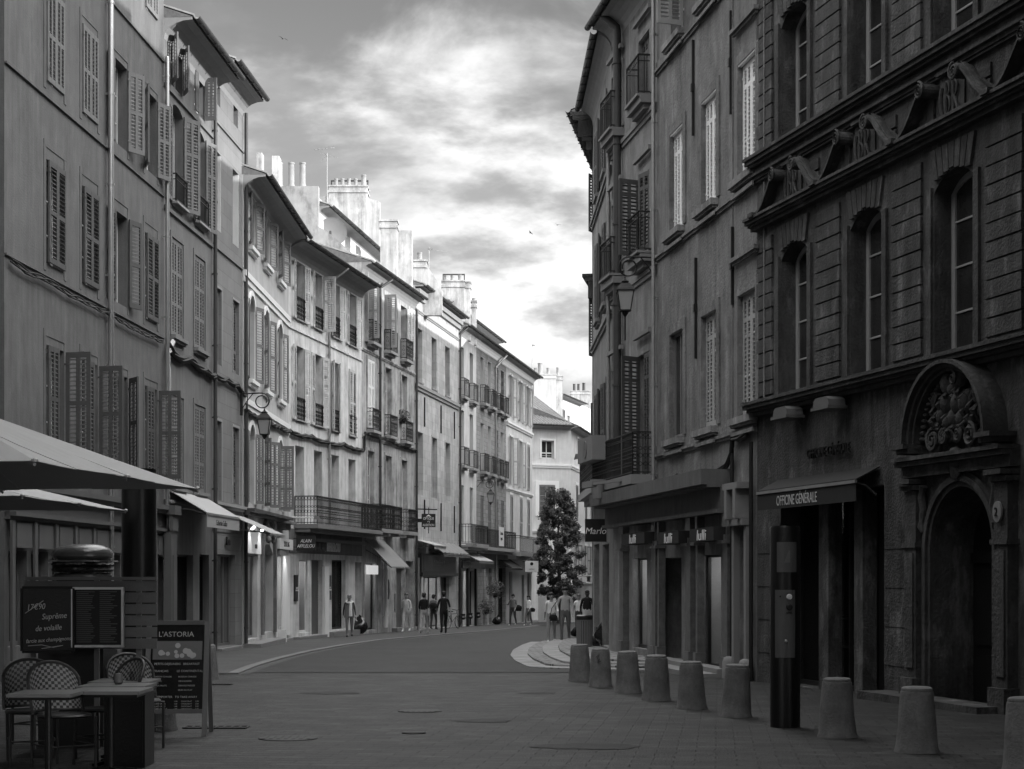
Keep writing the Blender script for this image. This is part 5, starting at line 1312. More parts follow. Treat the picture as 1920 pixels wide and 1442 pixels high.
# white paper carrier standing at the lit shop
X, Y, Z = at(528, 1205); t = MB(); t.box(-.17, .17, -.08, .08, 0, .42)
t.tube([(-.09, 0, .42), (-.07, 0, .52), (.07, 0, .52), (.09, 0, .42)], .008, 5); o = t.build('paper_carrier', 'sign_white', None, loc=(X, Y, Z+.02)); tag(o, 'white paper carrier bag standing at the brightly lit shop entrance', 'carrier bag')
# manholes, gratings
def disc(px, py, r, sy, label, name='manhole_cover'):
    X, Y, Z = at(px, py); b = MB(); b.lathe([(r, -.03), (r, .004), (r*.96, .010)], (0, 0, 0), 32, 1, sy)
    for i in range(7): q = -r*.75+i*r*.25; b.box(q-.02, q+.02, -r*.6*sy, r*.6*sy, .010, .014)
    o = b.build(name, 'grate', None, loc=(X, Y, Z+.003), rot=(R(-.45), 0, 0)); tag(o, label, 'manhole')
disc(787, 1334, .30, 1, 'round iron manhole cover in the middle of the paved foreground')
disc(540, 1385, .33, 1, 'manhole cover on the paving right of the A-board feet'); disc(776, 1375, .14, 1, 'small round valve cover below the central manhole')
def grate(px, py, w, d, label):
    X, Y, Z = at(px, py); b = MB(); n = 9
    b.box(-w/2, w/2, -d/2, -d/2+.03, 0, .014); b.box(-w/2, w/2, d/2-.03, d/2, 0, .014); b.box(-w/2, w/2, -d/2+.03, d/2-.03, 0, .004)
    for i in range(n): x = -w/2+w*i/(n-1); b.box(x-.012, x+.012, -d/2+.03, d/2-.03, .0045, .013)
    o = b.build('drain_grate', 'grate', None, loc=(X, Y, Z+.003), rot=(R(-.45), 0, 0)); tag(o, label, 'drain grate')
grate(412, 1284, .42, .3, 'small drain grate near the left end of the asphalt'); grate(405, 1365, .75, .3, 'long drain grate at the right foot of the A-board'); grate(430, 1234, .3, .2, 'little grate on the left pavement by the shop door')

# ---------------------------------------------------------------- lanterns
def lantern(px_wall, px, py, Y, label, side, arm):
    X = (px-CX)*Y/F0; z0 = CZ+(HY-py)*Y/F0       # centre top of the lantern
    t = thing('wall_lantern', label, 'lantern', (X, Y, z0), 0 if side > 0 else PI, 'old iron wall lanterns')
    # local: wall lies at x = -arm
    b = MB()
    b.box(-arm-.03, -arm+.05, -.03, .03, -.05, .75)
    b.tube([(-arm, 0, .60), (-.15, 0, .62)], .022, 6)
    sp_ = [(-.15, 0, .62)]
    for i in range(26):
        a = R(90)-i/25*R(470); r = .24-.10*i/25; sp_.append((-.08+r*math.cos(a), 0, .38+r*math.sin(a)))
    b.tube(sp_, .02, 6); b.tube([(-arm+.03, 0, .15), (-arm*.75, 0, .38), (-arm*.5, 0, .60)], .016, 6)
    b.tube([(-.0, 0, .16), (0, 0, .02)], .02, 6); b.build('bracket', 'iron', t)
    b = MB(); b.lathe([(.30, -.16), (.28, -.12), (.14, .0), (.10, .01), (.12, .05), (.05, .08), (.02, .14)], (0, 0, 0), 4); b.build('cap', 'iron', t, rot=(0, 0, R(45)))
    b = MB()
    for sx in (-1, 1):
        for sy in (-1, 1): b.bar((sx*.19, sy*.19, -.17), (sx*.12, sy*.12, -.62), .025)
    for s_, z in ((.19, -.17), (.12, -.62)):
        for a, c in (((-1, -1), (1, -1)), ((1, -1), (1, 1)), ((1, 1), (-1, 1)), ((-1, 1), (-1, -1))): b.bar((a[0]*s_, a[1]*s_, z), (c[0]*s_, c[1]*s_, z), .025)
    b.lathe([(.10, -.62), (.06, -.70), (.02, -.76)], (0, 0, 0), 8)
    if side < 0: b.tube([(0, .0, -.7), (0, 0, -1.3)], .018, 6)
    b.build('frame', 'iron', t)
    b = MB(); s0, s1 = .18, .11
    b.hexa([(-s1, -s1, -.61), (s1, -s1, -.61), (s1, s1, -.61), (-s1, s1, -.61), (-s0, -s0, -.18), (s0, -s0, -.18), (s0, s0, -.18), (-s0, s0, -.18)]); b.build('glass', 'lamp_glass', t)
lantern(455, 496, 776, 51.0, 'iron scroll-arm lantern on the left corner in front of the arched windows', 1, .70)
lantern(1228, 1172, 532, 39.2, 'iron scroll-arm lantern on the right-hand facade high against the drainpipe', -1, .72)
lantern(893, 920, 921, 95.0, 'small distant lantern on the old brick house above the shops', 1, .85)

# ---------------------------------------------------------------- cable bundles
def cable(name, label, Fc, pts, r=.05, n=3, m='cable'):
    b = MB(); rr = random.Random(len(pts)*7)
    P = [Vector((Fc.u(x), -.09, Fc.z(x, y))) for x, y in pts]
    Q = []
    for a, c in zip(P[:-1], P[1:]):
        k = max(2, int((c-a).length/.35))
        for i in range(k): q = i/k; w = a.lerp(c, q); w.z -= .06*math.sin(PI*q)+rr.uniform(-.02, .02); Q.append(w)
    Q.append(P[-1])
    for j in range(n):
        ph = j*2.1; b.tube([p+Vector((0, -.02*math.cos(i*.9+ph), .045*math.sin(i*.9+ph))) for i, p in enumerate(Q)], r*.45, 5)
    w = MB().tube([tuple(Fc.root.matrix_basis @ Vector(v)) for v in [(0, 0, 0), (1, 0, 0)]], .1) if False else None
    M4 = Matrix.Translation(Vector((Fc.A.x, Fc.A.y, Fc.zb))) @ Matrix.Rotation(Fc.ang, 4, 'Z')
    b.v = [tuple(M4 @ Vector(v)) for v in b.v]
    o = b.build(name, m, None, smooth=True); tag(o, label, 'cables', 'cable bundles along the facades')
cable('cable_bundle', 'dark cable bundle running under the string course of the smooth plaster house', B1, [(12, 488), (80, 525), (200, 588), (298, 640)], .035)
cable('cable_bundle', 'tangled thick cable bundle sagging below the closed shutters of the two-bay house', B2, [(309, 645), (325, 668), (350, 672), (380, 695), (397, 705)], .14, 5)
cable('cable_bundle', 'cable bundle climbing down the ashlar house to the left lantern', B3, [(399, 705), (420, 712), (440, 722), (455, 742)], .10, 4)
cable('cable_bundle', 'cable bundle below the white string course behind the left lantern', B4, [(457, 770), (490, 785), (520, 800), (540, 808)], .10, 4)
cable('cable_bundle', 'cable bundle sagging between the shutters and the plain upper windows of the worn-shutter house', B5, [(542, 810), (580, 818), (610, 829), (640, 833), (677, 845)], .12, 4)
cable('cable_bundle', 'cable bundle looping across the dirty streaked house', B6, [(679, 845), (681, 812), (720, 822), (777, 845)], .09, 3)
cable('cable_bundle', 'pale loose cables hanging down beside the silver drainpipe', B2, [(318, 642), (308, 660), (309, 690), (310, 735)], .10, 4, 'cable_pale')
cable('cable_bundle', 'cables lying along the top of the right-hand shop cornice', T1, [(1234, 905), (1280, 893), (1330, 884), (1368, 876), (1380, 850), (1382, 820), (1408, 815)], .07, 3)

# ---------------------------------------------------------------- hanging signs
def psign(name, label, px0, px1, py0, py1, Y, lines, m='paint_dark', tm='white_text', size=.2, arm=None, th=.08, shear=0, sx=.9):
    X0, X1 = (px0-CX)*Y/F0, (px1-CX)*Y/F0; z1 = CZ+(HY-py0)*Y/F0; z0 = CZ+(HY-py1)*Y/F0
    t = thing(name, label, 'sign', ((X0+X1)/2, Y, z0)); w = X1-X0; h = z1-z0
    b = MB(); b.box(-w/2, w/2, 0, th, 0, h); b.box(-w/2-.012, w/2+.012, .015, th-.015, -.012, h+.012); b.build('panel', m, t)
    for s_, zf, size_ in lines: text(s_, size_, tm, 'lettering', t, (0, -.006, h*zf), shear=shear, sx=sx)
    if arm:
        b = MB(); xw = (arm[0]-CX)*Y/F0-(X0+X1)/2
        for zf in arm[1]: b.box(min(xw, 0), max(xw, 0), .02, .06, h*zf, h*zf+arm[2])
        b.build('bracket', 'iron', t)
    return t
psign('hanging_sign', 'black box sign with white slanted lettering beside the shop with the two lit windows', 556, 591, 1005, 1032, 61.0, [('ALAIN', .55, .17), ('AFFLELOU', .2, .17)], shear=.25, sx=.8, arm=(550, (.2, .8), .03))
t = psign('hanging_sign', 'dark square optician sign on a thick black arm over the pavement', 791, 816, 964, 988, 79.0, [('OPTIQUE', .56, .165), ('AUDITION', .06, .155)], tm='white_text', sx=.72, arm=(772, (.36,), .17))
b = MB(); b.tube([(-.12, -.01, .47), (.0, -.01, .53), (.12, -.01, .47)], [.01, .045, .01], 6); b.arch(0, .23, .035, .05, .002, .01, -60, 200, 10); b.build('emblem', 'white_text', t)
b = MB(); b.bar((0, .04, .55), (0, .04, .9), .03); b.bar((0, .04, -.3), (0, .04, 0), .03); b.bar((-.5, .04, .83), (.4, .04, .80), .05); b.build('mast', 'iron', t)
psign('hanging_sign', 'small black sign with white handwriting on the right-hand side of the street', 1098, 1139, 974, 1015, 45.5, [('Marlo.', .34, .24)], sx=1.0, shear=.2, arm=(1150, (.95,), .03))
t = psign('hanging_sign', 'white square hanging sign with a black dot near the far end of the left row', 985, 1009, 1052, 1072, 104.0, [('optique', .2, .12)], m='sign_white', tm='dark_text', arm=(980, (.9,), .04))
b = MB(); b.arch(0, .48, .0, .10, .002, .012, 0, 360, 14); b.build('emblem', 'dark_text', t)
def arm_lamp(label, px0, px1, py, Y, drop=0):
    X0, X1 = (px0-CX)*Y/F0, (px1-CX)*Y/F0; t = thing('arm_spotlight', label, 'spotlight', (X0, Y, CZ+(HY-py)*Y/F0), 0, 'slim spotlights on arms over the shops'); s_ = 1 if X1 > X0 else -1
    b = MB(); b.tube([(0, 0, 0), ((X1-X0)*.85, 0, drop)], .03, 6); b.build('arm', 'trim_white', t)
    b = MB(); b.hexa([((X1-X0)*.82, -.07, drop-.06), (X1-X0+.04*s_, -.07, drop-.10), (X1-X0+.04*s_, .07, drop-.10), ((X1-X0)*.82, .07, drop-.06), ((X1-X0)*.82, -.07, drop+.05), (X1-X0, -.07, drop+.05), (X1-X0, .07, drop+.05), ((X1-X0)*.82, .07, drop+.05)]); b.build('head', 'trim_grey', t)
arm_lamp('pale arm spotlight in front of the long balcony left end', 548, 598, 970, 60.3)
arm_lamp('pale arm spotlight beneath the balcony of the streaked house', 695, 724, 991, 75)
arm_lamp('pale arm light reaching out left of the right-hand balcony', 1131, 1079, 855, 44.6)
arm_lamp('thin arm light over the fringed awning', 858, 893, 1021, 90)

# ---------------------------------------------------------------- tree and hoarding at the bend
def tree(label, X, Y, H, wdt, n, seed, base=.28):
    t = thing('street_tree', label, 'tree', (X, Y, gz(Y))); rr = random.Random(seed)
    b = MB(); b.tube([(0, 0, -.2), (.03, 0, H*.3), (-.05, .05, H*.6), (0, 0, H*.9)], [.16, .12, .07, .02], 8)
    limbs = []
    for i in range(16):
        z = H*(base+.6*i/16); a = i*2.4; L_ = wdt*(1-.65*(i/16))*rr.uniform(.7, 1.0)
        e = Vector((L_*math.cos(a), L_*math.sin(a), z+H*.06)); limbs.append((Vector((0, 0, z)), e)); b.tube([(0, 0, z-.1), tuple(e*.5+Vector((0, 0, z*.5))), tuple(e)], [.05, .035, .012], 5)
    b.build('trunk', 'bark', t)
    c = MB(); cl = []
    for i in range(230):
        z = rr.random()**1.05; rad = wdt*min(1, .55+z*2.2)*(1-max(0, z-.50)/.50*.70); a = rr.random()*2*PI; q = rr.random()**.38
        cl.append((Vector((rad*q*math.cos(a), rad*q*math.sin(a), H*(base+(1-base)*z*.98))), rr.uniform(.16, .40)))
    for i in range(n):
        p, r = cl[rr.randrange(len(cl))]
        d = Vector((rr.gauss(0, 1), rr.gauss(0, 1), rr.gauss(0, .8))); d.normalize(); p = p+d*r*rr.random()**.5
        s_ = rr.uniform(.035, .08); u_ = Vector((rr.gauss(0, 1), rr.gauss(0, 1), rr.gauss(0, 1))).normalized(); v_ = u_.cross(d).normalized() if u_.cross(d).length > .01 else Vector((1, 0, 0))
        c.face([p-u_*s_, p+v_*s_*.7, p+u_*s_, p-v_*s_*.7])
    c.build('crown', 'leaf', t); return t
tree('leafy street tree with a pointed crown at the bend, before the pale end house', (1048-CX)*106/F0, 106, 8.5, 1.62, 42000, 3, base=.17)
Y = 112; b = MB(); X0, X1 = (1010-CX)*Y/F0, (1078-CX)*Y/F0
b.box(X0, X1, Y, Y+.08, gz(Y), CZ+(HY-1103)*Y/F0)
for k in range(10): x = X0+(X1-X0)*k/9; b.box(x-.03, x+.03, Y-.03, Y, gz(Y), CZ+(HY-1103)*Y/F0)
for k in range(4): b.box(X0+.25+k*.55, X0+.6+k*.55, Y-.045, Y-.032, gz(Y)+.9+.1*(k % 2), gz(Y)+1.5)
tag(b.build('site_hoarding', 'trim_white', None), 'low white hoarding with posters under the tree at the end of the street', 'hoarding')
b = MB(); b.box((1078.5-CX)*108/F0, 12, 108, 108.3, gz(108), CZ+(HY-1095)*108/F0); b.box((1078.5-CX)*108/F0, 12, 107.9, 108.4, CZ+(HY-1095)*108/F0, CZ+(HY-1095)*108/F0+.1); tag(b.build('boundary_wall', 'plaster_light', None), 'plain low wall beyond the walking couple at the foot of the end house', 'wall')
def added_plane_tree(label, X, Y, seed, zc=11.6, rad=7.0, hgt=3.0, n=15000):  # unseen trees, added so their crowns darken the foreground
    t = thing('added_plane_tree', label, 'tree', (X, Y, gz(Y)), 0, 'unseen plane trees added for shade'); rr = random.Random(seed)
    b = MB(); b.tube([(0, 0, -.2), (.1, 0, 2), (0, .1, 4.5), (.1, 0, 7)], [.42, .33, .28, .22], 12)
    for i in range(11):
        a = i*2.4; L_ = rad*rr.uniform(.5, .95); z1 = zc+rr.uniform(-1.2, 1.8)
        b.tube([(.05, 0, 4.5+.25*i), (L_*.35*math.cos(a), L_*.35*math.sin(a), max(7.5, 2.6+.345*(Y+rad*.4))+.1*i), (L_*math.cos(a+.2), L_*math.sin(a+.2), z1)], [.16, .10, .03], 7)
    b.build('trunk', 'bark', t); c = MB(); cl = []
    while len(cl) < 120:
        p = Vector((rr.uniform(-1, 1), rr.uniform(-1, 1), rr.uniform(-1, 1)))
        if .2 < p.length < 1: cl.append((Vector((p.x*rad, p.y*rad, zc+p.z*hgt)), rr.uniform(.7, 1.3)))
    for i in range(n):
        p, r = cl[rr.randrange(len(cl))]; d = Vector((rr.gauss(0, 1), rr.gauss(0, 1), rr.gauss(0, .6))).normalized(); p = p+d*r*rr.random()**.5
        if p.z < 1.9+.345*(Y+p.y)+.3 or X+p.x > 4.2+.2625*(31.4-Y-p.y) or X+p.x < -10.6+.059*(Y+p.y): continue
        s_ = rr.uniform(.13, .24); u_ = Vector((rr.gauss(0, 1), rr.gauss(0, 1), rr.gauss(0, .5))).normalized(); v_ = u_.cross(d)
        if v_.length < .05: continue
        v_.normalize(); c.face([p-u_*s_, p+v_*s_*.8, p+u_*s_, p-v_*s_*.8])
    c.build('crown', 'leaf', t)
added_plane_tree('unseen broad plane tree left of the photographer, added to shade the foreground', -7.5, 7.5, 11); added_plane_tree('unseen broad plane tree right of the photographer, added to shade the foreground', 7.6, 9.5, 12)
added_plane_tree('unseen tall plane tree over the cafe terrace, added for shade', -8.0, 15.5, 15, zc=12.4, rad=7.2, hgt=2.8); added_plane_tree('unseen tall plane tree by the stone mansion, added for shade', 7.3, 14.5, 16, zc=12.4, rad=7.5, hgt=2.8)
added_plane_tree('unseen broad plane tree behind the photographer, added for shade', .5, -3, 13); added_plane_tree('unseen broad plane tree far behind the photographer, added for shade', -2, -13, 14)
for i, (px, py, w_, d_) in enumerate(((620, 1300, .5, .35), (905, 1352, .42, .3), (1100, 1400, .6, .4), (1010, 1300, .35, .25))):
    X, Y, Z = at(px, py); b = MB(); rr = random.Random(i+40); n = 18
    b.face([(w_*math.cos(2*PI*k/n)*rr.uniform(.75, 1.1), d_*math.sin(2*PI*k/n)*rr.uniform(.75, 1.1), 0) for k in range(n)])
    struct(b.build('paving_repair', 'asphalt', None, loc=(X, Y, Z+.006), rot=(R(-.47), 0, 0)))
# climbing plants and small greenery on the far shop fronts
def plant(label, px, py, Y, r, n, seed):
    X = (px-CX)*Y/F0; z = CZ+(HY-py)*Y/F0; rr = random.Random(seed); t = thing('shop_plant', label, 'plant', (X, Y, z))
    b = MB(); b.lathe([(.12, -.12), (.17, .12), (.15, .12)], (0, 0, -r*.6), 12); b.build('pot', 'frame_dark', t)
    c = MB()
    for i in range(n):
        d = Vector((rr.gauss(0, 1), rr.gauss(0, 1), rr.gauss(0, 1))).normalized(); p = d*r*rr.random()**.4; s_ = .05; u_ = Vector((rr.gauss(0, 1), rr.gauss(0, 1), rr.gauss(0, 1))).normalized(); v_ = u_.cross(d)
        c.face([p-u_*s_, p+v_*s_, p+u_*s_, p-v_*s_])
    c.build('foliage', 'leaf', t)
plant('dark potted foliage hanging beside the far brick shop doorway', 929, 1105, 95, .55, 500, 1); plant('small plant low beside the far brick shop', 912, 1138, 93, .45, 350, 2)
plant('plant in the window guard of the streaked house, right bay', 755, 780, 77, .35, 260, 4)

# birds
def bird(px, py, Y, sp_, label, rz):
    t = MB(); t.tube([(0, -.16, 0), (0, -.05, .01), (0, .1, .01), (0, .2, 0)], [.012, .045, .035, .008], 8)
    for s in (-1, 1): t.hexa([(0, .05, .02), (s*.2, .12, .1), (s*.2, .0, .1), (0, -.05, .02), (0, .05, .03), (s*.2, .12, .108), (s*.2, .0, .108), (0, -.05, .03)]); t.hexa([(s*.2, .12, .1), (s*.45, .02, .05), (s*.43, -.05, .05), (s*.2, .0, .1), (s*.2, .12, .108), (s*.45, .02, .055), (s*.43, -.05, .055), (s*.2, .0, .108)])
    o = t.build('bird', 'frame_dark', None, loc=((px-CX)*Y/F0, Y, CZ+(HY-py)*Y/F0), rot=(.2, .2, rz)); o.scale = (sp_,)*3; tag(o, label, 'bird')
bird(530, 73, 110, .8, 'tiny bird high in the upper left of the sky', .6); bird(995, 437, 120, .75, 'left bird of the pair above the far roofs', 1.2); bird(1045, 422, 125, .7, 'right bird of the pair above the far roofs', -.5)

# ================================================================ CAFE TERRACE
Yb = 17.6
def PX(x, Y): return (x-CX)*Y/F0
def PZ(y, Y): return CZ+(HY-y)*Y/F0
def parasol(label, tip, Y, z_e, size, ang, apex, pm=None, group='cream terrace parasols'):
    X = PX(tip[0], Y); z = PZ(tip[1], Y)
    t = thing('parasol', label, 'parasol', (X, Y, gz(Y)), ang, group)       # origin under the tip corner; the cloth spreads along -x and -y
    z -= gz(Y); c = Vector((-size/2, -size/2, z+apex)); b = MB(); n = 10
    cor = [Vector((0, 0, z)), Vector((-size, 0, z)), Vector((-size, -size, z)), Vector((0, -size, z))]
    for k in range(4):
        a, d = cor[k], cor[(k+1) % 4]
        for part in range(2):
            e0, e1 = (a, (a+d)/2) if part == 0 else ((a+d)/2, d)
            m_ = (a+d)/2
            rows = []
            for j in range(7):
                q = j/6; row = []
                for i in range(n+1):
                    s_ = i/n; p = e0.lerp(e1, s_); sag = .09*math.sin(PI*s_); inward = (c-p); inward.z = 0; inward.normalize()
                    p = p+inward*sag*1.0; w = p.lerp(c, q); w.z -= .05*math.sin(PI*q)*math.sin(PI*s_); row.append(w)
                rows.append(row)
            for r0, r1 in zip(rows[:-1], rows[1:]):
                for i in range(n): b.face([r0[i], r0[i+1], r1[i+1], r1[i]])
    o = b.build('canopy', 'canvas_pale', t)
    md = o.modifiers.new('s', 'SOLIDIFY'); md.thickness = .006
    h = MB()
    h.tube([(c.x, c.y, 0), (c.x, c.y, c.z+.1)], .035, 12); h.box(c.x-.35, c.x+.35, c.y-.35, c.y+.35, 0, .08); h.build('pole', 'zinc_dull', t)
    r = MB()
    for q in cor+[(cor[i]+cor[(i+1) % 4])/2 for i in range(4)]: r.tube([tuple(c-Vector((0, 0, .06))), tuple(q-Vector((0, 0, .03)))], .014, 6)
    r.build('ribs', 'zinc_dull', t)
    k = MB()
    for q in cor+[(cor[i]+cor[(i+1) % 4])/2 for i in range(4)]: k.lathe([(.028, 0), (.028, .02), (.01, .03)], tuple(q+Vector((0, 0, -.01))), 10)
    k.build('tip_cap', 'zinc_dull', t)
    return t
parasol('large cream parasol filling the left edge, its pointed corner reaching over the black column', (370, 916), 17.6, 0, 4.2, R(-7), .85)
parasol('second cream parasol lower down behind the large one', (236, 957), 23.5, 0, 4.2, R(-3), .55)
b = MB(); Y = 24.5; b.lathe([(.25, -.2), (.25, 3.4)], (0, 0, 0), 28); o = b.build('advertising_column', 'paint_black', None, smooth=True, loc=(PX(261, Y), Y, gz(Y))); 
tag(o, 'thick glossy black column standing behind the menu screen under the parasol corner', 'column')
# plank screen with chalkboard and framed menu
Y = 17.6; X0, X1 = PX(46, Y), PX(293, Y); w = X1-X0; zt = PZ(1088, Y); zb_ = PZ(1218, Y)
t = thing('plank_screen', 'horizontal wooden plank screen between the terrace and the street', 'screen', (X0, Y, gz(Y)), R(1.2)); zt -= gz(Y); zb_ -= gz(Y)
b = MB(); n = 6; hh = (zt-zb_)/n
for i in range(n): b.box(0, w, 0, .03, zb_+i*hh+.008, zb_+(i+1)*hh-.007)
b.build('planks', 'planks', t)
b = MB(); b.box(-.0, w, -.02, .05, zt, zt+.035)
for x in (.05, w-.22, w*.52): b.box(x, x+.05, .031, .08, 0, zt)
b.build('frame', 'frame_grey', t)
Yc = 17.45
def zloc(y): return PZ(y, Yc)-gz(Yc)
t = thing('chalkboard', 'black chalkboard with handwritten dish of the day hung on the plank screen', 'chalkboard', (PX(42, Yc), Yc, gz(Yc)), R(-2))
w = PX(137, Yc)-PX(42, Yc); b = MB(); b.box(0, w, 0, .02, zloc(1219), zloc(1105)); b.build('slate', 'paint_black', t)
b = MB(); za, zc_ = zloc(1221), zloc(1103)
b.box(-.02, 0, -.01, .03, za, zc_); b.box(w, w+.02, -.01, .03, za, zc_); b.box(0, w, -.01, .03, za-.02, za+.008); b.box(0, w, -.01, .03, zc_-.008, zc_+.02); b.build('frame', 'frame_dark', t)
for s_, x, y, sz in (('17€90', .14, 1143, .085), ('Suprême', .33, 1160, .085), ('de volaille', .27, 1182, .08), ('farcie aux champignons', .27, 1203, .058)):
    q = text(s_, sz, 'chalk', 'chalk_writing', t, (x, -.004, zloc(y)), shear=.25, sx=.85, ext=.0015, rot=(R(90), R(-4), 0))
b = MB(); b.bar((.03, -.005, zloc(1150)), (.22, -.005, zloc(1126)), .006); b.tube([(.06, -.006, zloc(1211)), (.2, -.006, zloc(1209)), (.32, -.006, zloc(1214)), (.42, -.006, zloc(1210)), (.2, -.006, zloc(1216))], .003, 4); b.build('chalk_stroke', 'chalk', t)
t = thing('wall_menu', 'printed menu in a silver metal frame hung on the plank screen', 'menu', (PX(134, Yc), Yc, gz(Yc)), R(1.2)); w = PX(232, Yc)-PX(134, Yc)
za, zc_ = zloc(1214), zloc(1101)
b = MB(); f_ = .025; b.box(0, f_, -.02, .03, za, zc_); b.box(w-f_, w, -.02, .03, za, zc_); b.box(f_, w-f_, -.02, .03, za, za+f_); b.box(f_, w-f_, -.02, .03, zc_-f_, zc_); b.build('frame', 'zinc_bright', t)
b = MB(); b.box(f_, w-f_, 0, .02, za+f_, zc_-f_); sh = b.build('sheet', 'paint_black', t)
b = MB(); rr = random.Random(2)
for i in range(26): z = zc_-.05-i*.0205; b.box(.05, .05+rr.uniform(.12, .19), -.002, -.0005, z, z+.006); b.box(w/2+.02, w/2+.02+rr.uniform(.1, .18), -.002, -.0005, z, z+.006)
b.build('menu_lines', 'frame_grey', sh)
# giant hamburger
Yh = 18.3; zh = PZ(1090, Yh)
t = thing('hamburger_sculpture', 'oversized glossy hamburger sculpture standing behind the plank screen', 'sculpture', (PX(155, Yh), Yh, zh)); 
def blob(prof, m_, name, amp=.0, fr_=9, sm=True):
    b = MB(); b.lathe(prof, (0, 0, 0), 48); rr = random.Random(3)
    if amp:
        for i, (x, y, z) in enumerate(b.v):
            a = math.atan2(y, x); k = 1+amp*math.sin(fr_*a+z*30)+amp*.6*math.sin(fr_*2.3*a); b.v[i] = (x*k, y*k, z+amp*.25*math.sin(fr_*1.4*a))
    return b.build(name, m_, t, smooth=sm)
blob([(.02, .0), (.27, .0), (.31, .03), (.31, .07), (.28, .09), (.02, .09)], 'bun', 'bottom_bun')
blob([(.02, .092), (.30, .10), (.325, .125), (.30, .155), (.02, .16)], 'patty', 'patty', .025, 17)
blob([(.02, .162), (.31, .165), (.33, .18), (.31, .20), (.02, .205)], 'patty', 'second_patty', .025, 13)
b = MB(); b.hexa([(-.34, -.2, .207), (.2, -.34, .207), (.34, .2, .207), (-.2, .34, .207), (-.33, -.2, .225), (.2, -.33, .225), (.33, .2, .225), (-.2, .33, .225)]); b.build('cheese_slice', 'cheese', t)
blob([(.02, .228), (.29, .23), (.325, .265), (.325, .30), (.29, .35), (.22, .385), (.12, .40), (.02, .402)], 'bun', 'top_bun')
b = MB(); b.box(PX(86, Yh), PX(206, Yh), Yh-.3, Yh+.35, gz(Yh), zh-.003); b.box(PX(82, Yh), PX(200, Yh), Yh-.33, Yh+.38, zh-.04, zh-.004)
tag(b.build('display_plinth', 'paint_black', None), 'black plinth under the giant hamburger', 'plinth')
# bistro tables
def table(Y, x0, x1, label, tilt=0):
    X0, X1 = PX(x0, Y), PX(x1, Y); t = thing('bistro_table', label, 'table', ((X0+X1)/2, Y, gz(Y)), R(tilt), 'square bistro tables of the terrace'); w = X1-X0
    b = MB(); b.box(-w/2, w/2, -.3, .3, .725, .755); b.build('table_top', 'table_top', t)
    b = MB(); b.box(-w/2+.02, w/2-.02, -.28, .28, .70, .724); b.tube([(0, 0, .03), (0, 0, .7)], .03, 10)
    for a in range(4): b.bar((0, 0, .05), (.26*math.cos(a*PI/2+PI/4), .26*math.sin(a*PI/2+PI/4), .015), .04, .03)
    b.build('pedestal', 'paint_black', t); return t
table(15.3, 140, 274, 'nearest bistro table of the row beside the black box'); table(16.1, 158, 282, 'second bistro table of the row'); table(16.9, 178, 290, 'furthest bistro table, with the water glass')
table(14.9, 30, 150, 'bistro table at the left edge in front of the chairs')
b = MB(); Yg = 16.9; b.lathe([(.028, 0), (.034, .09), (.032, .09), (.026, .008)], (0, 0, 0), 20); o = b.build('water_glass', 'clear_glass', None, smooth=True, loc=(PX(253, Yg), Yg-.1, gz(Yg)+.757)); tag(o, 'small water glass on the furthest bistro table', 'glass')
b = MB(); b.lathe([(.03, 0), (.045, .02), (.04, .09), (.035, .10)], (0, 0, 0), 16); o = b.build('candle_glass', 'metal_panel', None, smooth=True, loc=(PX(222, 16.1), 16.1, gz(16.1)+.757)); tag(o, 'squat glass jar on the second bistro table', 'jar')
b = MB(); Y = 15.9; b.box(PX(200, Y), PX(276, Y), Y-.1, Y+.32, 0, .67); b.box(PX(198, Y), PX(278, Y), Y-.12, Y+.34, .67, .695); b.box(PX(204, Y), PX(272, Y), Y-.105, Y-.1, .05, .62)
tag(b.build('serving_box', 'paint_black', None, loc=(0, 0, gz(Y))), 'black box cabinet standing under the bistro tables', 'cabinet')
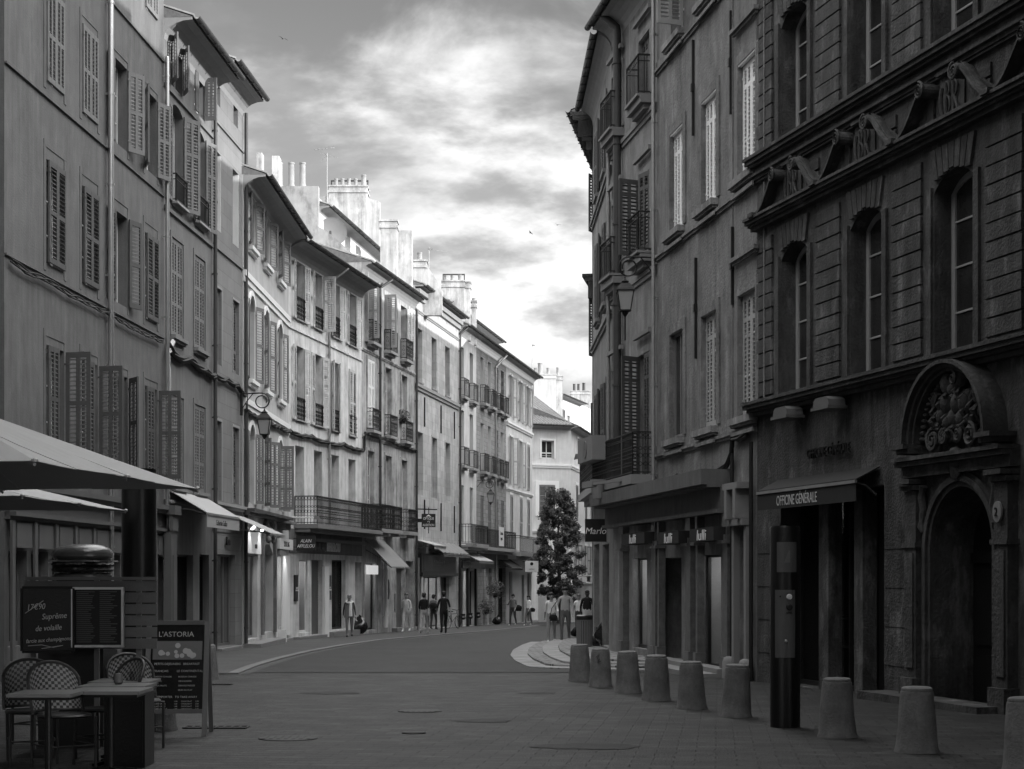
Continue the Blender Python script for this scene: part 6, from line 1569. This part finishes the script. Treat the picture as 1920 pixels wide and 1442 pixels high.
# rattan chairs
def chair(X, Y, rz, label):
    t = thing('rattan_chair', label, 'chair', (X, Y, gz(Y)), rz, 'woven bistro chairs'); t.scale = (1.08, 1.08, 1.1)
    b = MB(); w = .22
    for sx in (-1, 1):
        b.tube([(sx*.2, -.2, 0), (sx*.2, -.2, .44)], .014, 8); b.tube([(sx*.19, .24, 0), (sx*.2, .2, .45)], .014, 8); b.tube([(sx*.2, -.2, .2), (sx*.19, .22, .2)], .009, 6)
    b.tube([(-.2, -.2, .2), (.2, -.2, .2)], .009, 6); b.build('legs', 'rattan_frame', t)
    s_ = MB(); s_.lathe([(.02, .43), (.22, .43), (.235, .445), (.22, .46), (.02, .462)], (0, 0, 0), 24); s_.build('seat', 'rattan_frame', t, smooth=True)
    bk = MB(); pts = []
    def bp(a, q): return Vector((.235*math.sin(a), .20*math.cos(a)*.6+.10+.10*q, .46+.42*q*math.cos(a*.62)))
    arc = [bp(a, 1) for a in [R(-80)+R(160)*i/20 for i in range(21)]]
    bk.tube([tuple(p) for p in arc], .016, 8); bk.tube([tuple(bp(R(-80), 0)), tuple(arc[0])], .014, 6); bk.tube([tuple(bp(R(80), 0)), tuple(arc[-1])], .014, 6); bk.tube([tuple(bp(R(-80)+R(160)*i/20, .05)) for i in range(21)], .012, 6)
    bf = bk.build('back_frame', 'rattan_frame', t, smooth=True)
    wv = MB(); wv.cur = 0; nx, nz = 22, 15
    for i in range(nx):
        for j in range(nz):
            a0 = R(-78)+R(156)*i/nx; a1 = R(-78)+R(156)*(i+1)/nx; q0 = .06+.92*j/nz; q1 = .06+.92*(j+1)/nz
            wv.cur = 1 if (i+j) % 2 == 0 else 0; wv.face([bp(a0, q0), bp(a1, q0), bp(a1, q1), bp(a0, q1)])
    wo = wv.build('woven_back', ['rattan_frame', 'rattan_white'], t); md = wo.modifiers.new('s', 'SOLIDIFY'); md.thickness = .006
chair(PX(128, 15.9), 15.75, R(38), 'woven bistro chair at the left, its checkered back towards the tables'); chair(PX(195, 16.5), 16.6, R(-48), 'woven bistro chair leaning between the menu frame and the tables')
chair(PX(60, 16.3), 16.3, R(20), 'woven bistro chair half cut by the left edge')
chair(PX(88, 18.6), 18.4, R(-20), 'woven bistro chair mostly hidden behind the other chairs and the plinth'); chair(PX(232, 17.3), 17.9, R(30), 'woven bistro chair half hidden behind the black box and table row')
# A-board
Xa, Ya, Za = at(300, 1366); Ya = 19.6
t = thing('menu_board', 'tall black A-board menu headed L\'ASTORIA standing on the paving', 'A-board', (PX(335, Ya), Ya, gz(Ya)), R(3)); w = .60; h = 1.27
b = MB(); tl = .30
def lp(x, z, o=0): return (x, -.32+tl*z/h-o, z)
b.hexa([lp(-w/2, .30), lp(w/2, .30), lp(w/2, .30, -.02), lp(-w/2, .30, -.02), lp(-w/2, h), lp(w/2, h), lp(w/2, h, -.02), lp(-w/2, h, -.02)]); b.build('panel', 'paint_black', t)
b = MB()
for sx in (-1, 1): b.bar(lp(sx*(w/2+.03), 0), lp(sx*(w/2+.03), h+.02), .055, .04); b.bar((sx*(w/2+.03), .34, 0), (sx*(w/2+.03), .0, h), .05, .03)
b.bar(lp(-w/2, h+.01), lp(w/2, h+.01), .03, .05); b.bar(lp(-w/2, .28), lp(w/2, .28), .03, .05); b.build('frame', 'frame_grey', t)
rx = R(90)-math.atan2(tl, h)
def at_(s_, sz, x, z, m_='pale_text', al='CENTER', **k): return text(s_, sz, m_, 'lettering', t, lp(x, z, .004), rot=(rx, 0, 0), ext=.001, align=al, **k)
at_("L'ASTORIA", .085, -.02, 1.12); at_('PETITS DEJEUNERS   BREAKFAST', .036, 0, .80)
at_('FRANÇAIS', .036, -.26, .72, al='LEFT'); at_('LE CONTINENTAL', .036, 0, .72, al='LEFT')
for i, (a, c) in enumerate((('BOISSON CHAUDE', 'BOISSON CHAUDE'), ('TARTINE', 'VIENNOISERIE'), ('JUS DE FRUITS', 'ORANGE PRESSÉE'), ('', 'ŒUFS AU PLAT'))): at_(a, .024, -.26, .66-i*.05, al='LEFT'); at_(c, .024, .02, .66-i*.05, al='LEFT')
at_('À EMPORTER   TO TAKE AWAY', .034, 0, .43)
for i in range(4): at_('CAFÉ CRÈME THÉ'[:9+i], .022, -.24, .385-i*.028, al='LEFT'); at_('1.60', .022, -.02, .385-i*.028, al='LEFT'); at_('CHOCOLAT', .022, .06, .385-i*.028, al='LEFT'); at_('2.50', .022, .22, .385-i*.028, al='LEFT')
b = MB(); b.hexa([lp(-w/2+.02, .86, .002), lp(w/2-.02, .86, .002), lp(w/2-.02, .86, .0), lp(-w/2+.02, .86, 0), lp(-w/2+.02, 1.07, .002), lp(w/2-.02, 1.07, .002), lp(w/2-.02, 1.07, 0), lp(-w/2+.02, 1.07, 0)]); ph = b.build('food_photo', 'frame_grey', t)
rr = random.Random(9); b = MB()
for i in range(14):
    x = -.23+.46*rr.random(); z = .90+.13*rr.random(); r = rr.uniform(.018, .04)
    c0 = Vector(lp(x, z, .004+i*.0004)); ux = Vector((1, 0, 0)); uz = (Vector(lp(0, 1))-Vector(lp(0, 0))).normalized()
    b.face([c0+ux*r*math.cos(2*PI*k/14)+uz*r*math.sin(2*PI*k/14) for k in range(14)])
b.build('food_picture', 'pale_text', ph)

# ================================================================ PEOPLE
mk('skin', .28, rough=.6, var=.05, bump=0); mk('skin_dark', .06, rough=.6, var=.05, bump=0); mk('hair_dark', .015, rough=.6, var=.3, scale=20); mk('hair_mid', .10, rough=.6, var=.3, scale=20); mk('hair_grey', .22, rough=.6, var=.3, scale=20)
for k, v in (('cloth_black', .012), ('cloth_dark', .05), ('cloth_mid', .15), ('cloth_grey', .34), ('cloth_light', .5), ('cloth_white', .75), ('denim', .12), ('denim_light', .24)): mk(k, v, rough=.9, var=.12, scale=9, bump=.3, fine=90)
mk('shoe_white', .6, var=.05); mk('shoe_dark', .02, var=.1)
def person(label, px, py, H, yaw, top, bottom, hair='hair_dark', skin='skin', shoe='shoe_white', stride=.22, arms=((.1, .05), (-.1, -.05)), longhair=False, sleeve=.5, shorts=False, Y=None, bend=0.0, wide=1.0, elbow=(None, None), dz=0.0, fem=False, scarf=None, coat=None):
    wide = wide*1.12
    X, Yw, Z = at(px, py)
    if Y: X = PX(px, Y); Yw = Y; Z = gz(Y)
    t = thing('person', label, 'person', (X, Yw, Z+dz+.02), yaw); k = H/1.75
    V = []; E = []; RR = []; TG = []
    def add(p, r, par=None, tg='top'):
        V.append(Vector(p)*k); RR.append((r[0]*k*wide, r[1]*k) if isinstance(r, tuple) else (r*k, r*k)); TG.append(tg)
        if par is not None: E.append((par, len(V)-1))
        return len(V)-1
    s = stride; sw = .17 if not fem else .15; hp = .16 if fem else .15
    pel = add((0, 0, .96), (hp, .115), None, 'bot'); ab = add((0, .01, 1.10), (.125 if fem else .14, .10), pel); ch = add((0, .01+bend*.3, 1.28), (.15, .11), ab); nk0 = add((0, bend*.6, 1.43), (.08, .07), ch); nk = add((0, .01+bend*.8, 1.50), .05, nk0, 'skin'); h1 = add((0, .03+bend, 1.58), (.068, .078), nk, 'skin'); h2 = add((0, .02+bend*1.1, 1.67), (.075, .09), h1, 'skin'); add((0, .01+bend*1.1, 1.73), (.05, .06), h2, 'skin')
    hands = []
    for i, sx in enumerate((-1, 1)):
        a, e2 = arms[i]; sh = add((sx*sw, bend*.3, 1.40), .062, nk0); 
        if elbow[i]: el_p, wr_p = elbow[i]
        else: el_p = (sx*(sw+.07), a*.6-.02, 1.14); wr_p = (sx*(sw+.09), a*1.6+e2+.04, .92)
        el = add(el_p, .043, sh, 'top' if sleeve >= .5 else 'skin'); mid = (Vector(el_p)+Vector(wr_p))/2; wm = add(tuple(mid), .036, el, 'top' if sleeve >= .8 else 'skin'); wr = add(wr_p, .027, wm, 'top' if sleeve >= .95 else 'skin')
        d = (Vector(wr_p)-Vector(el_p)).normalized(); hd = add(tuple(Vector(wr_p)+d*.07), (.038, .02), wr, 'skin'); hands.append((Vector(wr_p)+d*.09, d, sx))
    for i, sx in enumerate((-1, 1)):
        q = s*(1 if i else -1); hpj = add((sx*.09, 0, .90), .098, pel, 'bot'); kn = add((sx*.10, q*.55+.04, .50), .062, hpj, 'bot'); lift = .05 if q < -.05 else 0
        kn2 = add((sx*.10, q*.85, .28+lift), .052, kn, 'skin' if shorts else 'bot'); an = add((sx*.10, q-.02, .09+lift), .042, kn2, 'skin' if shorts else 'bot'); toe = add((sx*.11, q+.16, .035+lift*.4), (.042, .028), an, 'shoe')
        add((sx*.10, q-.07, .04+lift), (.035, .03), an, 'shoe')
    me = bpy.data.meshes.new('body'); me.from_pydata([tuple(v) for v in V], E, []); ob = link('tmp_body', me)
    md = ob.modifiers.new('skin', 'SKIN'); md.use_smooth_shade = True
    for i, sv in enumerate(me.skin_vertices[0].data): sv.radius = RR[i]; sv.use_root = (i == 0)
    ss = ob.modifiers.new('sub', 'SUBSURF'); ss.levels = 2; ss.render_levels = 2
    dg = bpy.context.evaluated_depsgraph_get(); m2 = bpy.data.meshes.new_from_object(ob.evaluated_get(dg)); bpy.data.objects.remove(ob)
    mats = [top, bottom, skin, shoe]; ix = {'top': 0, 'bot': 1, 'skin': 2, 'shoe': 3}
    bm_v = [v.co.copy() for v in m2.vertices]; faces = [tuple(p.vertices) for p in m2.polygons]; mi = []
    for f in faces:
        c = sum((bm_v[i] for i in f), Vector())/len(f); best = None
        for a, b_ in E:
            A, B = V[a], V[b_]; q = max(0, min(1, (c-A).dot(B-A)/max(1e-9, (B-A).length_squared))); d = (c-A.lerp(B, q)).length
            if best is None or d < best[0]: best = (d, ix[TG[b_] if q > .5 or TG[a] == TG[b_] else TG[a]])
        mi.append(best[1])
    g = MB(); g.v = [tuple(v) for v in bm_v]; g.f = faces; g.mi = mi; g.cur = 2
    for hp_, d, sx in hands:      # five fingers of different lengths, slightly curled, and a thumb from the side
        side = Vector((0, 1, 0)).cross(d).normalized(); fw = side.cross(d).normalized()
        for fi, (off_, ln) in enumerate(((-.026, .062), (-.009, .075), (.009, .070), (.026, .055))):
            p0 = (hp_+fw*off_-d*.02)*k; p1 = (hp_+fw*off_+d*ln*.5)*k; p2 = (hp_+fw*off_+d*ln*.85-side*sx*.02)*k; g.tube([p0, p1, p2], [.009*k, .008*k, .006*k], 6)
        g.tube([(hp_+fw*.03-d*.045)*k, (hp_+fw*.052-d*.01)*k, (hp_+fw*.055+d*.02)*k], [.011*k, .010*k, .008*k], 6)
    hz = 1.62; hy = .03+bend
    g.tube([(0, (hy+.085)*k, (hz+.02)*k), (0, (hy+.112)*k, (hz-.015)*k)], [.008*k, .014*k], 6)                    # nose
    for sx in (-1, 1): g.ball((sx*.082*k, (hy-.005)*k, hz*k), .012*k, .02*k, .03*k, 6)                              # ears
    body = g.build('body', mats, t, smooth=True)
    f = MB()
    for sx in (-1, 1): f.ball((sx*.03*k, (hy+.088)*k, (hz+.02)*k), .011*k, .006*k, .006*k, 6)
    f.box(-.022*k, .022*k, (hy+.078)*k, (hy+.092)*k, (hz-.052)*k, (hz-.044)*k); f.build('face_features', 'hair_dark', t)
    hb = MB(); hb.ball((0, (.005+bend*1.05)*k, 1.685*k), .092*k, .108*k, .078*k, 12)
    hb.ball((0, (-.045+bend*1.05)*k, 1.63*k), .082*k, .065*k, .085*k, 10)
    if longhair: hb.tube([(0, (-.07+bend)*k, 1.66*k), (0, (-.10+bend)*k, 1.5*k), (.02*k, -.11*k, 1.32*k)], [.07*k, .075*k, .04*k], 10)
    hb.build('hair', hair, t, smooth=True)
    if scarf:
        c = MB(); c.tube([(.13*k*math.cos(a), (.02+.10*math.sin(a))*k, (1.44-.03*math.sin(a))*k) for a in [2*PI*i/14 for i in range(15)]], .04*k, 8); c.tube([(-.05*k, .13*k, 1.40*k), (-.04*k, .17*k, 1.15*k), (-.05*k, .15*k, .86*k)], [.05*k, .06*k, .07*k], 8); c.build('scarf', scarf, t, smooth=True)
    if coat:
        c = MB(); c.lathe([(.21, .80), (.20, .95), (.175, 1.15), (.19, 1.32), (.13, 1.46)], (0, 0, 0), 20, 1.0, .72); c.v = [(x*k, y*k, z*k) for x, y, z in c.v]; c.build('cardigan', coat, t, smooth=True)
    return t
def pbag(label, who, off, s, m_='cloth_black', strap=True, name='handbag'):
    b = MB(); b.ball((0, 0, 0), s*.55, s*.28, s*.42, 10); b.box(-s*.45, s*.45, -s*.2, s*.2, -s*.4, s*.1)
    if strap: b.tube([(-s*.4, 0, s*.2), (-s*.2, 0, s*1.2), (s*.5, 0, s*2.2)], .012, 5)
    tag(b.build(name, m_, None, smooth=True, loc=tuple(who.location+Vector(off))), label, 'bag')
person('person in a grey cardigan with a white scarf walking along the left pavement', 655, 1196, 1.64, R(188), 'cloth_dark', 'cloth_mid', hair='hair_grey', shoe='shoe_dark', scarf='cloth_white', coat='cloth_mid', sleeve=1, fem=True, stride=.12, bend=.06)
person('person in light overalls with long hair walking towards the camera', 762, 1186, 1.72, R(168), 'cloth_light', 'cloth_light', hair='hair_mid', longhair=True, sleeve=.5, fem=True, stride=.2)
person('person in a black top and wide light trousers seen from behind', 795, 1190, 1.72, R(-12), 'cloth_black', 'cloth_grey', hair='hair_dark', sleeve=.5, fem=True, wide=1.08, stride=.24)
pD = person('person in a patterned blouse partly hidden between the two in black tops', 813, 1182, 1.68, R(-20), 'cloth_mid', 'cloth_dark', hair='hair_dark', sleeve=.6, fem=True, shoe='shoe_dark', stride=.1)
person('person dressed all in black seen from behind', 832, 1189, 1.78, R(8), 'cloth_black', 'cloth_black', hair='hair_dark', sleeve=.5, shoe='shoe_dark', stride=.16, wide=1.05)
pA = person('person with a shoulder bag strap and rolled sleeves near the far shops', 962, 1174, 1.75, R(150), 'cloth_mid', 'cloth_dark', sleeve=.9, hair='hair_dark', stride=.15, elbow=(None, ((.27, .05, 1.17), (.30, .22, 1.2))))
pB = person('person in a white blouse with a jacket tied round the waist far down the street', 991, 1174, 1.68, R(140), 'cloth_white', 'cloth_mid', sleeve=.8, fem=True, longhair=True, stride=.16)
Yc2 = 57.0
pC = person('person in a white V-neck top and jeans, left one of the couple', 1034, 1205, 1.68, R(176), 'cloth_white', 'denim_light', fem=True, sleeve=.5, stride=.14, Y=Yc2, bend=.05, hair='hair_dark')
person('person in a grey T-shirt and dark jeans, taller one of the couple', 1060, 1204, 1.86, R(172), 'cloth_grey', 'denim', sleeve=.5, stride=.18, Y=Yc2+.1, hair='hair_dark', elbow=(None, ((.28, .0, 1.15), (.38, .10, .95))))
person('person with long hair in a white top behind the couple', 1085, 1195, 1.66, R(180), 'cloth_white', 'cloth_dark', fem=True, longhair=True, sleeve=.4, stride=.1, Y=70, hair='hair_mid')
person('person in a black polo shirt and light shorts behind the litter bin', 1101, 1196, 1.80, R(178), 'cloth_black', 'cloth_light', skin='skin_dark', shorts=True, sleeve=.5, stride=.14, Y=66, wide=1.1)
pbag('black crossbody bag worn by the person in the white V-neck top', pC, (.06, -.17, .84), .26); pbag('black shoulder bag swinging behind the person near the far shops', pA, (.27, .1, .98), .42, strap=False); pbag('black handbag on the hip of the person in the white blouse', pB, (.22, 0, .88), .28, strap=False)
pbag('dark backpack worn by the person in the patterned blouse', pD, (0, -.2, 1.15), .36, strap=False, name='backpack')
# wheeled frame of a parked bicycle by the pale ashlar house
X, Y, Z = at(849, 1180); t = thing('bicycle', 'small dark bicycle leaning by the wall right of the person in black', 'bicycle', (X, Y+.4, Z+.02), R(60))
for x in (-.5, .5):
    b = MB(); b.tube([(x+.32*math.cos(a), 0, .33+.32*math.sin(a)) for a in [2*PI*i/24 for i in range(25)]], .02, 6, cap=False)
    for i in range(8): a = 2*PI*i/8; b.bar((x, 0, .33), (x+.31*math.cos(a), 0, .33+.31*math.sin(a)), .006)
    b.build('wheel', 'paint_black', t)
b = MB()
for a, c in (((-.5, .33), (-.1, .33)), ((-.1, .33), (-.2, .8)), ((-.5, .33), (-.18, .7)), ((-.18, .72), (.35, .74)), ((-.1, .33), (.37, .66)), ((.5, .33), (.34, .85))): b.tube([(a[0], 0, a[1]), (c[0], 0, c[1])], .018, 6)
b.build('frame', 'cloth_mid', t); b = MB(); b.box(-.32, -.08, -.06, .06, .82, .87); b.build('saddle', 'paint_black', t); b = MB(); b.tube([(.3, -.25, .95), (.34, 0, .9), (.3, .25, .95)], .015, 6); b.build('handlebar', 'paint_black', t)

# ================================================================ SKY, SUN, CAMERA
sc = bpy.context.scene
SUN_EL, SUN_AZ = R(13), R(112)          # azimuth measured from the view direction towards the right
sx_, sy_, sz_ = math.sin(SUN_AZ)*math.cos(SUN_EL), math.cos(SUN_AZ)*math.cos(SUN_EL), math.sin(SUN_EL)
w = bpy.data.worlds.new('World'); sc.world = w; w.use_nodes = True; nt = w.node_tree; nt.nodes.clear(); L = nt.links.new
out = nd(nt, 'ShaderNodeOutputWorld'); bg = nd(nt, 'ShaderNodeBackground'); bg.inputs['Strength'].default_value = SKY_STR
sky = nd(nt, 'ShaderNodeTexSky'); sky.sky_type = 'NISHITA'; sky.sun_disc = False; sky.sun_elevation = SUN_EL; sky.sun_rotation = SUN_AZ; sky.air_density = 1.0; sky.dust_density = 1.5; sky.ozone_density = 1.0
bw = nd(nt, 'ShaderNodeRGBToBW'); L(sky.outputs[0], bw.inputs[0])
tc = nd(nt, 'ShaderNodeTexCoord'); sep = nd(nt, 'ShaderNodeSeparateXYZ'); L(tc.outputs['Generated'], sep.inputs[0])
def mth(op, a, c=None, cl=False):
    n = nd(nt, 'ShaderNodeMath', operation=op); n.use_clamp = cl
    for i, v in enumerate((a, c)):
        if v is None: continue
        if isinstance(v, (int, float)): n.inputs[i].default_value = v
        else: L(v, n.inputs[i])
    return n.outputs[0]
def mrange(v, a, c, d, e, sm=True):
    n = nd(nt, 'ShaderNodeMapRange'); n.interpolation_type = 'SMOOTHSTEP' if sm else 'LINEAR'
    for i, q in enumerate((a, c, d, e)): n.inputs[i+1].default_value = q
    L(v, n.inputs[0]); return n.outputs[0]
mp = nd(nt, 'ShaderNodeMapping'); mp.inputs['Scale'].default_value = (4.2, 4.2, 8.5); mp.inputs['Location'].default_value = CLOUD_OFF; mp.inputs['Rotation'].default_value = (0, R(-14), 0)
L(tc.outputs['Generated'], mp.inputs['Vector'])
n1 = nd(nt, 'ShaderNodeTexNoise'); n1.inputs['Scale'].default_value = 1.5; n1.inputs['Detail'].default_value = 9; n1.inputs['Roughness'].default_value = .56; n1.inputs['Distortion'].default_value = .35; L(mp.outputs[0], n1.inputs['Vector'])
mp2 = nd(nt, 'ShaderNodeMapping'); mp2.inputs['Scale'].default_value = (4.5, 4.5, 11); mp2.inputs['Location'].default_value = (3.1, .4, 1.7); L(tc.outputs['Generated'], mp2.inputs['Vector'])
n2 = nd(nt, 'ShaderNodeTexNoise'); n2.inputs['Scale'].default_value = 1.9; n2.inputs['Detail'].default_value = 8; n2.inputs['Roughness'].default_value = .55; L(mp2.outputs[0], n2.inputs['Vector'])
el = sep.outputs['Z']
cover = mth('ADD', mrange(el, .18, .33, .60, .40), mrange(el, .36, .6, 0, .75))     # clear band above the street; unseen overhead cloud added to light the walls
cl = mth('ADD', n1.outputs['Fac'], mth('SUBTRACT', cover, .5))
mask = mrange(cl, .42, .72, 0.0, 1.0)
shade = mrange(n2.outputs['Fac'], .42, .60, 1.0, .40)              # grey undersides
bright = mth('MULTIPLY', mth('MULTIPLY', shade, mth('ADD', mrange(el, .0, .32, .84, .80), mth('MULTIPLY', mrange(el, .36, .62, 0.0, DOME), mth('ADD', 1.0, mth('MULTIPLY', sep.outputs['X'], .75))))), CLOUD_B)  # extra overhead brightness added out of view, stronger rightwards to lift left facades
clear = mth('MULTIPLY', bw.outputs[0], mrange(el, .05, .5, .68, .40))
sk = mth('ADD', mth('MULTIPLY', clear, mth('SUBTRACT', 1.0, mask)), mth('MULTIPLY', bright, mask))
cb = nd(nt, 'ShaderNodeCombineColor')
for i in range(3): L(sk, cb.inputs[i])
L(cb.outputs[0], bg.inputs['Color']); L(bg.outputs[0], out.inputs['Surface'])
sl = bpy.data.lights.new('sun', 'SUN'); sl.energy = SUN_E; sl.angle = R(.5); so = bpy.data.objects.new('sun', sl); C.objects.link(so)
so.rotation_euler = Vector((sx_, sy_, sz_)).to_track_quat('Z', 'Y').to_euler()
cam = bpy.data.cameras.new('camera'); co = bpy.data.objects.new('camera', cam); C.objects.link(co); sc.camera = co
cam.lens = 60.0; cam.sensor_width = 36.0; cam.sensor_fit = 'HORIZONTAL'; cam.shift_y = (HY-721.0)/1920.0; cam.clip_end = 6000; cam.clip_start = .1
co.location = (0, 0, CZ); co.rotation_euler = (R(90), 0, 0)
sc.view_settings.view_transform = 'Standard'; sc.view_settings.look = 'None'; sc.view_settings.exposure = EXPO; sc.view_settings.gamma = 1.0
sc.cycles.max_bounces = 6; sc.cycles.diffuse_bounces = 3; sc.cycles.transparent_max_bounces = 12
